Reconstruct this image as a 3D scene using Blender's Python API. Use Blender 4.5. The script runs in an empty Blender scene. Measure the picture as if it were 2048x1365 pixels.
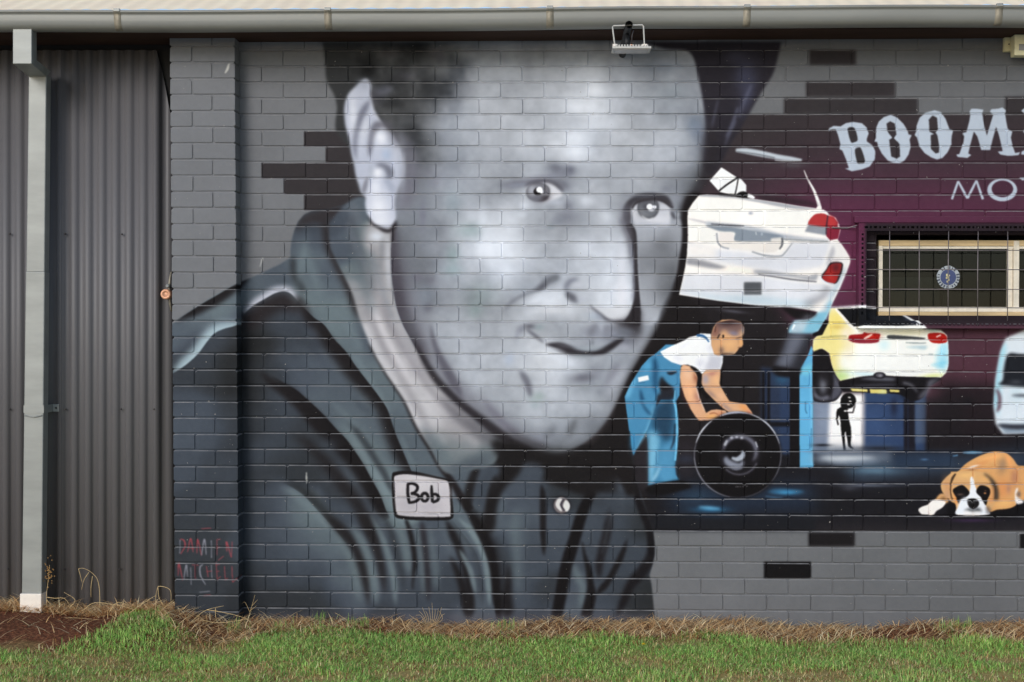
import bpy, bmesh, math, random
import numpy as np
from mathutils import Matrix, Vector, Euler

random.seed(7)
scene = bpy.context.scene
COL = scene.collection
R = math.radians

# ---------------------------------------------------------------- camera, sky, sun, exposure
cam_data = bpy.data.cameras.new('camera'); cam_data.lens = 50.0; cam_data.sensor_width = 36.0
cam_data.clip_start = 0.1; cam_data.clip_end = 500.0
cam = bpy.data.objects.new('camera', cam_data); COL.objects.link(cam)
CAM = Vector((0.0, -7.8, 1.62))
ROT = Matrix.Rotation(R(1.2), 3, 'Z') @ Matrix.Rotation(R(90 - 0.45), 3, 'X') @ Matrix.Rotation(R(0.14), 3, 'Z')
cam.matrix_world = Matrix.Translation(CAM) @ ROT.to_4x4()
scene.camera = cam

world = bpy.data.worlds.new('World'); scene.world = world; world.use_nodes = True
wn = world.node_tree; wn.nodes.clear()
sky = wn.nodes.new('ShaderNodeTexSky'); sky.sky_type = 'NISHITA'; sky.sun_disc = False
SUN_EL, SUN_AZ = R(21.5), R(-25)          # azimuth measured from straight behind the camera towards its left
sky.sun_elevation = SUN_EL; sky.sun_rotation = math.pi - SUN_AZ
sky.air_density = 1.0; sky.dust_density = 0.8; sky.ozone_density = 2.0
hs = wn.nodes.new('ShaderNodeHueSaturation'); hs.inputs['Saturation'].default_value = 0.85   # thin high cloud: a pale, nearly neutral sky
bg = wn.nodes.new('ShaderNodeBackground'); bg.inputs['Strength'].default_value = 0.15
wo = wn.nodes.new('ShaderNodeOutputWorld')
wn.links.new(sky.outputs[0], hs.inputs['Color']); wn.links.new(hs.outputs[0], bg.inputs[0]); wn.links.new(bg.outputs[0], wo.inputs[0])

sun_data = bpy.data.lights.new('sun', 'SUN'); sun_data.energy = 1.5; sun_data.angle = R(24); sun_data.color = (1.0, 0.99, 0.98)
sun = bpy.data.objects.new('sun', sun_data); COL.objects.link(sun)
to_sun = Vector((math.sin(SUN_AZ) * math.cos(SUN_EL), -math.cos(SUN_AZ) * math.cos(SUN_EL), math.sin(SUN_EL)))
sun.rotation_euler = to_sun.to_track_quat('Z', 'Y').to_euler(); sun.location = to_sun * 20

scene.view_settings.view_transform = 'Standard'; scene.view_settings.look = 'None'
scene.view_settings.exposure = 0.1; scene.view_settings.gamma = 1.0
try: scene.view_settings.use_curve_mapping = False
except Exception: pass

# photograph pixels <-> places on the real surfaces
F = 2048 * 50.0 / 36.0
def ray(px, py): return (ROT @ Vector(((px - 1024) / F, -(py - 682.5) / F, -1.0)))
def on_y(px, py, y=0.0):
    d = ray(px, py); t = (y - CAM.y) / d.y
    return CAM + d * t
def on_z(px, py, z=0.0):
    d = ray(px, py); t = (z - CAM.z) / d.z
    return CAM + d * t
def project(X, Y, Z):
    M = np.array(ROT.transposed())
    P = np.stack([X - CAM.x, np.broadcast_to(Y - CAM.y, np.shape(X)), Z - CAM.z], -1) @ M.T
    return 1024 + F * P[..., 0] / -P[..., 2], 682.5 - F * P[..., 1] / -P[..., 2]

# ---------------------------------------------------------------- mural painter
# The mural is painted here stroke by stroke (soft spray fills, tapered strokes, blobs) on a canvas.
PW, PH = 2320, 1300
canvas = np.zeros((PH, PW, 3), np.float32)
_off = [0.0, 0.0, 1.0]

def frame(ox=0, oy=0, s=1.0):
    _off[:] = [ox, oy, s]

def cv(pts):
    a = np.array([p[:2] for p in pts], float)
    return a / _off[2] + np.array(_off[:2])

def box1(a, r, ax):
    if r < 1: return a
    pad = [(0, 0), (0, 0)]; pad[ax] = (r + 1, r)
    c = np.cumsum(np.pad(a, pad, mode='edge'), axis=ax, dtype=np.float64)
    n = a.shape[ax]
    hi = np.take(c, range(2 * r + 1, 2 * r + 1 + n), axis=ax)
    lo = np.take(c, range(0, n), axis=ax)
    return ((hi - lo) / (2 * r + 1)).astype(np.float32)

def soften(a, s):
    if s < 0.6: return a
    r = max(1, int(round(s * 0.95)))
    for _ in range(3 if s > 1.2 else 1):
        a = box1(box1(a, r, 0), r, 1)
    return a

def spline(p, closed, n=6):
    p = np.asarray(p, float)
    if len(p) < 3: return p
    q = np.vstack([p[-1:], p, p[:2]]) if closed else np.vstack([2 * p[:1] - p[1:2], p, 2 * p[-1:] - p[-2:-1]])
    out = []
    m = len(p) if closed else len(p) - 1
    t = np.linspace(0, 1, n, endpoint=False)[:, None]
    for i in range(m):
        a, b, c, d = q[i], q[i + 1], q[i + 2], q[i + 3]
        out.append(0.5 * (2 * b + (c - a) * t + (2 * a - 5 * b + 4 * c - d) * t * t + (3 * b - a - 3 * c + d) * t ** 3))
    if not closed: out.append(p[-1:])
    return np.vstack(out)

def cover(poly, blur):
    """anti-aliased coverage of a polygon; returns (y0, x0, mask)"""
    pad = int(blur * 3.2) + 3
    x0 = max(0, int(poly[:, 0].min()) - pad); x1 = min(PW, int(poly[:, 0].max()) + pad + 2)
    y0 = max(0, int(poly[:, 1].min()) - pad); y1 = min(PH, int(poly[:, 1].max()) + pad + 2)
    if x1 <= x0 or y1 <= y0: return None
    S = 2
    h, w = (y1 - y0) * S, (x1 - x0) * S
    cnt = np.zeros((h, w + 1), np.int32)
    P = (poly - [x0, y0]) * S
    Q = np.roll(P, -1, 0)
    for (xa, ya), (xb, yb) in zip(P, Q):
        if ya == yb: continue
        sg = 1
        if ya > yb: xa, ya, xb, yb, sg = xb, yb, xa, ya, -1
        r0 = max(0, int(math.ceil(ya - 0.5))); r1 = min(h - 1, int(math.ceil(yb - 0.5)) - 1)
        if r1 < r0: continue
        rows = np.arange(r0, r1 + 1)
        xs = xa + (rows + 0.5 - ya) * (xb - xa) / (yb - ya)
        np.add.at(cnt, (rows, np.clip(np.ceil(xs - 0.5).astype(int), 0, w)), sg)
    m = (np.cumsum(cnt[:, :w], 1) != 0).astype(np.float32)
    m = m.reshape(h // S, S, w // S, S).mean((1, 3))
    return y0, x0, soften(m, blur)

def col3(c):
    if isinstance(c, (int, float)): c = skin(c)
    return np.array(c, np.float32) / 255.0

def skin(v):
    v = v - 3 * math.exp(-((v - 160) / 28.0) ** 2)
    t = min(1, max(0, (v - 40) / 90.0))
    return (v - 5 * t, v - 1 * t, v + 7 * t)

def slate(v):
    v = v * .985
    t = min(1, max(0, (v - 25) / 45.0)); w = min(1, max(0, (v - 80) / 30.0))
    return (v * (1 - .085 * t), v * (1 + t * (-.005 + .02 * w)), v * (1 + t * (.115 - .055 * w)))

def lay(y0, x0, m, c, a=1.0, clip=None):
    h, w = m.shape
    if clip is not None: m = m * clip[y0:y0 + h, x0:x0 + w]
    reg = canvas[y0:y0 + h, x0:x0 + w]
    mm = (m * a)[..., None]
    reg += (col3(c) - reg) * mm

def fill(pts, c, blur=1.0, a=1.0, curve=True, clip=None):
    p = cv(pts)
    if curve: p = spline(p, True)
    r = cover(p, blur)
    if r: lay(*r, c, a, clip)

def stroke(pts, c, blur=1.5, a=1.0, clip=None):
    """pts (x, y, width in photo pixels)"""
    q = np.hstack([cv(pts), np.array([[p[2]] for p in pts], float)])
    q = spline(q, False, 7)
    d = np.gradient(q[:, :2], axis=0)
    nrm = np.stack([-d[:, 1], d[:, 0]], 1) / (np.linalg.norm(d, axis=1)[:, None] + 1e-9)
    hw = (np.maximum(q[:, 2:3], 0.4) + (0.8 * blur if blur > 2 else 0)) / 2
    if blur > 2:
        t = np.linspace(0, 1, len(q)); hw = hw * (0.12 + 0.88 * np.clip(np.minimum(t, 1 - t) / .16, 0, 1) ** .7)[:, None]
    L = q[:, :2] + nrm * hw; R = q[:, :2] - nrm * hw
    poly = np.vstack([L, R[::-1]])
    r = cover(poly, blur)
    if r: lay(*r, c, a, clip)

def edge(pts, c, w, side, blur=6.0, a=1.0, clip=None, crisp=1.2):
    """a stroke that is crisp along the curve and sprayed away to one side (w in photo pixels per point or one number)"""
    ws = w if isinstance(w, (list, tuple)) else [w] * len(pts)
    q = spline(np.hstack([cv(pts), np.array(ws, float)[:, None]]), False, 7)
    t = np.linspace(0, 1, len(q)); q[:, 2] *= 0.1 + 0.9 * np.clip(np.minimum(t, 1 - t) / .12, 0, 1) ** .7
    d = np.gradient(q[:, :2], axis=0)
    nrm = side * np.stack([-d[:, 1], d[:, 0]], 1) / (np.linalg.norm(d, axis=1)[:, None] + 1e-9)
    far = q[:, :2] + nrm * (q[:, 2:3] * 2 + blur * 3)
    soft_in = q[:, :2] - nrm * q[:, 2:3]; soft_out = q[:, :2] + nrm * q[:, 2:3]
    r1 = cover(np.vstack([q[:, :2], far[::-1]]), crisp); r2 = cover(np.vstack([soft_in, soft_out[::-1]]), blur)
    if not r1 or not r2: return
    y0, x0 = max(r1[0], r2[0]), max(r1[1], r2[1])
    y1 = min(r1[0] + r1[2].shape[0], r2[0] + r2[2].shape[0]); x1 = min(r1[1] + r1[2].shape[1], r2[1] + r2[2].shape[1])
    if y1 <= y0 or x1 <= x0: return
    m = r1[2][y0 - r1[0]:y1 - r1[0], x0 - r1[1]:x1 - r1[1]] * r2[2][y0 - r2[0]:y1 - r2[0], x0 - r2[1]:x1 - r2[1]]
    lay(y0, x0, m, c, a, clip)

def ring(x, y, rx, ry, c, blur=1.0, a=1.0, ang=0.0, clip=None, t0=0, t1=360):
    t = np.radians(np.linspace(t0, t1, 40, endpoint=(t1 - t0 < 360)))
    ca, sa = math.cos(math.radians(ang)), math.sin(math.radians(ang))
    u, v = rx * np.cos(t), ry * np.sin(t)
    fill(list(zip(x + u * ca - v * sa, y + u * sa + v * ca)), c, blur, a, False, clip)

def blob(x, y, rx, ry, c, a=1.0, ang=0.0, clip=None):
    x, y = cv([(x, y)])[0]; rx /= _off[2]; ry /= _off[2]
    R = int(max(rx, ry) * 2.7) + 2
    xa, xb, ya, yb = max(0, int(x) - R), min(PW, int(x) + R), max(0, int(y) - R), min(PH, int(y) + R)
    if xb <= xa or yb <= ya: return
    X, Y = np.meshgrid(np.arange(xa, xb) - x, np.arange(ya, yb) - y)
    ca, sa = math.cos(math.radians(ang)), math.sin(math.radians(ang))
    U, V = (X * ca + Y * sa) / rx, (-X * sa + Y * ca) / ry
    lay(ya, xa, np.exp(-(U * U + V * V) * 0.8).astype(np.float32), c, a, clip)

def wash(points, tint, sigma, mask_poly, blur=1.5, a=1.0, curve=True, clip=None):
    """scattered tone samples blended into a soft airbrushed field inside a shape"""
    p = cv(mask_poly)
    if curve: p = spline(p, True)
    r = cover(p, blur)
    if not r: return
    y0, x0, m = r
    h, w = m.shape
    st = 4
    gx = x0 + np.arange(0, w + st, st); gy = y0 + np.arange(0, h + st, st)
    num = np.zeros((len(gy), len(gx)), np.float32); den = np.full_like(num, 1e-12)
    for (px, py, v) in points:
        ex = np.exp(-((gx - px) / sigma) ** 2 * 0.5); ey = np.exp(-((gy - py) / (sigma * 0.85)) ** 2 * 0.5)
        k = ey[:, None] * ex[None, :] + 1e-9 / (1 + (gx[None, :] - px) ** 2 + (gy[:, None] - py) ** 2)
        num += k * v; den += k
    f = num / den
    yi = np.arange(h) / st; xi = np.arange(w) / st
    ya = yi.astype(int); xa = xi.astype(int); fy = (yi - ya)[:, None]; fx = (xi - xa)[None, :]
    F = (f[ya][:, xa] * (1 - fy) * (1 - fx) + f[ya + 1][:, xa] * fy * (1 - fx) + f[ya][:, xa + 1] * (1 - fy) * fx + f[ya + 1][:, xa + 1] * fy * fx)
    lut = np.array([tint(float(v)) for v in range(256)], np.float32) / 255.0
    colr = lut[np.clip(F, 0, 255).astype(int)]
    if clip is not None: m = m * clip[y0:y0 + h, x0:x0 + w]
    reg = canvas[y0:y0 + h, x0:x0 + w]
    reg += (colr - reg) * (m * a)[..., None]

def shape_mask(pts, blur=1.0, curve=True):
    out = np.zeros((PH, PW), np.float32)
    p = cv(pts)
    if curve: p = spline(p, True)
    r = cover(p, blur)
    y0, x0, m = r
    out[y0:y0 + m.shape[0], x0:x0 + m.shape[1]] = m
    return out

def cloud(seed, cell, octaves=3):
    """soft value noise over the canvas"""
    rs = np.random.RandomState(seed)
    tot = np.zeros((PH, PW), np.float32); amp = 1.0
    for o in range(octaves):
        c = max(3, int(cell / 2 ** o))
        gh, gw = PH // c + 3, PW // c + 3
        n = rs.rand(gh, gw).astype(np.float32) - 0.5
        y = np.arange(PH) / c; x = np.arange(PW) / c
        yi = y.astype(int); xi = x.astype(int)
        fy = y - yi; fx = x - xi
        fy = (fy * fy * (3 - 2 * fy))[:, None]; fx = (fx * fx * (3 - 2 * fx))[None, :]
        tot += amp * (n[yi][:, xi] * (1 - fy) * (1 - fx) + n[yi + 1][:, xi] * fy * (1 - fx) + n[yi][:, xi + 1] * (1 - fy) * fx + n[yi + 1][:, xi + 1] * fy * fx)
        amp *= 0.5
    return tot
# ---------------------------------------------------------------- the mural: background, portrait and shirt
GREY = (108, 109, 112); DARKB = (56, 52, 54); INK = (29, 26, 27)

def rect(x0, y0, x1, y1, c, blur=1.2, a=1.0):
    frame(); fill([(x0, y0), (x1, y0), (x1, y1), (x0, y1)], c, blur, a, False)

def paint_background():
    canvas[:] = np.array(GREY, np.float32) / 255
    canvas[:, :1000] *= 1.04; canvas[:, 1000:] *= np.linspace(1.04, .90, PW - 1000, dtype=np.float32)[None, :, None]   # the grey coat gets darker towards the right
    # big dark garage panel with a plum glow
    frame()
    fill([(1440, 229), (2330, 229), (2330, 1062), (1000, 1062), (1200, 700), (1340, 420)], (57, 52, 54), 1.2, 1, False)
    P = shape_mask([(1380, 229), (2330, 229), (2330, 1062), (1180, 1062), (1300, 500)], 1.2, False)
    blob(1830, 480, 300, 120, (90, 48, 70), .95, 0, P)
    blob(1660, 530, 130, 120, (104, 50, 78), .8, 0, P)
    blob(2150, 500, 260, 130, (86, 46, 66), .8, 0, P)
    blob(1950, 740, 190, 120, (92, 54, 68), .7, 0, P)
    fill([(1180, 560), (1560, 600), (1600, 700), (1620, 1062), (1180, 1062)], (36, 32, 34), 14, 1, False, P)
    fill([(1600, 838), (2330, 850), (2330, 1062), (1300, 1062), (1290, 960)], (30, 29, 34), 18, .95, False, P)
    fill([(1880, 760), (2010, 770), (2030, 880), (1860, 900)], (36, 29, 33), 12, .9, False, P)
    fill([(1724, 449), (2330, 449), (2330, 650), (1724, 650)], (44, 36, 41), 2.5, 1, False)
    # stepped bricks left loose at the edges of the panel
    for b in ((608, 263, 720, 293), (651, 294, 730, 325), (523, 326, 730, 357), (568, 358, 740, 388), (608, 389, 740, 421)):
        rect(*b, DARKB, .9)
    for b in ((1619, 100, 1712, 130), (1612, 164, 1790, 194), (1568, 197, 1835, 228), (2010, 194, 2200, 230)):
        rect(*b, DARKB, 1.6)
    rect(1617, 1065, 1709, 1093, (32, 29, 31), 1.6); rect(1528, 1124, 1622, 1157, (23, 21, 23), 1.4)
    rect(2040, 1068, 2130, 1097, (26, 24, 26), 1.4)

FACE = [(700, 110, 60), (760, 110, 63), (820, 110, 64), (870, 110, 74), (905, 110, 90), (940, 110, 122), (980, 110, 146), (1040, 110, 152), (1100, 110, 152), (1160, 110, 150), (1220, 110, 146), (1280, 110, 138), (1330, 110, 140), (1370, 110, 150),
 (680, 150, 57), (740, 150, 59), (800, 150, 62), (840, 150, 70), (875, 150, 78), (910, 150, 122), (950, 150, 162), (1000, 150, 168), (1060, 150, 165), (1120, 150, 164), (1170, 146, 178), (1230, 150, 163), (1300, 150, 153), (1350, 150, 153), (1390, 150, 150),
 (680, 185, 57), (770, 185, 62), (830, 185, 60), (870, 185, 72), (900, 185, 98), (930, 185, 158), (980, 185, 172), (1040, 185, 172), (1100, 185, 174), (1150, 184, 190), (1186, 180, 207), (1230, 186, 174), (1290, 185, 164), (1340, 185, 157), (1390, 185, 152),
 (700, 215, 58), (790, 215, 55), (830, 215, 60), (865, 215, 82), (890, 215, 132), (930, 215, 166), (980, 215, 174), (1040, 215, 176), (1100, 215, 175), (1150, 216, 203), (1180, 213, 202), (1220, 215, 182), (1280, 215, 167), (1340, 215, 160), (1385, 215, 150),
 (790, 248, 62), (830, 248, 73), (860, 248, 100), (890, 248, 142), (930, 248, 172), (1000, 248, 177), (1080, 248, 177), (1140, 248, 178), (1190, 246, 193), (1240, 248, 184), (1290, 248, 174), (1340, 248, 171), (1380, 248, 146), (1400, 248, 110),
 (800, 280, 66), (830, 280, 70), (860, 280, 96), (890, 280, 138), (930, 280, 166), (1000, 280, 178), (1060, 280, 180), (1110, 284, 197), (1140, 276, 204), (1200, 280, 187), (1260, 280, 182), (1320, 280, 177), (1365, 280, 168), (1400, 280, 120),
 (825, 310, 82), (850, 310, 88), (875, 310, 106), (905, 310, 132), (950, 310, 166), (1000, 310, 176), (1080, 310, 180), (1148, 306, 208), (1200, 310, 182), (1260, 310, 180), (1320, 310, 177), (1380, 310, 166), (1408, 310, 92),
 (830, 345, 98), (860, 345, 122), (900, 345, 134), (950, 345, 164), (1010, 345, 172), (1060, 345, 168), (1110, 345, 150), (1170, 345, 166), (1230, 345, 174), (1290, 345, 172), (1345, 345, 166), (1385, 345, 136), (1410, 345, 60),
 (815, 375, 112), (850, 375, 128), (880, 375, 146), (930, 375, 160), (980, 375, 158), (1010, 375, 148), (1200, 375, 174), (1250, 375, 168), (1310, 375, 160), (1350, 375, 150), (1385, 375, 80),
 (815, 405, 128), (830, 400, 128), (860, 400, 142), (900, 400, 166), (960, 400, 166), (1020, 402, 170), (1060, 412, 186), (1200, 400, 178), (1240, 400, 168),
 (810, 430, 130), (838, 430, 128), (870, 430, 152), (910, 430, 166), (960, 430, 192), (1010, 430, 197), (1060, 430, 180), (1100, 430, 160), (1170, 430, 156), (1200, 430, 184), (1245, 430, 172),
 (800, 460, 112), (840, 460, 122), (880, 460, 142), (930, 460, 172), (980, 460, 203), (1020, 460, 196), (1080, 460, 163), (1120, 460, 166), (1150, 460, 172), (1190, 460, 172), (1230, 460, 194), (1256, 460, 168),
 (800, 490, 106), (840, 490, 126), (880, 490, 152), (930, 490, 187), (980, 490, 213), (1010, 490, 207), (1060, 490, 187), (1100, 490, 163), (1140, 490, 182), (1170, 490, 197), (1200, 490, 182), (1235, 490, 208), (1258, 490, 160),
 (800, 530, 104), (830, 530, 118), (860, 530, 122), (900, 530, 162), (950, 530, 180), (1000, 530, 197), (1040, 530, 192), (1090, 530, 174), (1130, 530, 172), (1170, 530, 192), (1200, 530, 178), (1235, 530, 206), (1260, 530, 172),
 (835, 560, 118), (855, 565, 116), (890, 560, 147), (950, 560, 167), (1000, 560, 177), (1050, 560, 167), (1085, 565, 156), (1130, 552, 174), (1150, 575, 178), (1190, 560, 188), (1215, 580, 190), (1240, 560, 208), (1262, 560, 185),
 (835, 600, 148), (862, 600, 138), (900, 600, 162), (950, 595, 153), (1000, 600, 167), (1040, 600, 168), (1075, 596, 200), (1100, 598, 206), (1130, 600, 196), (1180, 590, 184), (1210, 600, 200), (1240, 590, 216), (1260, 596, 200),
 (845, 640, 158), (875, 640, 152), (920, 640, 172), (960, 640, 166), (1000, 640, 170), (1050, 630, 184), (1100, 622, 192), (1150, 625, 198), (1180, 640, 170), (1210, 628, 204), (1240, 628, 200), (1290, 640, 150), (1310, 620, 110),
 (868, 670, 160), (910, 670, 172), (960, 670, 175), (1020, 660, 172), (1100, 660, 168), (1150, 665, 162), (1200, 668, 168), (1240, 668, 120), (1290, 670, 165), (1310, 660, 140),
 (890, 705, 158), (935, 705, 172), (1000, 705, 176), (1040, 700, 180), (1080, 702, 206), (1110, 706, 200), (1140, 690, 168), (1170, 685, 162), (1200, 690, 158), (1225, 685, 160), (1260, 690, 168), (1285, 690, 150),
 (905, 735, 160), (940, 740, 172), (1000, 735, 176), (1050, 725, 192), (1090, 715, 214), (1125, 735, 214), (1150, 735, 190), (1190, 735, 162), (1230, 735, 160), (1255, 735, 148),
 (940, 775, 166), (1000, 775, 172), (1060, 775, 174), (1100, 765, 186), (1140, 760, 158), (1180, 765, 150), (1215, 770, 162), (1240, 765, 140),
 (965, 805, 160), (1010, 810, 168), (1080, 810, 174), (1150, 805, 180), (1195, 800, 172), (1222, 800, 148),
 (1000, 840, 150), (1050, 840, 168), (1110, 840, 170), (1160, 835, 168), (1200, 835, 140),
 (1040, 865, 142), (1080, 862, 158), (1120, 865, 138), (1160, 862, 146), (1190, 860, 96), (1070, 888, 96), (1110, 890, 116), (1145, 888, 96)]

NECK = [(700, 400, 92), (720, 420, 96), (690, 440, 78), (720, 470, 102), (742, 478, 160), (752, 472, 188), (770, 480, 150), (760, 505, 152), (735, 520, 118), (775, 520, 162), (700, 500, 84), (720, 540, 112), (750, 550, 140), (775, 560, 156), (720, 580, 142), (750, 600, 162), (780, 620, 165),
 (735, 620, 150), (758, 650, 186), (790, 660, 172), (812, 690, 166), (782, 690, 192), (800, 735, 188), (832, 735, 168), (765, 715, 182), (820, 772, 187), (852, 772, 172), (850, 812, 186), (882, 800, 178), (880, 836, 180), (910, 840, 164), (895, 868, 140), (950, 862, 150), (940, 884, 138), (918, 896, 126), (970, 872, 128), (900, 910, 120), (940, 930, 110), (980, 905, 110)]

SHIRT = [(350, 660, 92), (400, 640, 100), (440, 620, 112), (462, 600, 110), (420, 685, 68), (462, 672, 68), (400, 722, 66), (462, 722, 46), (362, 762, 62), (420, 762, 58), (470, 765, 40), (362, 800, 78), (400, 822, 82), (462, 822, 62), (362, 862, 84), (420, 862, 80), (470, 880, 62), (362, 940, 76), (440, 942, 68), (400, 1000, 66), (400, 1062, 60), (400, 1122, 58), (400, 1182, 60), (400, 1240, 62),
 (490, 562, 95), (560, 552, 86), (512, 572, 96), (492, 600, 92), (540, 565, 92), (522, 642, 62), (560, 652, 72), (602, 655, 66), (492, 660, 34), (492, 700, 30), (530, 690, 42), (582, 702, 68), (562, 722, 74), (612, 702, 64), (602, 732, 80), (642, 722, 84), (520, 722, 56), (500, 742, 50), (545, 738, 60),
 (612, 452, 66), (642, 452, 72), (600, 492, 92), (622, 522, 106), (602, 542, 102), (642, 542, 84), (652, 572, 94), (622, 582, 112), (632, 602, 114), (662, 612, 116), (682, 622, 118), (652, 642, 112), (682, 652, 118), (702, 682, 112), (722, 702, 104), (742, 742, 110), (762, 782, 106), (732, 722, 102), (772, 812, 108), (792, 832, 96), (802, 862, 100), (822, 892, 96), (842, 922, 100), (862, 962, 92), (640, 480, 84), (668, 590, 96), (700, 640, 100), (720, 672, 90),
 (642, 802, 96), (682, 822, 96), (702, 852, 106), (672, 782, 90), (622, 762, 84), (652, 792, 94), (700, 880, 120), (722, 905, 126), (742, 942, 132), (762, 982, 136), (776, 1010, 130), (745, 880, 104), (770, 915, 100), (720, 820, 96), (750, 850, 92),
 (520, 900, 72), (562, 922, 62), (602, 942, 56), (562, 882, 70), (512, 962, 62), (550, 992, 78), (590, 1002, 104), (602, 1022, 112), (622, 1042, 110), (562, 1022, 80), (522, 1022, 68), (512, 1082, 70), (562, 1062, 84), (602, 1072, 90), (642, 1082, 104), (662, 1092, 104), (542, 1102, 76), (602, 1112, 84), (642, 1122, 80), (562, 1152, 74), (622, 1152, 70), (522, 1152, 62), (502, 1202, 54), (562, 1202, 54), (622, 1202, 56), (682, 1192, 74), (702, 1162, 104), (716, 1202, 94), (682, 1142, 90),
 (530, 830, 62), (560, 840, 72), (600, 860, 60), (500, 800, 50), (560, 800, 70), (500, 860, 58), (640, 890, 60), (660, 905, 60), (692, 942, 70), (722, 982, 80), (690, 985, 60), (740, 1015, 72), (700, 1020, 78),
 (740, 1075, 80), (770, 1110, 78), (800, 1130, 78), (850, 1110, 78), (880, 1090, 84), (900, 1150, 70), (880, 1180, 70), (840, 1210, 72), (760, 1230, 60), (660, 1235, 56), (560, 1240, 60), (850, 1240, 78), (800, 1200, 74),
 (950, 1060, 100), (960, 1150, 84), (960, 1230, 88), (1000, 1100, 62), (1000, 1150, 60), (1040, 1080, 95), (1040, 1040, 96), (1060, 1100, 76), (1050, 1150, 80), (1040, 1200, 82), (1090, 1180, 60), (1080, 1230, 70), (1060, 1060, 82), (1060, 990, 80), (1055, 950, 78), (1110, 1062, 80), (1100, 1102, 76), (1140, 1050, 80), (1120, 980, 58), (1150, 1000, 58), (1150, 1202, 84), (1140, 1235, 100),
 (1242, 1050, 74), (1220, 1102, 72), (1262, 1102, 72), (1232, 1182, 70), (1272, 1202, 48), (1292, 1222, 46), (1200, 1212, 74), (1220, 1010, 64), (1241, 975, 74), (1200, 1040, 76), (1280, 1050, 52), (1200, 1240, 80), (1270, 1240, 58), (1010, 1010, 78)]

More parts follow.
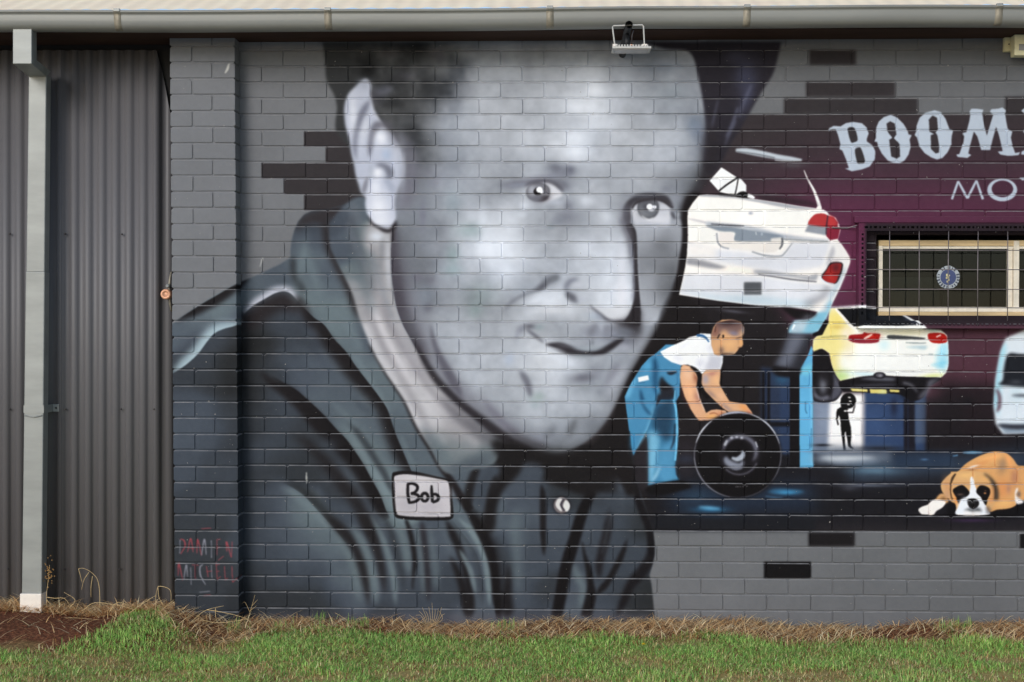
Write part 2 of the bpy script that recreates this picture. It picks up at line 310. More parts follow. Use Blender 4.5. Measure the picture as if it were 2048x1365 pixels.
def paint_shirt():
    frame()
    sil = [(345, 648), (365, 633), (390, 616), (420, 597), (450, 580), (478, 566), (500, 557), (530, 543), (560, 529), (581, 516), (581, 498), (584, 478), (589, 460), (597, 443), (608, 430), (626, 421), (660, 418), (720, 400), (800, 450), (900, 860), (1010, 890), (1262, 890), (1268, 940), (1276, 972), (1289, 1008), (1299, 1036), (1306, 1060), (1309, 1088), (1309, 1110), (1305, 1130), (1299, 1150), (1303, 1170), (1306, 1200), (1309, 1232), (1314, 1262), (1314, 1299), (330, 1299), (330, 655)]
    wash(SHIRT, slate, 21, sil, 1.4, 1, False)
    M = shape_mask(sil, 1.4, False)
    K = dict(clip=M)
    # pier and shoulder
    edge([(500, 552), (478, 565), (455, 578), (432, 592), (407, 606), (385, 620), (350, 642)], (30, 27, 29), [6, 10, 15, 17, 16, 13, 7], -1, 4, .97, M)
    edge([(488, 640), (470, 652), (448, 658), (428, 668), (414, 684), (396, 708), (372, 730), (345, 748)], slate(182), [8, 11, 14, 16, 16, 15, 14, 12], 1, 6, .95, M)
    
    
    fill([(480, 640), (500, 620), (520, 605), (540, 593), (562, 585), (580, 590), (596, 606), (608, 620), (590, 625), (560, 622), (530, 640), (500, 660)], (44, 39, 41), 7, .95, True, M)
    edge([(488, 628), (506, 612), (528, 599), (550, 587), (568, 583), (582, 588), (596, 603)], (190, 192, 203), [5, 9, 11, 12, 11, 9, 4], -1, 4.5, .95, M)
    stroke([(585, 512, 9), (587, 535, 9), (589, 552, 9), (600, 572, 8), (612, 586, 3)], slate(48), 4, .85, M)
    stroke([(590, 590, 6), (604, 608, 10), (613, 626, 8), (622, 650, 3)], (52, 48, 50), 5, .8, M)
    blob(604, 522, 9, 40, slate(118), .7, 10, M); blob(625, 545, 10, 42, slate(122), .55, -20, M)
    # dark nape of the collar
    fill([(590, 462), (606, 434), (640, 420), (690, 412), (700, 440), (660, 440), (652, 470), (640, 448), (610, 450)], (52, 47, 49), 5, .9, True, M)
    for pts, v, b, al in (([(640, 690, 5), (664, 722, 10), (690, 756, 8)], 96, 6, .6), ([(590, 690, 6), (622, 726, 12), (660, 768, 10), (690, 806, 6)], 92, 8, .6), ([(560, 700, 8), (590, 740, 12), (630, 778, 8)], 84, 8, .5), ([(700, 700, 4), (728, 742, 8), (756, 786, 7), (778, 828, 5)], 128, 4, .55), ([(690, 640, 6), (712, 676, 10), (732, 706, 8)], 130, 6, .5)): stroke(pts, slate(v), b, al, M)
    # collar fold running down to the badge
    edge([(596, 603), (610, 618), (628, 636), (648, 650), (668, 678), (692, 704), (711, 732), (734, 762), (757, 792), (774, 818), (783, 844), (792, 870), (806, 903), (820, 936), (830, 958)], (32, 29, 31), [8, 13, 18, 22, 26, 28, 27, 24, 20, 20, 20, 20, 20, 18, 16], 1, 7, 1, M)
    stroke([(640, 652, 4), (668, 690, 8), (700, 738, 8), (728, 772, 4)], (34, 30, 32), 4, .6, M)
    stroke([(706, 790, 5), (722, 812, 9), (748, 832, 8)], slate(72), 5, .6, M)
    stroke([(800, 868, 4), (815, 905, 6), (830, 940, 5)], slate(122), 3, .6, M)
    # collar stand
    stroke([(652, 440, 10), (655, 470, 16), (661, 496, 16), (673, 524, 13), (688, 554, 14), (702, 584, 14), (712, 620, 10), (722, 644, 6)], (46, 42, 44), 5.5, .95, M)
    stroke([(664, 482, 6), (676, 502, 10), (690, 522, 11), (708, 548, 10), (722, 580, 4)], slate(62), 4, .75, M)
    stroke([(664, 492, 2), (674, 510, 5), (686, 538, 4), (700, 562, 2)], slate(140), 2, .8, M)
    stroke([(720, 640, 12), (734, 672, 20), (742, 700, 18), (752, 720, 8)], slate(84), 6, .85, M)
    stroke([(738, 690, 2), (746, 702, 5), (767, 739, 6), (789, 772, 7), (812, 807, 8), (834, 854, 10), (862, 899, 11), (882, 934, 12), (902, 961, 13), (922, 994, 15), (940, 1022, 18)], (36, 32, 34), 1.7, 1, M)
    # big front fold
    fill([(520, 742), (549, 762), (585, 778), (607, 796), (642, 829), (669, 859), (689, 880), (705, 901), (723, 927), (740, 958), (757, 990), (768, 1020), (776, 1034), (760, 1030), (738, 1000), (716, 960), (700, 930), (676, 902), (648, 876), (620, 850), (596, 820), (566, 792), (536, 768)], (33, 29, 31), 4.6, .98, True, M)
    edge([(545, 752), (568, 766), (592, 780), (612, 797), (646, 829), (673, 859), (693, 880), (709, 902), (726, 928), (743, 959), (760, 990), (772, 1021), (780, 1036)], (28, 25, 27), [8, 12, 16, 20, 24, 28, 32, 34, 34, 30, 26, 20, 12], 1, 8, 1, M)
    stroke([(694, 842, 3), (714, 864, 8), (737, 897, 10), (752, 922, 9), (767, 945, 10), (780, 972, 8), (786, 990, 4)], slate(58), 3.5, .85, M)
    stroke([(660, 800, 3), (690, 830, 7), (712, 856, 6)], slate(120), 4, .5, M)
    stroke([(585, 868, 6), (613, 885, 11), (640, 912, 15), (664, 940, 20), (690, 970, 26), (714, 1000, 26), (731, 1034, 22), (746, 1066, 18), (756, 1090, 14)], (36, 33, 35), 6, .92, M)
    blob(700, 952, 10, 34, slate(92), .6, -35, M); blob(735, 1010, 9, 30, slate(84), .5, -30, M); blob(655, 890, 18, 14, slate(70), .6, 0, M)
    edge([(566, 966), (592, 980), (612, 996), (634, 1020), (660, 1048), (682, 1074), (700, 1100)], slate(44), [8, 16, 20, 20, 18, 16, 12], -1, 8, .9, M)
    stroke([(560, 974, 2), (585, 985, 8), (604, 1000, 10), (628, 1024, 11), (652, 1048, 10), (672, 1070, 6)], slate(122), 4, .75, M)
    stroke([(640, 990, 4), (664, 1010, 10), (690, 1040, 10)], slate(78), 6, .5, M)
    L, D = slate(112), (37, 34, 36)
    for pts, c, b, al in (
        ([(667, 1058, 6), (692, 1098, 12), (709, 1136, 13), (719, 1205, 11)], L, 5, .85),
        ([(640, 1090, 5), (668, 1130, 12), (690, 1170, 10)], slate(98), 7, .6),
        ([(647, 1027, 7), (672, 1050, 14), (697, 1076, 15), (713, 1100, 16), (725, 1132, 16), (732, 1166, 12), (738, 1216, 6)], D, 4, .95),
        ([(700, 1048, 6), (725, 1087, 14), (742, 1130, 14), (750, 1180, 10), (754, 1210, 5)], slate(116), 4, .85),
        ([(716, 1024, 10), (737, 1057, 16), (750, 1088, 15), (762, 1130, 11), (770, 1188, 7)], D, 4.2, .92),
        ([(740, 1028, 4), (764, 1075, 9), (777, 1112, 10), (787, 1155, 10), (792, 1212, 8)], slate(118), 3.4, .85),
        ([(764, 1026, 10), (782, 1062, 10), (792, 1100, 10), (802, 1140, 8), (809, 1180, 6)], slate(56), 4, .8),
        ([(780, 1034, 6), (800, 1062, 14), (812, 1100, 15), (819, 1150, 10)], slate(114), 4, .85),
        ([(812, 1040, 6), (821, 1067, 9), (828, 1100, 10), (830, 1126, 9), (827, 1150, 5), (825, 1180, 2)], (29, 26, 28), 2, .97),
        ([(827, 1042, 6), (838, 1076, 11), (845, 1126, 11), (848, 1190, 8)], slate(108), 4, .85),
        ([(843, 1042, 8), (850, 1088, 10), (855, 1138, 9), (857, 1205, 5)], (44, 41, 46), 3.6, .9),
        ([(858, 1050, 6), (867, 1112, 12), (872, 1150, 12), (872, 1180, 6)], slate(104), 4.5, .75),
        ([(885, 1042, 6), (898, 1090, 10), (905, 1120, 6)], slate(102), 6, .5),
        ([(892, 1040, 12), (909, 1075, 14), (922, 1108, 12), (933, 1150, 10), (942, 1205, 12), (940, 1240, 14)], (30, 27, 29), 3, .95),
        ([(900, 1112, 4), (917, 1150, 10), (928, 1186, 14), (936, 1240, 18)], (30, 27, 29), 3.4, .95),
        ([(918, 1098, 3), (930, 1120, 7), (942, 1146, 8), (952, 1190, 6)], slate(124), 2.6, .85),
        ([(916, 1036, 6), (942, 1062, 13), (960, 1092, 15), (972, 1125, 15), (978, 1166, 14), (979, 1212, 10)], slate(126), 2.4, .9),
        ([(910, 1044, 3), (938, 1076, 5), (956, 1110, 5), (964, 1150, 4)], slate(84), 3, .7),
        ([(934, 1022, 14), (958, 1058, 15), (977, 1100, 15), (987, 1138, 14), (992, 1186, 14), (1000, 1240, 22)], (27, 24, 26), 2.2, .97),
        ([(1017, 1128, 4), (1017, 1160, 9), (1013, 1200, 20), (1016, 1240, 26)], (30, 27, 29), 4, .92),
        ([(1032, 1020, 10), (1031, 1068, 13), (1034, 1120, 12), (1036, 1190, 10)], slate(108), 6, .7),
        ([(1064, 1010, 8), (1066, 1090, 12), (1064, 1140, 8)], slate(70), 7, .5),
        ([(1083, 968, 6), (1086, 1000, 10), (1086, 1053, 10), (1087, 1084, 8), (1088, 1112, 4)], (30, 27, 29), 2.6, .95),
        ([(1184, 984, 16), (1170, 1012, 20), (1160, 1040, 22), (1149, 1079, 23), (1138, 1114, 24), (1129, 1149, 23), (1121, 1193, 23), (1112, 1240, 22)], (24, 21, 23), 1.6, 1),
        ([(1146, 1126, 4), (1157, 1156, 12), (1166, 1178, 10), (1160, 1220, 12)], slate(112), 4, .8),
        ([(1164, 1084, 3), (1170, 1114, 6), (1177, 1138, 11), (1181, 1168, 13), (1182, 1192, 20), (1172, 1235, 22)], (27, 24, 26), 2, .97),
        ([(1221, 1012, 12), (1215, 1060, 14), (1204, 1104, 14), (1199, 1128, 12), (1198, 1158, 8)], (34, 31, 34), 3.4, .92),
        ([(1225, 1018, 2), (1212, 1074, 3), (1204, 1108, 2)], slate(96), 1.6, .6),
        ([(1255, 1078, 3), (1244, 1109, 9), (1230, 1138, 10), (1214, 1166, 10), (1194, 1188, 16)], (30, 27, 29), 2.2, .95),
        ([(1304, 1079, 14), (1302, 1114, 18), (1287, 1140, 20), (1262, 1170, 16), (1248, 1202, 12), (1233, 1235, 9)], (28, 25, 28), 3.6, .95),
        ([(1270, 960, 12), (1277, 1000, 13), (1289, 1032, 13), (1299, 1060, 13), (1303, 1090, 13), (1303, 1118, 12)], (26, 23, 26), 2.6, .95)):
        stroke(pts, c, b, al, M)
    edge([(928, 1016), (944, 1034), (958, 1056), (972, 1086), (981, 1116), (986, 1150), (989, 1190), (992, 1240)], (25, 22, 24), [12, 14, 15, 15, 14, 13, 14, 20], -1, 6, 1, M)
    edge([(902, 1036), (921, 1062), (938, 1084), (953, 1108), (962, 1140), (966, 1180), (968, 1215)], slate(60), [4, 7, 8, 8, 7, 6, 4], 1, 5, .6, M)
    # chest in shadow under the chin
    U = shape_mask([(925, 924), (962, 910), (1000, 912), (1010, 880), (1060, 890), (1270, 880), (1280, 985), (1200, 985), (1176, 994), (1090, 962), (1090, 945), (1072, 918), (1058, 914), (1034, 953), (1010, 976), (995, 1010), (988, 1060), (962, 1060), (975, 1000), (1000, 944), (990, 930), (960, 930)], 4.5)
    lay(0, 0, U, (30, 27, 28), .97, M)
    stroke([(958, 928, 8), (948, 950, 13), (938, 984, 15), (936, 1024, 16)], (30, 27, 28), 3, .9, M)
    stroke([(984, 936, 5), (972, 958, 9), (962, 985, 12), (957, 1020, 12)], slate(70), 4, .8, M)
    stroke([(994, 950, 8), (984, 980, 12), (979, 1022, 12)], (30, 27, 28), 3, .8, M)
    stroke([(1062, 905, 4), (1062, 930, 16), (1056, 960, 20)], slate(78), 6, .8, M)
    stroke([(1012, 985, 6), (1003, 1020, 9), (1000, 1045, 8)], slate(100), 4, .6, M)
    blob(1242, 975, 12, 30, slate(82), .8, 0, M); blob(1222, 1010, 16, 26, slate(70), .7, 20, M)
    # shirt stud
    ring(1124, 1011, 18, 18, (34, 31, 36), 2.2, .8)
    ring(1123, 1011, 15.5, 16.5, (120, 112, 114), 1.2, .9)
    fill([(1116, 998), (1124, 998), (1121, 1010), (1124, 1023), (1116, 1019), (1111, 1009)], (206, 203, 202), 1, 1)
    fill([(1131, 1001), (1139, 1008), (1139, 1018), (1133, 1024), (1126, 1014)], (208, 206, 204), 1, 1)
    stroke([(1128, 999, 3), (1122, 1010, 4), (1129, 1022, 3)], (66, 62, 70), 1, 1)
    # foot of the wall left dusty
    for x in range(500, 1330, 14):
        blob(x, 1243 + 4 * math.sin(x * .13), 16, 13, (96, 92, 98), .34, 0, M)

def paint_badge():
    frame()
    fill([(784, 950), (792, 944), (812, 942), (837, 945), (872, 953), (896, 959), (903, 968), (905, 1000), (907, 1030), (903, 1038), (890, 1041), (837, 1041), (808, 1039), (792, 1035), (787, 1022), (784, 985)], (28, 25, 26), 1.1)
    fill([(788, 957), (794, 951), (812, 949), (837, 951.5), (870, 957), (893, 962), (898, 972), (900, 1000), (901, 1028), (895, 1034), (837, 1034), (806, 1032), (794, 1028), (791, 1010), (789, 985)], (188, 183, 187), 1)
    B = shape_mask([(788, 957), (837, 951), (898, 962), (901, 1030), (800, 1032)], 3)
    for x, y, r, c in ((860, 1012, 26, (164, 158, 166)), (815, 1010, 22, (170, 165, 172)), (885, 985, 20, (176, 172, 178)), (840, 965, 24, (198, 194, 197))): blob(x, y, r, r * .6, c, .6, 0, B)
    frame(512, 684, 4.0); K = (30, 27, 30)
    stroke([(1216, 1140, 5.5), (1214, 1200, 6), (1220, 1255, 6), (1227, 1292, 5)], K, .8)
    stroke([(1208, 1138, 5), (1250, 1134, 5.5), (1284, 1148, 6), (1292, 1172, 6), (1276, 1200, 5.5), (1240, 1216, 5)], K, .8)
    stroke([(1240, 1214, 5), (1280, 1220, 5.5), (1302, 1238, 6), (1298, 1262, 6), (1268, 1280, 5.5), (1222, 1288, 5)], K, .8)
    ring(1350, 1243, 38, 44, K, .8); ring(1350, 1244, 14, 20, (186, 181, 186), .8)
    stroke([(1404, 1148, 4), (1406, 1200, 6), (1412, 1284, 6)], K, .8)
    stroke([(1410, 1222, 5), (1440, 1220, 5.5), (1460, 1240, 6), (1452, 1268, 6), (1412, 1286, 5)], K, .8)
    frame()

def paint_head():
    frame()
    # hair mass left, then skin field, then hair band right
    head = [(645, 84), (645.5, 84), (800, 84), (1200, 84), (1400, 84), (1400.5, 84.5), (1420, 140), (1425, 260), (1425, 320), (1400, 380), (1372, 400), (1366, 470), (1360, 530), (1342, 600), (1318, 655), (1288, 705), (1262, 748), (1246, 782), (1230, 815), (1212, 845), (1190, 870), (1160, 892), (1125, 905), (1085, 903), (1050, 892), (1010, 880), (960, 850), (900, 795), (860, 745), (830, 690), (800, 640), (786, 580), (783, 500), (790, 450), (760, 400), (725, 390), (713, 357), (700, 300), (672, 262), (674, 215), (668, 190), (653, 160), (650, 120)]
    neck = [(690, 410), (730, 395), (790, 440), (784, 500), (788, 580), (806, 644), (834, 698), (876, 764), (920, 806), (972, 848), (1000, 870), (1000, 900), (985, 930), (940, 940), (890, 945), (862, 899), (834, 854), (812, 807), (789, 772), (767, 739), (745, 700), (720, 640), (705, 590), (688, 552), (672, 520), (660, 490), (660, 450)]
    wash(NECK, lambda v: tuple(a * (1 - min(1, max(0, (v - 100) / 50))) + b * min(1, max(0, (v - 100) / 50)) for a, b in zip(slate(v), (v * 1.0, v * .99, v * 1.01))), 15, neck, 1.6, 1, True)
    N = shape_mask(neck, 1.6)
    for pts, c, b, al in (
        ([(700, 430, 8), (706, 470, 12), (720, 520, 12), (740, 560, 10), (756, 600, 6)], 84, 5, .6),
        ([(694, 444, 6), (716, 500, 8), (736, 550, 7), (752, 590, 5)], 142, 4, .5),
        ([(742, 500, 6), (752, 545, 8), (770, 600, 8), (792, 650, 8)], 128, 4, .55),
        ([(752, 560, 4), (760, 620, 9), (790, 680, 12), (830, 740, 12), (880, 800, 12), (925, 850, 8)], (158, 154, 158), 5, .7),
        ([(734, 590, 4), (750, 630, 10), (775, 690, 12), (800, 735, 11), (830, 780, 8)], (203, 199, 203), 4, .75),
        ([(800, 690, 5), (830, 745, 9), (870, 800, 10), (905, 838, 8)], (205, 202, 206), 4, .7),
        ([(744, 640, 3), (765, 690, 5), (790, 730, 4)], (160, 157, 162), 3, .7),
        ([(812, 790, 4), (838, 830, 12), (866, 866, 10), (890, 890, 8)], (176, 174, 178), 6, .6),
        ([(860, 860, 6), (885, 905, 12), (900, 935, 10)], slate(112), 7, .8),
        ([(880, 830, 6), (905, 862, 10), (930, 885, 8)], (150, 146, 150), 5, .6),
        ([(905, 836, 5), (935, 866, 12), (960, 890, 10)], (178, 175, 178), 5, .6),
        ([(775, 470, 3), (776, 520, 8), (779, 580, 7)], (190, 192, 200), 3, .6),
        ([(763, 470, 3), (764, 500, 5), (760, 540, 4)], 118, 3, .5)):
        stroke(pts, c, b, al, N)
    for pts, c, b, al in (
        ([(874, 790, 8), (910, 826, 18), (950, 858, 22), (1000, 890, 18)], (92, 90, 96), 8, .8),
        ([(724, 580, 5), (742, 640, 9), (770, 700, 9), (806, 762, 8), (838, 820, 8), (866, 872, 6)], (132, 129, 134), 5, .65),
        ([(760, 590, 4), (776, 640, 8), (804, 694, 8), (842, 756, 9), (884, 812, 8)], (126, 123, 129), 4.5, .6),
        ([(706, 500, 6), (718, 545, 12), (735, 590, 10), (748, 630, 6)], slate(104), 6, .7),
        ([(792, 640, 4), (812, 684, 7), (844, 738, 8), (872, 776, 6)], (146, 143, 149), 5, .6),
        ([(700, 450, 10), (712, 490, 12), (728, 530, 8)], slate(84), 7, .6),
        ([(842, 850, 6), (864, 890, 12), (884, 930, 12)], slate(100), 7, .7),
        ([(884, 945, 8), (930, 935, 16), (985, 915, 16)], slate(84), 8, .8)): stroke(pts, c, b, al, N)
    blob(752, 473, 13, 9, 206, .9, 0, N)
    stroke([(700, 400, 10), (712, 430, 14), (722, 455, 10)], 112, 6, .5, N)
    wash(FACE, skin, 19, head, 1.6, 1, True)
    H = shape_mask(head, 1.6)
    n1, n2 = cloud(3, 46), cloud(8, 90)
    # airbrush mottling: cool and green passes over the cheek
    for x, y, rx, ry, c, al in ((905, 405, 16, 22, (132, 146, 154), .5), (940, 460, 26, 14, (142, 160, 162), .6), (960, 590, 30, 22, (138, 150, 152), .6), (950, 620, 14, 14, (128, 146, 146), .5), (905, 540, 16, 10, (128, 146, 150), .6), (905, 510, 12, 18, (130, 148, 150), .6),
        (1080, 880, 20, 10, (150, 152, 166), .4), (1070, 795, 14, 10, (142, 156, 154), .5), (860, 560, 12, 10, (106, 106, 116), .7), (855, 615, 9, 10, (104, 104, 116), .7), (835, 555, 10, 8, (116, 112, 126), .5), (850, 590, 16, 20, (130, 138, 150), .5),
        (845, 430, 6, 24, (116, 116, 130), .6), (858, 345, 24, 12, (118, 118, 128), .4), (870, 365, 12, 10, (128, 128, 140), .4), (1330, 130, 30, 14, (122, 130, 146), .4), (1345, 185, 26, 14, (130, 138, 146), .5), (1388, 250, 14, 16, (118, 130, 146), .6),
        (780, 108, 20, 8, (78, 74, 78), .5), (865, 108, 10, 9, (96, 92, 98), .5), (880, 110, 8, 12, (98, 95, 104), .5), (812, 152, 18, 8, (80, 78, 86), .45), (760, 184, 14, 9, (112, 114, 126), .6), (775, 178, 10, 8, (104, 106, 118), .5), (745, 195, 20, 16, (78, 76, 84), .5)):
        blob(x, y, rx, ry, c, al, 0, H)
    hairline = shape_mask([(700, 90), (960, 90), (940, 140), (925, 190), (900, 250), (885, 330), (840, 340), (800, 300), (760, 240)], 10)
    canvas[:] = np.clip(canvas + (n1 * .2 * hairline * H)[..., None], 0, 1)
    skinm = shape_mask([(930, 100), (1390, 100), (1400, 340), (1260, 440), (1260, 620), (1290, 650), (1200, 850), (1000, 840), (870, 680), (840, 500), (880, 330)], 14)
    canvas[:] = np.clip(canvas + (n2 * .06 * skinm)[..., None] * np.array([.9, 1, 1.15]) + (n1 * .06 * skinm)[..., None] + (cloud(31, 16, 2) * .035 * skinm)[..., None], 0, 1)
    for x, y, rx, ry, v, al in ((1175, 145, 20, 9, 190, .5), (1188, 182, 16, 12, 220, .7), (1160, 214, 24, 9, 214, .6), (1195, 250, 24, 8, 202, .6), (1150, 276, 18, 8, 212, .6), (1112, 288, 14, 7, 210, .5), (1150, 305, 18, 9, 220, .7), (1075, 158, 10, 16, 178, .4),
        (975, 470, 12, 22, 218, .6), (1000, 492, 26, 14, 222, .6), (965, 440, 8, 22, 205, .5), (990, 505, 20, 10, 216, .5), (1170, 492, 14, 9, 210, .5), (1165, 505, 18, 8, 206, .4), (1130, 415, 14, 10, 205, .5), (1178, 402, 12, 8, 200, .5)): blob(x, y, rx, ry, v, al, 0, H)
    # right-hand hair
    hair_r = [(1284, 84), (1290, 84), (1400, 84), (1561, 84), (1562, 84.5), (1558, 105), (1546, 148), (1527, 178), (1506, 214), (1490, 242), (1471, 274), (1455, 302), (1440, 330), (1420, 350), (1408, 330), (1412, 290), (1411, 250), (1408, 218), (1402, 180), (1396, 150), (1389, 122), (1380, 106), (1366, 100), (1330, 97)]
    HR = shape_mask(hair_r, 1.6)
    lay(0, 0, HR, (46, 43, 50), 1)
    blob(1488, 150, 18, 30, (74, 76, 96), .7, 10, HR); blob(1495, 190, 12, 36, (72, 74, 94), .7, 15, HR); blob(1470, 112, 20, 12, (70, 70, 86), .6, 0, HR)
    for p in ([(1503, 170, 3), (1488, 205, 5), (1478, 235, 3)], [(1476, 215, 4), (1466, 245, 6), (1452, 275, 3)], [(1436, 200, 2), (1428, 235, 3), (1422, 262, 2)], [(1450, 290, 2), (1462, 262, 4), (1472, 242, 3)]): stroke(p, (98, 100, 118), 1.8, .75)
    blob(1398, 262, 14, 20, (110, 118, 134), .6, 0); blob(1412, 300, 10, 30, (70, 70, 80), .6, 0)
    fill([(1412, 262), (1424, 250), (1440, 300), (1420, 356), (1394, 392), (1376, 400), (1396, 360), (1408, 318)], (44, 40, 44), 6, .9)
    # dark panel right of the face: sharp black rim, soft into the cheek
    fill([(1384, 396), (1377, 410), (1375, 450), (1375, 520), (1366, 570), (1358, 592), (1380, 640), (1300, 760), (1250, 900), (1262, 960), (1180, 930), (1205, 862), (1226, 828), (1246, 780), (1262, 745), (1288, 700), (1312, 655), (1334, 605), (1350, 560), (1358, 500), (1362, 450), (1362, 420), (1372, 392)], (31, 27, 28), 6.5, 1)
    fill([(1392, 384), (1400, 395), (1376, 430), (1376, 520), (1366, 580), (1420, 660), (1310, 770), (1262, 860), (1266, 985), (1240, 960), (1225, 880), (1250, 800), (1280, 735), (1320, 665), (1346, 600), (1360, 520), (1364, 440), (1374, 398)], (31, 27, 28), 3.2, 1)
    # jaw and neck lines
    stroke([(800, 470, 14), (804, 540, 22), (816, 600, 24), (836, 660, 24), (866, 720, 24), (902, 770, 26), (950, 815, 28), (1010, 858, 26), (1070, 884, 20)], (106, 105, 114), 11, .62, H)
    edge([(787, 446), (784, 470), (782, 505), (783, 545), (787, 580), (793, 614), (805, 648), (821, 678), (837, 706), (852, 732)], (74, 70, 78), [9, 11, 14, 20, 22, 22, 20, 18, 16, 14], -1, 7, .97)
    stroke([(822, 668, 3), (838, 702, 7), (856, 734, 10), (875, 762, 12), (898, 786, 13), (919, 806, 13), (944, 826, 14), (972, 848, 16), (996, 866, 18), (1026, 884, 16), (1062, 897, 12)], (46, 42, 46), 3, .96)
    stroke([(806, 620, 3), (822, 655, 9), (834, 690, 8)], 100, 5, .5)
    stroke([(861, 648, 3), (866, 678, 6), (876, 706, 8), (888, 730, 12), (900, 752, 15), (912, 774, 15), (926, 798, 8)], (88, 86, 96), 3.6, .88)
    stroke([(965, 796, 2), (982, 818, 7), (998, 836, 9), (1012, 852, 9), (1040, 866, 5)], (112, 110, 122), 4, .8)
    stroke([(1012, 858, 6), (1045, 880, 10), (1080, 892, 10), (1100, 896, 6)], (50, 46, 50), 5, .6)
    fill([(985, 880), (1030, 884), (1070, 897), (1120, 905), (1160, 898), (1200, 876), (1220, 860), (1250, 900), (1240, 930), (1100, 930), (1010, 920), (990, 905)], (30, 27, 28), 5, .95)
    blob(1115, 900, 26, 8, 78, .7)
    stroke([(1153, 836, 4), (1146, 852, 10), (1136, 872, 10)], 88, 4, .7); stroke([(1112, 852, 6), (1098, 868, 8), (1086, 880, 5)], 104, 4, .6)
    stroke([(1176, 850, 5), (1150, 878, 10), (1126, 892, 6)], 150, 5, .5); stroke([(1186, 858, 4), (1170, 878, 8)], 90, 4, .5)

def paint_ear():
    frame()
    ear = [(733, 158), (722, 163), (710, 174), (698, 186), (691, 201), (688, 219), (689, 239), (692, 258), (697, 274), (701, 298), (703, 310), (708, 331), (713, 356), (719, 371), (724, 387), (731, 395), (730.5, 410), (735, 429), (745, 445), (759, 453), (774, 457), (784, 453), (790, 445), (792, 428), (790, 405), (796, 380), (805, 357), (806, 328), (801, 300), (793, 282), (784, 268), (774, 258), (765, 248), (757, 236), (749, 222), (744, 205), (741, 188), (742, 170)]
    fill(ear, (176, 180, 194), 2.4)
    E = shape_mask(ear, 2.4)
    stroke([(740, 200, 12), (726, 225, 12), (716, 249, 10), (711, 272, 7), (710, 298, 5), (713, 322, 3)], (110, 112, 126), 2.8, .92)
    stroke([(768, 246, 6), (758, 250, 12), (749, 258, 13), (744, 273, 10), (740, 296, 6), (739, 316, 3)], (104, 104, 116), 3, .9)
    blob(766, 250, 14, 8, (92, 90, 98), .7)
    blob(728, 168, 12, 10, (160, 164, 178), .6)
    blob(705, 230, 8, 34, (216, 218, 226), .7, 0, E); blob(762, 275, 13, 14, (226, 227, 233), .8, 0, E); blob(757, 225, 8, 18, (206, 208, 216), .7, -25, E); blob(728, 262, 7, 26, (206, 208, 216), .6, 10, E)
    blob(773, 309, 9, 10, (160, 174, 196), .7, 0, E); blob(795, 300, 7, 30, (192, 194, 204), .6, 0, E)
    stroke([(750, 331, 4), (762, 331, 7), (774, 337, 11), (780, 348, 12), (774, 358, 6)], (106, 108, 120), 3, .9, E)
    stroke([(740, 330, 3), (744, 345, 5), (740, 362, 4)], (150, 156, 168), 3, .7, E)
    blob(755, 346, 9, 9, (224, 225, 231), .9, 0, E)
    stroke([(770, 358, 7), (780, 372, 11), (788, 388, 8)], (150, 156, 172), 3.4, .8, E)
    stroke([(735, 355, 2), (731, 371, 7), (726, 388, 7)], (112, 112, 122), 2.6, .85, E)
    blob(756, 415, 20, 26, (218, 219, 226), .9, 0, E); blob(760, 442, 20, 10, (212, 213, 220), .8, 0, E); blob(750, 375, 11, 18, (212, 214, 222), .8, 0, E)
    stroke([(797, 302, 3), (800, 330, 5), (803, 360, 4)], (160, 164, 176), 2.6, .7, E); stroke([(808, 305, 2), (808, 335, 4), (806, 360, 3)], (198, 200, 208), 2, .7)
    fill([(800, 275), (818, 300), (830, 350), (826, 400), (808, 420), (800, 392), (812, 360), (814, 325), (806, 300)], (112, 110, 120), 6, .55)
    stroke([(796, 264, 8), (814, 288, 13), (824, 325, 16), (821, 362, 16), (808, 396, 13), (800, 425, 9)], (112, 111, 122), 8, .7)
    blob(800, 330, 8, 46, (176, 180, 192), .6); blob(806, 345, 5, 30, (150, 152, 164), .5); blob(786, 285, 8, 18, (150, 152, 164), .5, -30); stroke([(770, 250, 6), (786, 268, 10), (800, 292, 9)], (92, 90, 98), 5, .6)
    stroke([(735, 432, 2), (745, 448, 4), (758, 456, 5), (768, 461, 7), (780, 462, 7), (789, 452, 7), (792, 442, 3)], (40, 36, 40), 1.7, .95)
    stroke([(789, 450, 5), (786, 466, 6), (785, 484, 5)], (52, 48, 52), 1.6, .9)

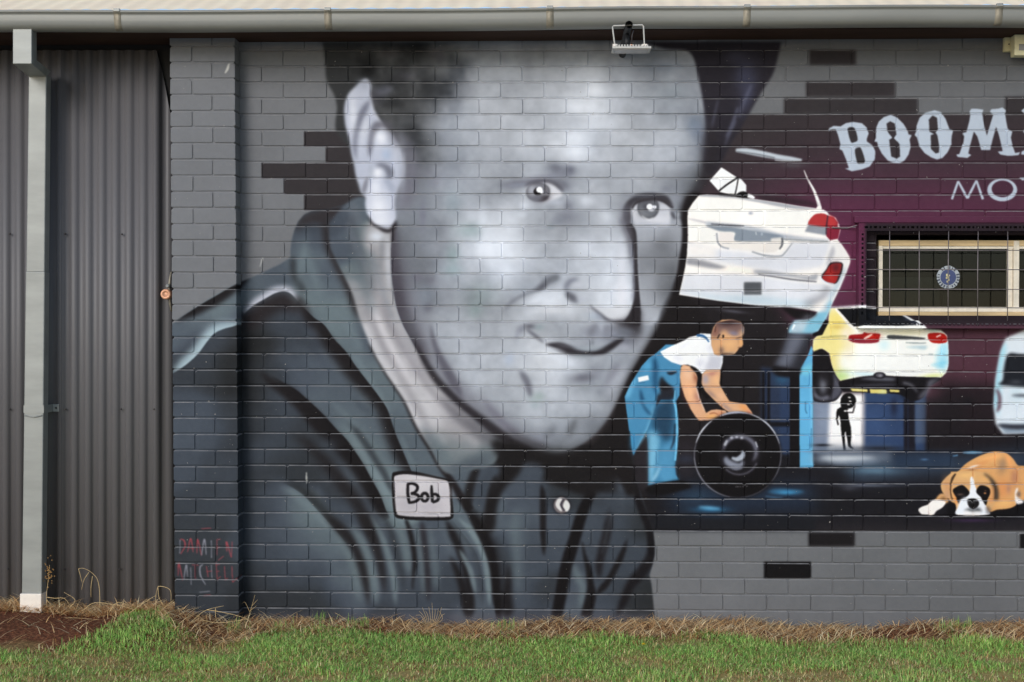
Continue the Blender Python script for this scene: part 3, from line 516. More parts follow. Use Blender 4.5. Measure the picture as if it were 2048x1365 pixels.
def paint_features():
    # ---- left eye
    frame(960, 290, 5.689)
    stroke([(200, 455, 3), (330, 455, 6), (440, 440, 9), (560, 425, 11), (680, 408, 10), (760, 405, 8), (850, 425, 10), (930, 465, 14), (990, 480, 12)], (104, 104, 114), 4.2, .9)
    blob(960, 450, 70, 50, (112, 114, 124), .7, 25); blob(420, 455, 110, 24, (128, 132, 144), .7, -5)
    fill([(560, 470), (640, 445), (720, 425), (775, 428), (830, 448), (890, 498), (945, 552), (915, 595), (850, 622), (780, 645), (700, 655), (620, 640), (560, 600), (530, 540)], (206, 206, 212), 1.6)
    ring(660, 540, 138, 112, (92, 92, 98), 1.4); ring(662, 535, 118, 94, (122, 122, 130), 2)
    blob(585, 510, 40, 55, (168, 170, 178), .8); blob(740, 500, 40, 40, (108, 106, 112), .8); blob(730, 610, 60, 34, (58, 52, 56), .85, -20); blob(640, 610, 60, 30, (104, 104, 112), .8)
    ring(655, 530, 42, 44, (40, 36, 38), 1.2); fill([(610, 540), (650, 570), (700, 565), (660, 530), (625, 510)], (36, 32, 34), 1)
    ring(676, 512, 36, 34, (238, 238, 242), 1.2); ring(700, 535, 18, 24, (232, 232, 238), 1.2)
    stroke([(520, 470, 3), (570, 438, 6), (680, 415, 7), (770, 415, 6), (850, 445, 6), (910, 490, 6), (950, 540, 3)], (84, 82, 90), 1.6, .85)
    stroke([(560, 620, 2), (620, 655, 4), (700, 668, 3)], (140, 142, 152), 2, .7)
    blob(860, 262, 80, 50, (104, 106, 116), .8, 15); blob(1020, 285, 56, 50, (92, 94, 106), .8); blob(930, 320, 120, 44, (118, 120, 132), .6); blob(800, 345, 130, 20, (136, 138, 150), .5)
    blob(1000, 690, 56, 60, (108, 110, 120), .75); blob(990, 820, 110, 80, (118, 120, 130), .75); blob(890, 860, 70, 50, (126, 130, 140), .7); blob(800, 930, 40, 26, (130, 140, 148), .6)
    blob(500, 690, 60, 50, 214, .7); blob(1190, 640, 60, 60, 206, .6); blob(860, 655, 90, 30, (186, 190, 202), .5); blob(1440, 820, 60, 70, 205, .6); blob(470, 790, 60, 30, 200, .5)
    # ---- right eye
    frame(1120, 330, 5.689)
    wash([(1120 + x / 5.689, 330 + y / 5.689, v) for x, y, v in ((900, 760, 152), (1000, 760, 150), (1100, 790, 146), (1200, 830, 112), (1300, 760, 138), (1340, 900, 140), (940, 900, 150), (1000, 950, 118), (1150, 930, 92), (1240, 900, 110), (1100, 1010, 116), (960, 1010, 128), (1000, 1100, 112), (920, 1150, 120), (1150, 1150, 112), (1250, 1200, 88), (1320, 1050, 110), (1000, 1280, 138), (1150, 1300, 112), (1000, 1400, 142), (1150, 1420, 116), (1240, 1400, 80), (1020, 1560, 150), (1130, 1600, 140), (1200, 1560, 100), (1020, 1720, 152), (1100, 1760, 160), (1300, 620, 140))], lambda v: (v * .98 + 10, v + 10, v * 1.05 + 10), 13,
         [(850, 660), (1000, 680), (1240, 690), (1340, 600), (1385, 700), (1380, 900), (1350, 1050), (1310, 1250), (1240, 1450), (1150, 1650), (1090, 1800), (920, 1800), (910, 1500), (890, 1200), (880, 900), (870, 760)], 2.5)
    stroke([(800, 730, 12), (770, 640, 14), (765, 560, 14), (772, 490, 14), (810, 430, 13), (880, 385, 12), (990, 362, 12), (1100, 365, 12), (1190, 385, 12), (1250, 435, 9), (1285, 480, 5)], (58, 55, 60), 2.6, .95)
    blob(740, 540, 60, 90, (112, 112, 122), .6); blob(940, 345, 160, 26, (92, 94, 104), .6); blob(1230, 270, 70, 34, (122, 124, 134), .6); blob(1330, 370, 60, 50, (138, 140, 150), .5); blob(700, 640, 40, 60, (120, 120, 130), .5)
    fill([(812, 510), (840, 462), (890, 428), (960, 405), (1110, 402), (1185, 432), (1255, 485), (1262, 540), (1250, 620), (1240, 690), (1060, 700), (870, 695), (842, 640), (818, 570)], (190, 191, 198), 1.8)
    blob(1030, 690, 170, 40, (168, 172, 182), .8); blob(1110, 620, 110, 40, (208, 208, 214), .7); blob(850, 540, 24, 60, (200, 200, 206), .7)
    IR = shape_mask([(800, 408), (1300, 408), (1300, 720), (800, 720)], .8, False)
    ring(1004, 486, 124, 132, (78, 78, 84), 1.3, 1, 0, IR); ring(1004, 486, 108, 116, (106, 108, 114), 2, 1, 0, IR)
    blob(950, 540, 60, 50, (128, 130, 136), .7); blob(985, 470, 44, 44, (70, 68, 74), .85); blob(1000, 430, 110, 24, (92, 92, 98), .7)
    ring(1020, 478, 36, 34, (236, 236, 240), 1.2); ring(1074, 480, 24, 20, (228, 228, 234), 1.2); ring(1040, 515, 34, 14, (222, 222, 228), 1.3)
    stroke([(818, 500, 4), (850, 448, 5), (910, 412, 6), (1000, 396, 6), (1110, 395, 6), (1190, 420, 6), (1262, 476, 5), (1290, 488, 3)], (54, 50, 54), 1.3, .9)
    stroke([(930, 580, 2), (970, 610, 3), (1015, 625, 3), (1060, 605, 2)], (222, 222, 226), 1.4, .8)
    stroke([(1262, 530, 3), (1288, 575, 6), (1308, 615, 5)], (58, 56, 62), 1.6, .9); blob(1335, 565, 24, 30, (160, 164, 172), .8); blob(1300, 660, 30, 30, (150, 152, 160), .6)
    # ---- shadow line down the nose
    frame()
    fill([(1252, 452), (1262, 448), (1269, 456), (1273, 470), (1274.5, 500), (1275, 520), (1276, 545), (1278.5, 580), (1281, 612), (1281, 640), (1279, 652), (1270, 652), (1256, 648), (1246, 644), (1250, 640), (1257, 630), (1264, 614), (1267, 598), (1268, 580), (1267, 545), (1265, 500), (1262, 480)], (46, 42, 45), 1.5, .97)
    stroke([(1248, 432, 6), (1253, 452, 14), (1259, 475, 12), (1262, 495, 7), (1264, 530, 4)], (92, 90, 98), 4, .8)
    stroke([(1262, 480, 4), (1265, 530, 5), (1267, 580, 5), (1264, 606, 5)], (120, 122, 134), 2.5, .6)
    stroke([(1246, 470, 4), (1244, 530, 9), (1247, 580, 12), (1245, 610, 9)], (214, 214, 222), 5, .6)
    blob(1262, 660, 17, 20, (52, 48, 52), .85); blob(1236, 664, 30, 14, (92, 92, 100), .75); blob(1252, 684, 22, 12, (122, 124, 134), .6); blob(1190, 672, 26, 16, (150, 154, 166), .5)
    # ---- nose, cheek crease, mouth
    frame(1000, 500, 5.689)
    fill([(620, 285), (665, 292), (672, 318), (640, 350), (560, 388), (500, 440), (430, 470), (330, 505), (230, 550), (130, 620), (60, 690), (90, 620), (200, 530), (330, 470), (430, 410), (500, 345), (560, 305)], (102, 104, 112), 3.4, .9)
    blob(470, 420, 60, 28, (76, 75, 82), .7, -30); blob(620, 315, 44, 30, (112, 116, 122), .7, -20); blob(300, 440, 130, 40, (150, 156, 166), .6, -15)
    blob(420, 570, 120, 34, 210, .75, -15); blob(580, 520, 90, 40, 202, .6, -10); blob(720, 420, 40, 60, (178, 182, 192), .6)
    blob(600, 690, 160, 30, (204, 204, 208), .6, 0)
    stroke([(900, 335, 3), (830, 345, 6), (780, 378, 8), (752, 430, 6), (745, 460, 3)], (112, 114, 126), 3, .85)
    stroke([(752, 470, 4), (785, 515, 10), (830, 550, 12), (885, 600, 6)], (86, 86, 94), 3, .9)
    blob(880, 400, 60, 36, (196, 198, 206), .6); blob(930, 560, 60, 30, (170, 174, 186), .5)
    fill([(1060, 640), (1180, 660), (1360, 640), (1480, 640), (1470, 710), (1420, 780), (1340, 806), (1230, 800), (1140, 735)], (198, 199, 204), 2.2, .85)
    blob(1380, 520, 60, 150, (214, 214, 220), .6)
    stroke([(1020, 635, 2), (1085, 690, 4), (1150, 745, 6), (1210, 790, 6), (1300, 815, 4), (1400, 815, 4)], (72, 70, 76), 1.7, .92)
    blob(1120, 760, 60, 34, (134, 138, 150), .7, 35); blob(1060, 760, 70, 40, (166, 176, 190), .5)
    fill([(1290, 818), (1400, 806), (1470, 760), (1530, 660), (1600, 690), (1592, 860), (1570, 960), (1500, 900), (1380, 870)], (44, 40, 43), 5, .9)
    blob(1430, 930, 90, 40, (98, 102, 110), .7); blob(1370, 990, 80, 24, (118, 124, 132), .6)
    stroke([(1100, 840, 4), (1075, 890, 9), (1035, 945, 11), (1005, 980, 6)], (108, 108, 116), 4, .85); stroke([(1240, 860, 4), (1215, 910, 10), (1195, 960, 6)], (118, 118, 126), 4, .8)
    blob(1150, 900, 26, 60, (176, 180, 190), .6); blob(1280, 950, 40, 30, (160, 162, 172), .5); blob(1050, 1050, 20, 34, (118, 122, 128), .6)
    fill([(560, 1072), (680, 1062), (780, 1080), (900, 1120), (1020, 1140), (1150, 1110), (1260, 1060), (1360, 1020), (1420, 1010), (1370, 1050), (1270, 1115), (1180, 1165), (1060, 1182), (900, 1176), (780, 1150), (660, 1112)], (112, 118, 126), 3.6, .6)
    blob(1180, 930, 190, 60, (128, 131, 142), .55); blob(1320, 1000, 110, 50, (116, 119, 130), .6)
    stroke([(520, 1078, 2), (600, 1086, 9), (680, 1108, 16), (780, 1142, 15), (880, 1166, 10), (1000, 1178, 7), (1090, 1174, 8), (1180, 1150, 12), (1270, 1098, 12), (1340, 1050, 10), (1410, 1014, 5)], (42, 38, 42), 2, .97)
    blob(720, 1090, 90, 26, (84, 82, 88), .75, 12); blob(1000, 1120, 120, 26, (150, 158, 166), .6); blob(1440, 1030, 30, 30, (108, 110, 120), .6)
    stroke([(305, 905, 4), (370, 955, 7), (430, 1002, 6), (495, 1055, 3)], (104, 104, 112), 1.8, .9)
    blob(340, 870, 70, 32, (96, 96, 104), .85); blob(235, 905, 50, 40, (116, 118, 128), .7, -40); blob(190, 970, 26, 60, (140, 142, 154), .6, 20); blob(440, 880, 50, 34, (138, 152, 156), .6)
    stroke([(780, 1195, 2), (920, 1208, 5), (1040, 1204, 3)], (128, 136, 142), 3, .6)
    blob(620, 1220, 110, 34, 214, .7, 15); blob(800, 1290, 70, 40, 214, .6, 20); blob(640, 1130, 80, 20, 196, .5, 15); blob(1420, 1110, 60, 40, (166, 168, 180), .5)
    frame(960, 620, 5.689)
    blob(1180, 770, 130, 50, (98, 98, 108), .8, -6); blob(1330, 700, 70, 40, (132, 134, 144), .6); blob(1190, 880, 50, 30, (140, 148, 152), .5)
    stroke([(1580, 600, 6), (1550, 680, 12), (1490, 780, 12), (1430, 880, 6)], (118, 118, 128), 5, .7); stroke([(1680, 600, 5), (1600, 720, 10), (1500, 880, 12), (1440, 980, 8)], (172, 174, 184), 5, .6)
    stroke([(445, 690, 3), (500, 760, 9), (540, 840, 10), (565, 930, 8), (585, 1000, 3)], (98, 98, 108), 3.4, .85)
    blob(680, 980, 40, 40, (146, 160, 158), .5); blob(620, 1080, 40, 50, (150, 162, 168), .5); blob(330, 560, 50, 60, (168, 178, 196), .6)
    frame()
# ---------------------------------------------------------------- the mural: garage scene and lettering
def paint_white_car():
    frame(1340, 280, 5.251); W = (236, 231, 226)
    # raised roof line and rear spoiler strokes
    stroke([(690, 110, 6), (800, 118, 11), (950, 145, 12), (1120, 178, 10), (1280, 200, 8), (1385, 214, 4)], (188, 196, 204), 1.5, .95)
    stroke([(700, 122, 2), (900, 150, 3), (1100, 190, 3)], (96, 98, 104), 1, .7)
    stroke([(1100, 215, 3), (1220, 222, 4), (1380, 216, 2)], (196, 202, 206), 1, .6)
    blob(1290, 265, 110, 26, (92, 92, 96), .5)
    stroke([(1408, 320, 1.5), (1450, 420, 3), (1510, 530, 5), (1550, 630, 6.5), (1575, 720, 7.5)], (230, 228, 226), 1, 1)
    fill([(960, 580), (1200, 610), (1480, 650), (1540, 700), (1200, 660), (960, 640)], (44, 36, 40), 3, .7)
    body = [(302, 585), (390, 575), (680, 597), (900, 625), (1130, 658), (1350, 695), (1535, 720), (1548, 700), (1582, 695), (1600, 735), (1660, 782), (1740, 820), (1780, 900), (1790, 950), (1762, 1050), (1800, 1095), (1850, 1170), (1892, 1245), (1890, 1290), (1850, 1400), (1780, 1570), (1700, 1730), (1640, 1870), (1555, 2010), (1250, 2025), (1310, 1905), (1400, 1890), (1480, 1870), (1550, 1810), (1400, 1780), (1180, 1755), (900, 1738), (500, 1690), (95, 1628), (130, 1480), (160, 1330), (180, 1200), (188, 1000), (184, 850), (186, 745), (240, 660)]
    fill(body, W, .9, 1, False)
    B = shape_mask(body, .9, False)
    fill([(300, 592), (390, 572), (680, 595), (900, 625), (1130, 658), (1350, 695), (1540, 722), (1350, 728), (1130, 698), (900, 652), (680, 615), (400, 600)], (166, 167, 172), 1.4, 1, True, B)
    blob(845, 768, 22, 16, (150, 154, 166), .9, 0, B)
    # shadow seam above the number plate and the plate recess
    stroke([(190, 830, 2), (300, 852, 4), (380, 872, 4)], (182, 180, 184), 1.5, .8, B)
    fill([(390, 862), (560, 878), (760, 896), (960, 935), (1160, 985), (1400, 1022), (1660, 1050), (1660, 1062), (1400, 1050), (1160, 1035), (960, 985), (760, 930), (560, 935), (400, 905)], (160, 166, 176), 2.2, .9, True, B)
    stroke([(430, 885, 3), (640, 898, 4), (780, 905, 2)], (92, 92, 98), 1.2, .8, B)
    fill([(380, 900), (500, 912), (700, 925), (1000, 975), (1180, 1010), (1160, 1060), (1040, 1068), (690, 1065), (680, 975), (520, 960)], (120, 130, 142), 1.5, .9, True, B)
    fill([(520, 968), (670, 980), (672, 1062), (515, 1068)], (226, 218, 214), 1.2, .95, False, B)
    fill([(500, 1062), (690, 1070), (900, 1072), (1050, 1078), (1060, 1040), (1120, 1030), (1180, 1030), (1180, 1100), (1130, 1160), (1050, 1185), (860, 1170), (640, 1150), (540, 1130)], (220, 214, 208), 1.4, .9, True, B)
    stroke([(490, 980, 3), (505, 1080, 3), (550, 1125, 3), (620, 1145, 3)], (128, 132, 142), 1.2, .8, B); stroke([(1180, 1030, 4), (1178, 1100, 4), (1150, 1150, 3)], (74, 78, 84), 1.1, .85, B)
    stroke([(900, 965, 2), (908, 1000, 2)], (200, 202, 206), 1, .8, B); stroke([(965, 975, 4), (965, 1005, 3)], (170, 178, 188), 1, .8, B)
    fill([(185, 1085), (490, 1150), (760, 1175), (1000, 1215), (1160, 1225), (1200, 1190), (1290, 1075), (1700, 1075), (1610, 1330), (1200, 1400), (880, 1350), (600, 1300), (188, 1235)], (204, 206, 214), 4, .85, False, B)
    fill([(185, 1090), (480, 1130), (480, 1235), (185, 1230)], (232, 226, 220), 4, .8, False, B)
    stroke([(860, 1175, 3), (1000, 1215, 3.5), (1150, 1222, 3), (1200, 1195, 3), (1285, 1085, 2)], (140, 144, 150), 1.2, .8, B)
    stroke([(1190, 1045, 3), (1400, 1055, 3), (1660, 1064, 2)], (112, 118, 122), 1.2, .7, B)
    # bumper crease
    fill([(185, 1250), (300, 1258), (470, 1300), (600, 1345), (560, 1362), (420, 1348), (260, 1322), (175, 1305)], (138, 138, 144), 2, .9, True, B)
    fill([(168, 1320), (400, 1355), (590, 1385), (860, 1405), (860, 1360), (640, 1330), (600, 1335), (480, 1365), (250, 1330)], (240, 230, 220), 2.2, .9, True, B)
    fill([(890, 1368), (1060, 1378), (1250, 1410), (1450, 1430), (1550, 1410), (1520, 1480), (1300, 1450), (1060, 1420), (900, 1402)], (146, 148, 156), 2.2, .85, True, B)
    stroke([(930, 1415, 2), (1100, 1440, 3), (1300, 1470, 3.5), (1540, 1492, 2)], (70, 70, 76), 1, .85, B)
    fill([(150, 1410), (700, 1415), (1000, 1440), (1500, 1510), (1750, 1500), (1700, 1640), (1600, 1680), (1400, 1760), (900, 1735), (90, 1625)], (202, 205, 214), 3.5, .75, False, B)
    fill([(90, 1590), (500, 1640), (950, 1640), (1250, 1680), (1500, 1700), (1500, 1760), (1100, 1752), (500, 1700)], (168, 192, 204), 5, .6, False, B)
    fill([(1420, 1690), (1580, 1620), (1640, 1500), (1690, 1560), (1600, 1700), (1450, 1760)], (112, 112, 118), 5, .5, True, B)
    rect(1488, 565, 1523, 590, (92, 94, 98), 1.3, .95); rect(1489, 566, 1521, 578, (76, 78, 82), 2, .6)
    frame(1340, 280, 5.251)
    # lights
    red, red2 = (168, 56, 58), (128, 42, 60)
    fill([(1520, 785), (1650, 790), (1640, 915), (1455, 895)], red, 1.2, 1, True, B); fill([(1455, 890), (1640, 918), (1645, 1005), (1415, 965)], (140, 144, 152), 1.3, 1, False, B)
    fill([(1650, 795), (1720, 812), (1765, 870), (1760, 910), (1790, 925), (1765, 1040), (1680, 1055), (1640, 1010)], red2, 1.2, 1, False); fill([(1665, 800), (1720, 815), (1755, 870), (1745, 905), (1650, 900)], (184, 62, 62), 2.5, .9, True)
    stroke([(1658, 790, 2), (1642, 920, 3), (1640, 1000, 2)], (58, 40, 52), 1, .9)
    stroke([(1600, 740, 5), (1640, 765, 5), (1662, 785, 2)], (232, 228, 228), 1, 1)
    fill([(1700, 1075), (1770, 1075), (1850, 1180), (1893, 1250), (1870, 1330), (1800, 1480), (1740, 1560), (1600, 1510), (1550, 1470), (1610, 1330), (1690, 1090)], (224, 222, 220), 1.6, .95, False)
    fill([(1710, 1110), (1730, 1190), (1680, 1290), (1640, 1330), (1660, 1230)], (172, 172, 178), 2, .8)
    fill([(1850, 1350), (1780, 1540), (1700, 1700), (1640, 1840), (1560, 1980), (1500, 1950), (1600, 1780), (1690, 1600), (1780, 1400)], (170, 186, 196), 3, .8)
    fill([(1690, 1290), (1800, 1290), (1815, 1340), (1790, 1430), (1740, 1510), (1640, 1500), (1590, 1440), (1640, 1360)], (50, 40, 44), 1.2)
    fill([(1690, 1310), (1790, 1300), (1795, 1350), (1765, 1440), (1730, 1505), (1650, 1495), (1600, 1450), (1640, 1380)], (150, 42, 42), 1.2)
    blob(1740, 1340, 40, 50, (84, 34, 40), .8); blob(1690, 1430, 40, 40, (186, 56, 48), .6); stroke([(1580, 1455, 3), (1640, 1500, 3.5), (1720, 1515, 2)], (220, 224, 232), 1, .9)
    # sill, strut and dark underside
    fill([(1550, 1815), (1640, 1800), (1660, 1730), (1700, 1690), (1640, 1880), (1560, 2010), (1470, 2040), (1250, 2030), (1310, 1905), (1450, 1885), (1510, 1850)], (122, 178, 200), 2, .95)
    fill([(1320, 1905), (1440, 1895), (1400, 2010), (1270, 2025)], (186, 196, 204), 3, .8); stroke([(1310, 1940, 4), (1285, 1995, 3)], (236, 240, 244), 1.2, .9)
    fill([(1630, 1890), (1670, 1910), (1600, 2050), (1500, 2070), (1500, 2035), (1560, 2010)], (24, 21, 24), 1.2, 1, False)
    fill([(1180, 1760), (1400, 1785), (1540, 1818), (1480, 1870), (1390, 1885), (1300, 1870)], (26, 22, 24), 2.2, 1)
    blob(1440, 1860, 60, 34, (96, 98, 106), .6, -20)
    fill([(1250, 2035), (1480, 2050), (1500, 2060), (1420, 2270), (1360, 2440), (1080, 2400), (1160, 2250)], (46, 46, 52), 2.5, 1, False)
    fill([(1250, 2060), (1420, 2060), (1330, 2240), (1260, 2380), (1110, 2370), (1190, 2230)], (120, 124, 138), 6, .75)
    fill([(1080, 2380), (1240, 2400), (1370, 2420), (1340, 2480), (1240, 2495), (1110, 2470)], (26, 23, 26), 2, 1)
    # open tailgate glass seen over the boot
    fill([(540, 290), (710, 400), (745, 410), (800, 475), (802, 560), (690, 590), (520, 548), (415, 430)], (240, 240, 240), .9, 1, False)
    stroke([(715, 395, 3.4), (600, 470, 3.4), (510, 540, 3)], INK, .8, 1); stroke([(718, 400, 2.4), (700, 500, 2.4), (680, 590, 2.4)], INK, .8, 1)
    fill([(690, 590), (720, 555), (760, 542), (805, 552), (840, 610), (720, 605)], INK, .9, 1); fill([(530, 560), (600, 568), (670, 572), (700, 580), (680, 596), (520, 584)], INK, .9, 1)
    fill([(820, 565), (860, 575), (895, 605), (880, 622), (812, 605)], (238, 238, 238), .9, 1, False)
    blob(660, 1800, 120, 16, (84, 82, 90), .8, 6)
    frame()

def paint_yellow_car():
    frame(1560, 600, 5.251)
    # blue lift posts and far doorway behind
    for x0, x1, y0, y1, c in ((0, 105, 770, 1620, (48, 62, 88)), (880, 1530, 960, 1590, (52, 68, 98)), (345, 560, 1060, 1600, (116, 126, 146))):
        fill([(x0, y0), (x1, y0), (x1, y1), (x0, y1)], c, 2.2, 1, False)
    fill([(-200, 700), (105, 760), (105, 1620), (-200, 1600)], (48, 60, 84), 3, .8, False)
    blob(20, 830, 80, 60, (50, 88, 116), .7); blob(1000, 1300, 120, 160, (64, 84, 120), .6); blob(450, 1250, 60, 200, (138, 148, 166), .6)
    for x in (-190, -130): fill([(x, 760), (x + 26, 760), (x + 26, 1620), (x, 1620)], (22, 20, 24), 1.5, 1, False)
    fill([(-200, 1285), (105, 1285), (105, 1330), (-200, 1330)], (22, 20, 24), 1.5, .9, False)
    fill([(105, 700), (210, 720), (210, 1750), (105, 1750)], (24, 21, 24), 1.2, 1, False)
    fill([(330, 480), (345, 520), (345, 1700), (355, 1762), (208, 1765), (205, 1400), (205, 760), (215, 720), (290, 590)], (98, 166, 204), 1, 1, False)
    fill([(215, 720), (340, 660), (340, 790), (208, 790)], (124, 198, 214), 3, .7, False); stroke([(330, 760, 4), (335, 1200, 5), (340, 1740, 5)], (132, 196, 230), 2, .6)
    stroke([(268, 1075, 1.6), (270, 1160, 1.6), (285, 1195, 1.6)], (30, 60, 90), .8, .7); stroke([(330, 1350, 2), (326, 1560, 2)], (36, 70, 104), .8, .5)
    fill([(550, 985), (880, 985), (872, 1600), (500, 1600), (520, 1080)], (236, 232, 232), 3, 1, False)
    blob(880, 1300, 16, 300, (150, 148, 160), .4)
    for x0, x1 in ((1300, 1345), (1345, 1420)): fill([(x0, 1040), (x1, 1040), (x1, 1600), (x0, 1600)], (30, 28, 36), 1.4, .95, False)
    fill([(1420, 1060), (1535, 1040), (1530, 1500), (1420, 1510)], (74, 86, 108), 2, .9, False); fill([(1530, 1030), (1900, 1040), (1900, 1600), (1530, 1600)], (34, 30, 34), 6, .8, False)
    blob(1195, 1120, 34, 90, (34, 38, 56), .8); blob(1960, 1060, 70, 40, (28, 26, 30), .8); blob(1850, 1200, 120, 90, (34, 29, 32), .6)
    # car body
    body = [(520, 90), (590, 85), (700, 78), (840, 62), (1000, 78), (1120, 100), (1300, 150), (1420, 220), (1460, 265), (1510, 305), (1690, 318), (1750, 370), (1765, 450), (1770, 560), (1768, 690), (1750, 760), (1690, 820), (1500, 815), (1200, 805), (1000, 800), (760, 830), (640, 855), (560, 760), (520, 560), (440, 510), (370, 560), (345, 520), (350, 420), (450, 320), (510, 230)]
    fill(body, (238, 236, 230), 1, 1, False)
    Y = shape_mask(body, 1, False)
    fill([(500, 100), (620, 130), (740, 300), (740, 480), (640, 560), (620, 700), (700, 850), (540, 860), (300, 560), (350, 380)], (226, 212, 140), 6, .95, True, Y)
    blob(600, 240, 90, 120, (228, 206, 110), .6, 0, Y); blob(640, 800, 90, 60, (176, 206, 140), .8, -10, Y); blob(720, 500, 60, 120, (224, 212, 180), .6, 0, Y); blob(1600, 800, 120, 26, (206, 214, 130), .7, -6, Y)
    blob(690, 350, 60, 70, (232, 222, 214), .7, 0, Y); blob(1300, 350, 260, 30, (222, 216, 186), .7, 0, Y)
    stroke([(430, 395, 2), (560, 385, 3), (700, 382, 2)], (150, 140, 90), 1.2, .6, Y); blob(600, 285, 60, 20, (196, 166, 90), .5, 0, Y)
    fill([(1690, 470), (1768, 450), (1768, 700), (1700, 740), (1640, 640)], (146, 210, 232), 5, .8, True, Y); stroke([(1580, 690, 2), (1680, 670, 5), (1760, 655, 3)], (112, 196, 224), 2, .7, Y); stroke([(1620, 710, 2), (1720, 700, 4)], (98, 184, 214), 2, .7, Y)
    blob(900, 780, 140, 24, (196, 222, 228), .8, 4, Y); blob(1090, 470, 60, 60, (186, 220, 230), .6, 0, Y); blob(1600, 310, 60, 14, (140, 190, 190), .7, 5, Y)
    stroke([(1320, 450, 2), (1430, 455, 3), (1535, 455, 2)], (112, 126, 134), 1.2, .7, Y); fill([(1310, 495), (1530, 480), (1530, 520), (1440, 515)], (160, 188, 200), 2, .8, True, Y); stroke([(1560, 572, 1.5), (1610, 572, 1.5)], (90, 120, 140), .8, .7, Y)
    fill([(1140, 372), (1300, 378), (1510, 400), (1500, 416), (1300, 414), (1145, 410)], (64, 66, 70), 1.2, .95, True, Y)
    # rear glass
    fill([(595, 95), (850, 88), (1010, 95), (1150, 125), (1300, 165), (1440, 262), (1200, 275), (850, 268), (780, 285), (700, 210)], (24, 24, 28), 1.1, 1, False)
    blob(1100, 190, 200, 40, (40, 46, 54), .6, 10); blob(1350, 220, 50, 20, (60, 66, 80), .7, 35)
    stroke([(1290, 160, 2), (1380, 210, 3), (1440, 255, 3.5), (1490, 290, 4)], (214, 216, 220), 1, .9)
    fill([(780, 285), (845, 276), (1470, 282), (1508, 302), (850, 303), (820, 330), (780, 310)], (240, 236, 230), 1, 1, False)
    stroke([(480, 78, 2), (640, 74, 3), (840, 68, 4), (980, 80, 3), (1120, 100, 2)], (226, 224, 230), 1.4, .9)
    stroke([(585, 95, 4), (660, 180, 5), (730, 262, 5), (780, 300, 4)], (234, 230, 226), 1.2, .95)
    # lamps
    for p, c in (([(730, 375), (860, 360), (885, 342), (930, 352), (1045, 358), (1045, 395), (1020, 445), (860, 455), (745, 435)], (146, 30, 32)), ([(1562, 355), (1690, 350), (1745, 380), (1752, 440), (1690, 458), (1600, 450), (1560, 410)], (172, 34, 28))): fill(p, c, 1.1)
    fill([(735, 410), (1020, 425), (1010, 448), (860, 455), (745, 435)], (124, 40, 60), 1.5, .9); blob(960, 385, 70, 30, (204, 44, 30), .8); stroke([(970, 360, 3), (930, 385, 5), (885, 412, 4)], (236, 214, 206), 1, .9); stroke([(1690, 368, 3), (1640, 392, 3)], (240, 226, 220), 1, .9)
    # wheels and undertray
    fill([(350, 570), (390, 530), (430, 518), (480, 540), (510, 590), (545, 700), (600, 820), (650, 930), (640, 990), (580, 1060), (480, 1078), (390, 1070), (350, 1030), (342, 800)], (27, 24, 27), 1.1)
    fill([(560, 760), (610, 850), (650, 935), (620, 1010), (560, 1050), (520, 1060), (550, 960), (565, 860)], (92, 92, 104), 2.4, .85)
    fill([(355, 900), (380, 980), (430, 1020), (500, 1000), (520, 1040), (460, 1060), (380, 1040), (350, 1000)], (110, 110, 122), 2.2, .85)
    ring(455, 880, 70, 120, (28, 25, 28), 1.6, .95); blob(450, 900, 40, 80, (120, 122, 132), .85, 0); blob(470, 780, 40, 60, (34, 31, 35), .8)
    fill([(620, 865), (740, 830), (860, 806), (990, 795), (1100, 795), (1240, 805), (1500, 812), (1690, 822), (1620, 880), (1560, 920), (1500, 1030), (1380, 1060), (1270, 1000), (1150, 985), (900, 975), (720, 965), (660, 960)], (27, 24, 28), 1.2)
    fill([(840, 830), (1000, 815), (1200, 825), (1180, 850), (1000, 845)], (120, 122, 132), 1.8, .85); fill([(730, 905), (900, 890), (1150, 880), (1240, 900), (1100, 908), (850, 918)], (76, 76, 86), 2, .8)
    stroke([(1290, 870, 5), (1380, 900, 6), (1440, 970, 4)], (122, 122, 130), 2, .8); fill([(1560, 850), (1680, 828), (1600, 890), (1550, 980), (1480, 1040), (1450, 1020), (1540, 920)], (112, 112, 122), 3, .8)
    blob(1340, 980, 70, 60, (22, 20, 24), .9); ring(1045, 795, 66, 36, (40, 38, 44), 1.2, 1); ring(1045, 792, 40, 22, (86, 84, 92), 1.2, 1); blob(1050, 795, 16, 12, (150, 148, 154), .8)
    for p in ([(735, 930), (920, 942), (918, 968), (760, 960)], [(940, 938), (1115, 942), (1120, 985), (950, 982)], [(1150, 940), (1255, 948), (1252, 972), (1155, 968)]): fill(p, (212, 196, 116), 1, 1, False)
    blob(1080, 962, 40, 18, (206, 212, 160), .7); blob(830, 945, 60, 10, (232, 222, 160), .7)
    # figure standing in the doorway
    K = (18, 16, 18)
    ring(718, 1060, 80, 82, K, .8)
    fill([(640, 1060), (650, 1030), (700, 1130), (720, 1150), (680, 1160), (640, 1120)], K, .8)
    fill([(600, 1150), (640, 1125), (690, 1140), (710, 1180), (760, 1180), (780, 1120), (795, 1100), (770, 1190), (715, 1190), (722, 1250), (745, 1340), (750, 1420), (742, 1510), (750, 1540), (775, 1565), (740, 1560), (715, 1540), (705, 1460), (690, 1380), (680, 1400), (682, 1500), (690, 1560), (690, 1585), (665, 1580), (655, 1480), (640, 1350), (635, 1250), (615, 1210), (605, 1260), (620, 1310), (605, 1320), (592, 1260), (592, 1180)], K, .8, 1, False)
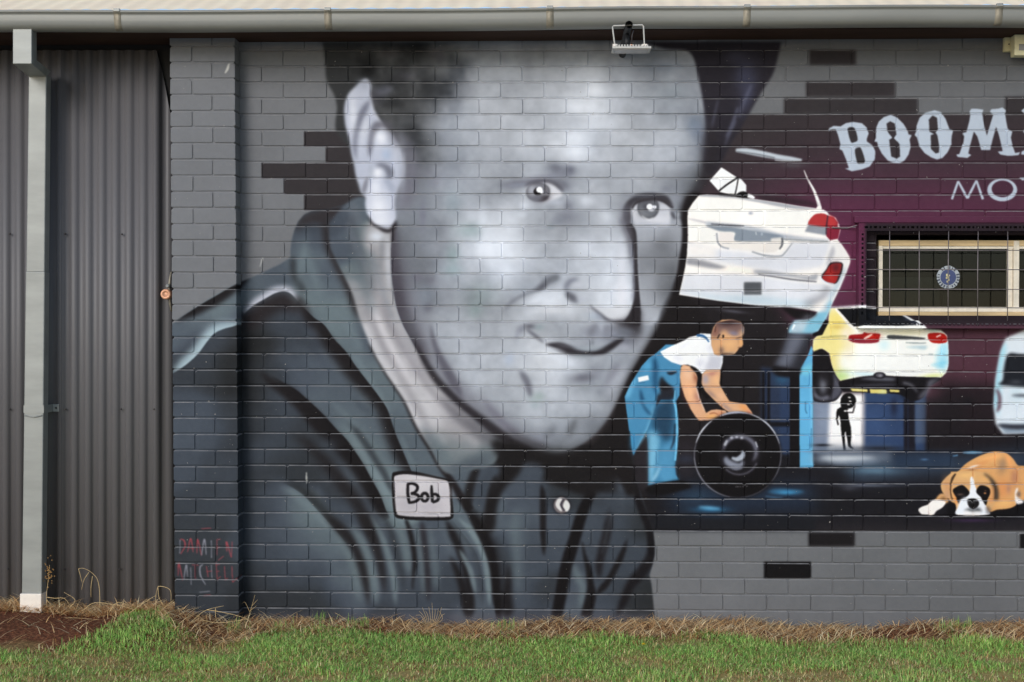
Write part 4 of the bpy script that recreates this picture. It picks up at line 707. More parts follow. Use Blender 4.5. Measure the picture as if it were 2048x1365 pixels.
    for x, y in ((728, 1026), (738, 1066), (718, 1098)): ring(x, y, 17, 7, (236, 232, 230), .7, 1, 8)
    ring(685, 1168, 16, 9, (236, 232, 230), .7)
    # wet floor and reflections
    frame(1536, 684, 4.0)
    fill([(360, 830), (1000, 850), (1010, 985), (380, 980)], (92, 102, 118), 6, .8, False)
    blob(640, 935, 190, 28, (176, 182, 190), .9); stroke([(420, 925, 4), (600, 935, 8), (860, 930, 4)], (200, 204, 210), 3, .7); stroke([(480, 965, 3), (700, 970, 5), (900, 960, 3)], (140, 150, 164), 3, .7); blob(560, 885, 150, 12, (116, 124, 138), .7); blob(430, 825, 60, 10, (24, 24, 28), .8); blob(900, 850, 180, 16, (30, 30, 36), .7)
    fill([(640, 1010), (2100, 880), (2100, 1000), (1200, 1060), (700, 1110)], (66, 84, 106), 14, .8, False)
    blob(850, 1030, 180, 36, (96, 122, 142), .85); blob(820, 1090, 120, 30, (56, 64, 76), .7); blob(800, 1145, 190, 12, (128, 134, 148), .8); blob(650, 1170, 60, 20, (86, 86, 96), .5)
    fill([(1000, 885), (1500, 885), (1480, 990), (1000, 1000)], (46, 60, 80), 6, .8, False); stroke([(1560, 888, 2), (1640, 886, 4), (1720, 886, 2)], (128, 190, 230), 1.4, .9); stroke([(1480, 915, 2), (1520, 908, 3)], (110, 160, 200), 1.2, .7)
    blob(1250, 940, 24, 8, (88, 120, 156), .7); blob(1000, 1130, 400, 20, (40, 42, 52), .8)
    stroke([(0, 1200, 5), (90, 1195, 9), (200, 1200, 7), (290, 1198, 3)], (70, 140, 180), 2.4, .9); stroke([(-20, 1235, 3), (50, 1245, 4), (120, 1246, 2)], (104, 170, 206), 1.4, .9)
    frame(1230, 800, 5.251)
    fill([(600, 900), (2100, 860), (2100, 1180), (560, 1200)], (42, 54, 72), 16, .75, False)
    blob(850, 1010, 160, 70, (48, 66, 84), .7); blob(1000, 1150, 160, 30, (52, 104, 140), .8); stroke([(880, 1125, 3), (980, 1135, 6), (1100, 1145, 3)], (104, 168, 204), 2, .9); blob(1010, 1230, 200, 26, (40, 64, 92), .6); blob(1800, 970, 110, 24, (70, 142, 186), .8)
    fill([(380, 1215), (2100, 1215), (2100, 1376), (400, 1376)], (32, 33, 38), 4, .85, False)
    blob(740, 620, 70, 40, (46, 62, 88), .7); fill([(640, 420), (850, 420), (840, 820), (640, 820)], (50, 46, 52), 8, .6, False)
    frame()

def paint_mechanic():
    frame(1230, 620, 6.203); K = (30, 26, 28)
    blu = (76, 134, 170)
    # overalls
    fill([(630, 430), (740, 430), (830, 520), (820, 700), (815, 760), (800, 1060), (760, 1130), (770, 1360), (770, 1500), (520, 1500), (470, 1365), (400, 1500), (175, 1500), (150, 1300), (120, 1080), (180, 950), (260, 810), (330, 700), (420, 600), (520, 530)], blu, 1, 1, False)
    O = shape_mask([(630, 430), (740, 430), (830, 520), (820, 700), (815, 760), (800, 1060), (760, 1130), (770, 1360), (770, 1500), (175, 1500), (120, 1080), (180, 950), (260, 810), (330, 700), (420, 600), (520, 530)], 1, False)
    stroke([(250, 830, 8), (170, 1000, 10), (150, 1100, 8)], (116, 182, 216), 3, .7, O); blob(400, 700, 60, 80, (92, 166, 206), .7, 30, O)
    stroke([(480, 590, 6), (500, 700, 8), (500, 900, 8), (520, 1050, 8)], (30, 66, 96), 3, .75, O); stroke([(310, 980, 2), (350, 1150, 6), (440, 1290, 4)], (28, 60, 88), 2.4, .8, O)
    fill([(550, 1000), (600, 900), (700, 960), (740, 1000), (740, 1090), (700, 1120), (720, 1250), (720, 1500), (500, 1500), (505, 1200), (520, 1080)], (38, 36, 42), 2, .95)
    blob(640, 1350, 60, 110, (44, 70, 92), .8); fill([(575, 830), (650, 920), (720, 975), (600, 1000), (545, 960)], (32, 30, 34), 2.4, .9); fill([(640, 780), (700, 770), (770, 765), (730, 800), (680, 808)], (32, 34, 42), 1.4, .95)
    stroke([(745, 1000, 2), (740, 1150, 4), (765, 1360, 5)], (112, 180, 214), 1.2, .9); stroke([(525, 950, 6), (550, 1050, 5)], (84, 156, 196), 2, .7)
    fill([(285, 840), (410, 812), (424, 870), (292, 898)], (238, 238, 240), 1, 1, False)
    stroke([(300, 905, 1), (375, 902, 1)], (40, 70, 100), .8, .7)
    # lower trouser leg on the bottom half
    frame(1230, 800, 5.251)
    fill([(110, 0), (430, 0), (432, 80), (400, 190), (330, 330), (230, 520), (195, 590), (180, 540), (160, 360)], blu, 1.1, 1, False)
    stroke([(400, 60, 3), (380, 200, 5), (335, 330, 6), (230, 520, 3)], (128, 188, 218), 1.6, .7); stroke([(270, 10, 2), (330, 110, 5), (385, 165, 2)], (30, 62, 90), 2, .8); blob(180, 430, 30, 90, (66, 138, 180), .6)
    fill([(330, 340), (430, 80), (480, 0), (640, 0), (655, 200), (650, 500), (630, 700), (640, 790), (680, 848), (560, 858), (450, 880), (345, 898), (350, 600)], (64, 118, 152), 1.1, 1, False)
    fill([(440, 60), (600, 0), (620, 120), (600, 330), (560, 450), (440, 330), (400, 260)], (36, 58, 78), 5, .85)
    fill([(350, 360), (460, 400), (440, 640), (400, 820), (350, 890)], (140, 196, 222), 4, .7); fill([(460, 560), (620, 420), (628, 700), (640, 800), (660, 845), (480, 850)], (88, 148, 184), 4, .7); stroke([(470, 700, 3), (430, 800, 5), (390, 850, 3)], (178, 214, 230), 2, .7)
    stroke([(615, 0, 4), (645, 130, 5), (652, 400, 5), (632, 640, 4)], (116, 186, 222), 1.2, .9); stroke([(630, 250, 3), (620, 420, 4), (585, 520, 2)], (26, 34, 46), 1.4, .8)
    fill([(195, 600), (340, 380), (345, 900), (300, 960), (240, 900)], (44, 40, 44), 3, .9, False)
    fill([(350, 915), (560, 862), (690, 845), (790, 890), (790, 925), (700, 950), (560, 990), (420, 1000), (330, 970)], (22, 19, 21), 2, 1)
    # shirt
    frame(1230, 620, 6.203)
    fill([(560, 520), (700, 450), (860, 380), (920, 340), (1010, 320), (1060, 292), (1190, 300), (1200, 440), (1260, 560), (1340, 570), (1335, 660), (1310, 745), (1140, 750), (1080, 800), (1000, 720), (900, 680), (830, 690), (700, 650), (610, 590)], (236, 236, 238), 1, 1, False)
    T = shape_mask([(560, 520), (920, 340), (1060, 292), (1190, 300), (1260, 560), (1340, 570), (1310, 745), (1080, 800), (830, 690), (610, 590)], 1, False)
    fill([(1180, 560), (1340, 575), (1310, 750), (1100, 750), (1150, 640)], (186, 186, 196), 3, .85, False, T); blob(1060, 660, 60, 60, (212, 212, 220), .8, 0, T); blob(1200, 470, 60, 50, (206, 206, 214), .7, 0, T); blob(780, 600, 60, 40, (220, 220, 226), .8, 20, T); blob(860, 440, 70, 30, (224, 224, 230), .6, -30, T); blob(770, 680, 60, 16, (216, 196, 196), .6, 10, T)
    stroke([(1010, 318, 4), (1080, 322, 5), (1130, 350, 4), (1165, 400, 2.5)], (44, 92, 140), 1, .95)
    # head
    skinc = (206, 160, 120)
    fill([(1195, 300), (1220, 220), (1260, 160), (1330, 125), (1450, 120), (1560, 150), (1600, 220), (1600, 290), (1580, 340), (1590, 430), (1575, 462), (1540, 470), (1520, 510), (1480, 550), (1400, 565), (1320, 545), (1290, 575), (1230, 550), (1195, 440)], skinc, 1, 1, False)
    Hd = shape_mask([(1195, 300), (1260, 160), (1450, 120), (1560, 150), (1600, 220), (1600, 290), (1580, 340), (1590, 430), (1540, 470), (1480, 550), (1400, 565), (1290, 575), (1195, 440)], 1, False)
    fill([(1190, 320), (1205, 220), (1250, 130), (1400, 100), (1570, 140), (1610, 240), (1560, 260), (1500, 320), (1420, 280), (1340, 250), (1310, 290), (1270, 330), (1220, 330)], (110, 88, 88), 3, .9, True, Hd)
    blob(1400, 160, 130, 40, (62, 44, 44), .85, 0, Hd); blob(1240, 260, 34, 60, (150, 100, 80), .7, 10, Hd); blob(1470, 290, 60, 26, (128, 122, 140), .8, 10, Hd); blob(1590, 250, 20, 50, (140, 146, 160), .7, 0, Hd)
    blob(1420, 430, 80, 60, (226, 178, 128), .8, 0, Hd); blob(1320, 500, 30, 40, (112, 94, 90), .7, 0, Hd); blob(1440, 540, 90, 20, (190, 166, 140), .8, 0, Hd); blob(1530, 380, 14, 40, (176, 136, 108), .7, 0, Hd); blob(1560, 400, 26, 40, (226, 170, 112), .7, 0, Hd)
    ring(1342, 330, 11, 22, (22, 18, 20), .9); stroke([(1300, 300, 2), (1285, 330, 3), (1270, 355, 2)], (40, 32, 34), 1, .9); stroke([(1590, 325, 2), (1540, 345, 2.5), (1500, 360, 1.5)], (112, 92, 84), 1, .8)
    stroke([(1560, 460, 2), (1520, 470, 2)], (120, 82, 62), 1, .6); stroke([(1250, 200, 1.5), (1240, 280, 2)], (50, 36, 36), .8, .7); stroke([(1320, 540, 3), (1400, 548, 4), (1480, 545, 2)], (72, 50, 44), 1.4, .6, Hd)
    # arms and hands
    fill([(820, 710), (850, 680), (930, 700), (1010, 780), (1030, 860), (1010, 960), (1060, 1120), (1130, 1280), (1190, 1245), (1260, 1235), (1370, 1250), (1395, 1290), (1370, 1330), (1250, 1365), (1040, 1375), (1000, 1330), (930, 1220), (860, 1080), (820, 950), (805, 830)], (212, 164, 130), 1, 1, False)
    A = shape_mask([(820, 710), (930, 700), (1030, 860), (1010, 960), (1130, 1280), (1260, 1235), (1395, 1290), (1250, 1365), (1040, 1375), (860, 1080), (805, 830)], 1, False)
    blob(900, 790, 60, 80, (226, 186, 156), .8, 0, A); blob(1000, 830, 30, 70, (140, 84, 66), .7, 0, A); blob(930, 1000, 50, 100, (230, 178, 136), .8, -20, A); blob(1020, 1080, 40, 70, (160, 112, 100), .7, -20, A); stroke([(1010, 960, 1.5), (1040, 1080, 2), (1110, 1250, 1.5)], (214, 206, 204), .9, .7); blob(1200, 1320, 70, 30, (226, 168, 104), .8, 0, A); blob(1300, 1290, 30, 34, (206, 138, 104), .7, 0, A)
    stroke([(1170, 1290, 2), (1230, 1280, 2.5), (1280, 1300, 1.5)], (146, 84, 58), 1, .7); stroke([(1330, 1270, 1.5), (1350, 1290, 1.5)], (140, 84, 66), .9, .7); stroke([(815, 960, 3), (850, 1090, 5), (920, 1220, 3)], (54, 34, 36), 1.4, .8)
    fill([(1080, 800), (1130, 750), (1310, 745), (1295, 920), (1350, 1020), (1420, 1135), (1560, 1160), (1620, 1170), (1690, 1260), (1715, 1305), (1640, 1290), (1580, 1265), (1420, 1275), (1330, 1215), (1240, 1130), (1120, 1010), (1060, 900)], (210, 164, 128), 1, 1, False)
    C = shape_mask([(1080, 800), (1310, 745), (1295, 920), (1420, 1135), (1620, 1170), (1715, 1305), (1420, 1275), (1120, 1010), (1060, 900)], 1, False)
    blob(1120, 860, 40, 60, (150, 150, 172), .7, 0, C); blob(1210, 790, 60, 26, (176, 120, 116), .7, 0, C); blob(1260, 860, 40, 70, (226, 178, 134), .8, 0, C); blob(1190, 1040, 80, 26, (150, 126, 122), .7, 40, C); blob(1380, 1210, 70, 26, (150, 130, 130), .7, 35, C); blob(1600, 1210, 60, 34, (224, 152, 92), .8, 30, C); blob(1310, 1060, 40, 60, (224, 178, 144), .7, -35, C); blob(1660, 1270, 34, 22, (196, 120, 104), .7, 40, C)
    stroke([(940, 705, 4), (1010, 760, 7), (1050, 830, 8), (1045, 920, 9), (1080, 1010, 8), (1160, 1100, 8)], (24, 20, 22), 1.4, .95)
    # loose wheel
    frame(1230, 800, 5.251)
    ring(1285, 580, 462, 452, (44, 42, 46), 1.6, .9); ring(1290, 578, 440, 436, (22, 19, 21), 2.2, 1); ring(1300, 590, 440, 440, (22, 19, 21), 3, .9)
    for a0, a1, w, c in ((196, 234, 3.4, (196, 198, 206)), (284, 345, 3, (190, 192, 202)), (246, 284, 4.4, (168, 170, 184)), (100, 196, 2.6, (126, 126, 136)), (345, 400, 2.4, (92, 92, 100)), (40, 100, 2, (70, 70, 78))):
        t = [math.radians(a0 + (a1 - a0) * i / 8) for i in range(9)]
        stroke([(1288 + 455 * math.cos(q), 580 + 448 * math.sin(q), w * (0.35 + .65 * math.sin(math.pi * i / 8))) for i, q in enumerate(t)], c, 1, .95)
    ring(1305, 565, 205, 200, (58, 56, 64), 5, .8); ring(1300, 580, 190, 190, (26, 23, 26), 3, .9)
    t = [math.radians(a) for a in range(180, 420, 20)]
    stroke([(1310 + 172 * math.cos(q), 545 + 160 * math.sin(q), 5) for q in t], (120, 120, 134), 2.4, .85)
    ring(1290, 540, 120, 118, (22, 19, 21), 1.6, 1)
    for x, y in ((1225, 398), (1278, 390), (1330, 400)): ring(x, y, 15, 12, (196, 196, 206), 1.4)
    stroke([(1178, 425, 4), (1150, 480, 4.5)], (196, 198, 206), 1.4, .9); stroke([(1475, 440, 3), (1495, 500, 3)], (180, 182, 192), 1.2, .85)
    stroke([(1160, 600, 7), (1180, 650, 13), (1250, 690, 14), (1320, 690, 10), (1345, 640, 5)], (136, 140, 154), 2, .95); ring(1280, 580, 72, 66, (22, 19, 21), 1.2)
    stroke([(1225, 610, 5), (1280, 625, 9), (1330, 600, 11), (1345, 560, 7), (1330, 535, 3)], (172, 178, 190), 1.4, .95)
    stroke([(1190, 700, 2), (1270, 730, 4), (1340, 715, 2)], (120, 122, 134), 1.3, .8); t = [math.radians(a) for a in range(20, 150, 13)]
    stroke([(1305 + 195 * math.cos(q), 600 + 185 * math.sin(q), 3) for q in t], (104, 102, 112), 1.4, .8)
    for x in (1270, 1290, 1315, 1345, 1385): ring(x, 912 - (x - 1300) * .06, 6, 3.5, (196, 194, 198), .7)
    frame()

def paint_dog():
    frame(1800, 860, 6.827)
    stroke([(560, 1150, 5), (900, 1165, 12), (1300, 1170, 10), (1700, 1160, 6)], (20, 18, 22), 4, .9); blob(980, 1235, 260, 24, (62, 46, 72), .8)
    fill([(660, 980), (1900, 960), (1900, 1175), (640, 1175)], (20, 18, 22), 3, .95, False)
    fill([(700, 600), (790, 570), (880, 480), (1000, 400), (1130, 340), (1250, 302), (1360, 298), (1450, 320), (1540, 390), (1610, 485), (1700, 495), (1800, 560), (1850, 760), (1800, 960), (1600, 960), (1580, 1030), (1480, 1075), (1330, 1090), (1240, 1120), (1200, 1090), (1000, 900)], (208, 156, 104), 1.2, 1)
    Bd = shape_mask([(700, 600), (880, 480), (1130, 340), (1360, 298), (1540, 390), (1610, 485), (1700, 495), (1850, 760), (1800, 960), (1600, 960), (1480, 1075), (1240, 1120), (1000, 900)], 2)
    blob(1400, 480, 60, 110, (150, 122, 100), .8, 15, Bd); blob(1560, 640, 50, 110, (168, 116, 96), .7, 0, Bd); blob(1480, 400, 40, 110, (236, 164, 104), .7, -20, Bd); blob(1250, 380, 160, 40, (238, 178, 116), .7, -15, Bd); blob(1100, 460, 120, 30, (206, 140, 90), .6, -20, Bd); blob(960, 550, 60, 16, (150, 104, 76), .7, -10, Bd); blob(1000, 500, 60, 14, (238, 232, 228), .9, -15, Bd); blob(1400, 800, 90, 120, (214, 142, 92), .7, 0, Bd); blob(1480, 800, 30, 60, (168, 124, 108), .7, 0, Bd); blob(1420, 1000, 120, 50, (226, 178, 118), .8, -10, Bd)
    fill([(1570, 860), (1600, 790), (1612, 830), (1590, 900), (1690, 980), (1640, 1012), (1580, 1000)], (236, 232, 232), 1.4, .95); blob(1620, 880, 26, 40, (90, 84, 92), .7)
    # fore leg and paw
    fill([(490, 940), (560, 870), (640, 900), (660, 980), (600, 1010), (500, 1000)], (206, 158, 110), 1.4); fill([(250, 1090), (300, 1050), (380, 1020), (450, 960), (560, 955), (625, 990), (580, 1060), (500, 1110), (450, 1165), (370, 1160), (290, 1150)], (236, 228, 224), 1.2); stroke([(380, 1110, 1), (400, 1160, 1.4)], (186, 170, 170), .8, .7)
    blob(590, 930, 40, 26, (110, 82, 58), .6)
    # head
    fill([(560, 740), (620, 660), (700, 590), (760, 580), (850, 565), (980, 560), (1120, 580), (1200, 590), (1260, 680), (1320, 780), (1330, 900), (1290, 1010), (1230, 1110), (1120, 1160), (860, 1160), (780, 1150), (760, 1020), (700, 980), (620, 900), (570, 830)], (206, 162, 114), 1.2)
    blob(650, 780, 50, 110, (196, 146, 104), .8, -10); blob(640, 880, 30, 60, (180, 140, 116), .6, -20); blob(900, 620, 120, 40, (226, 180, 120), .8); blob(1150, 660, 90, 40, (220, 168, 108), .7)
    stroke([(760, 600, 3), (720, 660, 5), (695, 740, 3), (690, 860, 2), (720, 960, 2)], (52, 40, 32), 1.2, .85); stroke([(1150, 600, 3), (1230, 660, 5), (1290, 760, 9), (1310, 860, 11), (1310, 960, 10)], (58, 50, 46), 1.8, .9)
    stroke([(1260, 780, 6), (1260, 880, 8), (1240, 1000, 7)], (220, 150, 96), 1.8, .7); stroke([(740, 860, 4), (770, 940, 7), (790, 1020, 5)], (230, 146, 78), 1.6, .9)
    fill([(960, 670), (985, 640), (1005, 680), (1030, 780), (1080, 880), (1140, 960), (1190, 1080), (1200, 1160), (780, 1160), (800, 1050), (850, 940), (930, 880), (960, 780)], (226, 228, 234), 1.2)
    fill([(720, 830), (780, 775), (850, 755), (900, 790), (950, 860), (900, 920), (830, 960), (800, 1010), (770, 930)], (26, 23, 24), 1.2); fill([(1040, 850), (1080, 770), (1140, 760), (1220, 800), (1230, 870), (1200, 940), (1170, 1030), (1110, 930)], (26, 23, 24), 1.2)
    blob(820, 880, 40, 14, (112, 92, 84), .7); ring(1160, 866, 18, 10, (204, 140, 92), 1.2); ring(1165, 832, 8, 6, (196, 130, 90), 1)
    fill([(915, 990), (935, 950), (1000, 938), (1060, 960), (1080, 1010), (1050, 1060), (1000, 1085), (950, 1060)], (28, 26, 28), 1.1); blob(990, 990, 30, 14, (90, 90, 92), .6)
    fill([(870, 1100), (950, 1070), (1000, 1090), (1060, 1060), (1120, 1110), (1060, 1120), (1000, 1130), (930, 1110)], (66, 68, 72), 2, .9); fill([(860, 1130), (920, 1110), (960, 1130), (1030, 1120), (1100, 1130), (1080, 1160), (900, 1165)], (230, 226, 226), 1.6)
    fill([(800, 1000), (850, 940), (900, 920), (920, 1000), (880, 1080), (800, 1150), (782, 1140)], (222, 226, 236), 2.2, .8); stroke([(1180, 1040, 5), (1210, 1110, 8), (1190, 1150, 5)], (92, 84, 84), 2.5, .7)
    frame()

def paint_van():
    frame(1536, 684, 4.0)
    fill([(1900, -30), (2060, -100), (2400, -110), (2800, -100), (2800, 700), (2300, 720), (1880, 740), (1820, 660), (1805, 520), (1820, 300), (1860, 80)], (206, 214, 222), 1.6, 1, False)
    V = shape_mask([(1900, -30), (2400, -110), (2800, -100), (2800, 700), (1880, 740), (1805, 520), (1820, 300), (1860, 80)], 1.6, False)
    stroke([(1890, 0, 14), (1850, 150, 16), (1830, 330, 14), (1830, 600, 12)], (150, 204, 220), 4, .8, V); blob(1990, 420, 60, 60, (186, 204, 212), .7, 0, V)
    fill([(1920, 105), (2060, 100), (2600, 100), (2600, 360), (1900, 350), (1880, 300)], (34, 36, 42), 1.6, 1); blob(1980, 320, 50, 20, (72, 74, 80), .7)
    stroke([(1830, 380, 5), (1852, 440, 7), (1850, 520, 7), (1830, 560, 4)], (96, 66, 76), 1.8, .9)
    fill([(1830, 660), (2800, 660), (2800, 730), (1900, 740)], (120, 134, 150), 3, .85, False, V); stroke([(1825, 665, 5), (1950, 680, 7), (2100, 680, 7), (2400, 680, 7)], (42, 42, 50), 2.4, .9)
    fill([(2020, 420), (2600, 420), (2600, 445), (2020, 440)], (60, 62, 70), 1.6, .9)
    frame()

def paint_letters():
    frame(1640, 190, 5.02); C = (172, 181, 193)
    # B
    fill([(85, 360), (92, 335), (140, 312), (205, 318), (260, 285), (330, 272), (420, 285), (470, 330), (488, 390), (470, 440), (470, 470), (530, 510), (556, 570), (550, 650), (500, 720), (420, 750), (320, 768), (250, 740), (290, 735), (262, 650), (225, 560), (195, 545), (205, 500), (185, 420), (160, 350), (120, 350)], C, .9, 1, False)
    fill([(278, 345), (320, 325), (352, 345), (378, 450), (340, 478), (308, 470)], DARKB, .9); fill([(350, 560), (385, 528), (415, 545), (452, 670), (410, 690), (375, 680)], DARKB, .9)
    # O
    fill([(565, 330), (590, 270), (640, 225), (710, 200), (770, 225), (840, 295), (880, 360), (890, 398), (922, 405), (900, 450), (912, 520), (890, 600), (850, 660), (800, 690), (740, 685), (680, 660), (620, 590), (585, 520), (575, 475), (545, 468), (562, 435)], C, .9, 1, False)
    fill([(668, 290), (705, 265), (752, 290), (768, 400), (745, 435), (780, 470), (800, 500), (805, 620), (770, 642), (715, 620), (695, 450), (725, 430), (700, 400), (680, 370)], (58, 52, 55), .9, 1, False)
    fill([(700, 405), (722, 432), (695, 448), (690, 420)], C, .8, 1, False); fill([(765, 405), (745, 436), (780, 470), (790, 440)], C, .8, 1, False)
    # O
    fill([(970, 310), (1000, 230), (1060, 180), (1150, 155), (1215, 175), (1260, 240), (1300, 345), (1338, 355), (1322, 420), (1320, 500), (1280, 580), (1230, 635), (1175, 650), (1120, 630), (1050, 585), (1000, 520), (975, 430), (950, 405), (965, 370)], C, .9, 1, False)
    fill([(1092, 250), (1130, 208), (1175, 230), (1185, 350), (1160, 378), (1180, 410), (1198, 520), (1195, 580), (1160, 590), (1115, 545), (1112, 405), (1145, 395), (1100, 370)], (58, 52, 55), .9, 1, False)
    # M
    fill([(1500, 170), (1520, 140), (1570, 140), (1640, 150), (1630, 185), (1640, 260), (1675, 410), (1740, 200), (1705, 170), (1720, 145), (1790, 140), (1830, 128), (1865, 155), (1860, 190), (1870, 260), (1885, 340), (1930, 370), (1915, 430), (1930, 500), (1960, 585), (2010, 575), (1995, 605), (1930, 612), (1880, 612), (1810, 600), (1785, 570), (1835, 565), (1800, 420), (1770, 320), (1730, 460), (1710, 555), (1620, 555), (1580, 420), (1545, 370), (1510, 500), (1490, 590), (1520, 605), (1480, 635), (1430, 628), (1385, 625), (1368, 600), (1400, 595), (1440, 480), (1448, 420), (1430, 385), (1470, 375), (1500, 260), (1510, 190)], C, .9, 1, False)
    # next letter runs on past the M
    fill([(2020, 160), (2060, 130), (2200, 130), (2380, 130), (2420, 180), (2400, 230), (2340, 200), (2180, 200), (2185, 330), (2290, 330), (2300, 400), (2190, 400), (2200, 520), (2360, 520), (2420, 480), (2430, 590), (2200, 610), (2020, 600), (2025, 570), (2070, 550), (2060, 400), (2038, 370), (2060, 340), (2070, 200)], C, .9, 1, False)
    # MOT...
    for p in ([(1325, 1050, 4.4), (1386, 870, 4.2)], [(1386, 868, 4.2), (1480, 1040, 5)], [(1480, 1040, 5), (1570, 862, 4.2)], [(1570, 862, 4.2), (1635, 1050, 5)]): stroke([p[0], ((p[0][0] + p[1][0]) / 2, (p[0][1] + p[1][1]) / 2, 4.8), p[1]], C, .8, 1)
    ring(1830, 955, 150, 115, C, .9); ring(1832, 945, 108, 84, (72, 46, 60), .9)
    fill([(2000, 830), (2300, 835), (2300, 860), (2130, 860), (2128, 1060), (2098, 1060), (2098, 862), (2030, 858)], C, .9, 1, False)
    # artist's tag on the pier
    frame(0, 1025, 4.0)
    R, G = (170, 72, 80), (152, 150, 162)
    tag = [([(1440, 220), (1438, 330)], G), ([(1440, 215), (1470, 225), (1480, 270), (1445, 335)], R), ([(1500, 320), (1525, 210), (1545, 320)], R), ([(1505, 285), (1560, 290)], R), ([(1575, 330), (1580, 215), (1612, 345)], R), ([(1612, 345), (1635, 215), (1650, 340)], G), ([(1690, 225), (1692, 365)], G), ([(1735, 220), (1735, 345)], R), ([(1735, 220), (1765, 215)], R), ([(1735, 285), (1760, 280)], R), ([(1745, 385), (1790, 350)], R), ([(1815, 315), (1812, 235), (1850, 360)], R), ([(1850, 360), (1858, 235)], R),
           ([(1425, 510), (1430, 405), (1462, 545)], R), ([(1470, 540), (1490, 420), (1500, 515)], G), ([(1525, 440), (1530, 580)], G), ([(1560, 430), (1562, 535)], R), ([(1535, 420), (1590, 425)], R), ([(1625, 415), (1600, 440), (1605, 510), (1645, 580)], G), ([(1650, 430), (1665, 520)], R), ([(1690, 420), (1695, 530)], G), ([(1655, 475), (1695, 470)], R), ([(1728, 400), (1738, 540)], R), ([(1728, 420), (1760, 415)], R), ([(1735, 475), (1755, 470)], R), ([(1738, 535), (1765, 515)], R), ([(1795, 430), (1802, 545)], R), ([(1802, 540), (1825, 525)], R), ([(1855, 430), (1860, 560)], R), ([(1862, 560), (1900, 525)], R), ([(1595, 640), (1680, 632)], G), ([(1630, 668), (1685, 660)], R), ([(1610, 132), (1690, 126)], R)]
    for p, c in tag:
        q = [(x, y, 3.0 if 0 < i < len(p) - 1 else 1.6) for i, (x, y) in enumerate(p)]
        stroke(q, c, 1.0, .72)
    frame()
    # bare scuffs through the paint
    for p in ([(458, 127, 2), (455, 138, 5), (450, 147, 2)], [(613, 945, 1.5), (613, 958, 3), (614, 968, 1)], [(525, 516, 3), (523, 524, 2), (520, 534, 1)]): stroke(p, (196, 194, 188), .8, .9)

def paint_all():
    paint_background(); paint_shirt(); paint_head(); paint_ear(); paint_features(); paint_badge()
    paint_yellow_car(); paint_van(); paint_white_car(); paint_mechanic(); paint_dog(); paint_letters()
    canvas[:] = np.clip((canvas - .40) * 1.12 + .40, .035, .975)
    rect(1310, 1062.5, 2330, 1064, (70, 70, 72), .8, .4)
# ---------------------------------------------------------------- helpers
def tag(o, label=None, cat=None, group=None, kind=None):
    if label: o['label'] = label
    if cat: o['category'] = cat
    if group: o['group'] = group
    if kind: o['kind'] = kind
    return o

def empty(name, loc=(0, 0, 0)):
    o = bpy.data.objects.new(name, None); o.location = loc; COL.objects.link(o); o.empty_display_size = .1
    return o

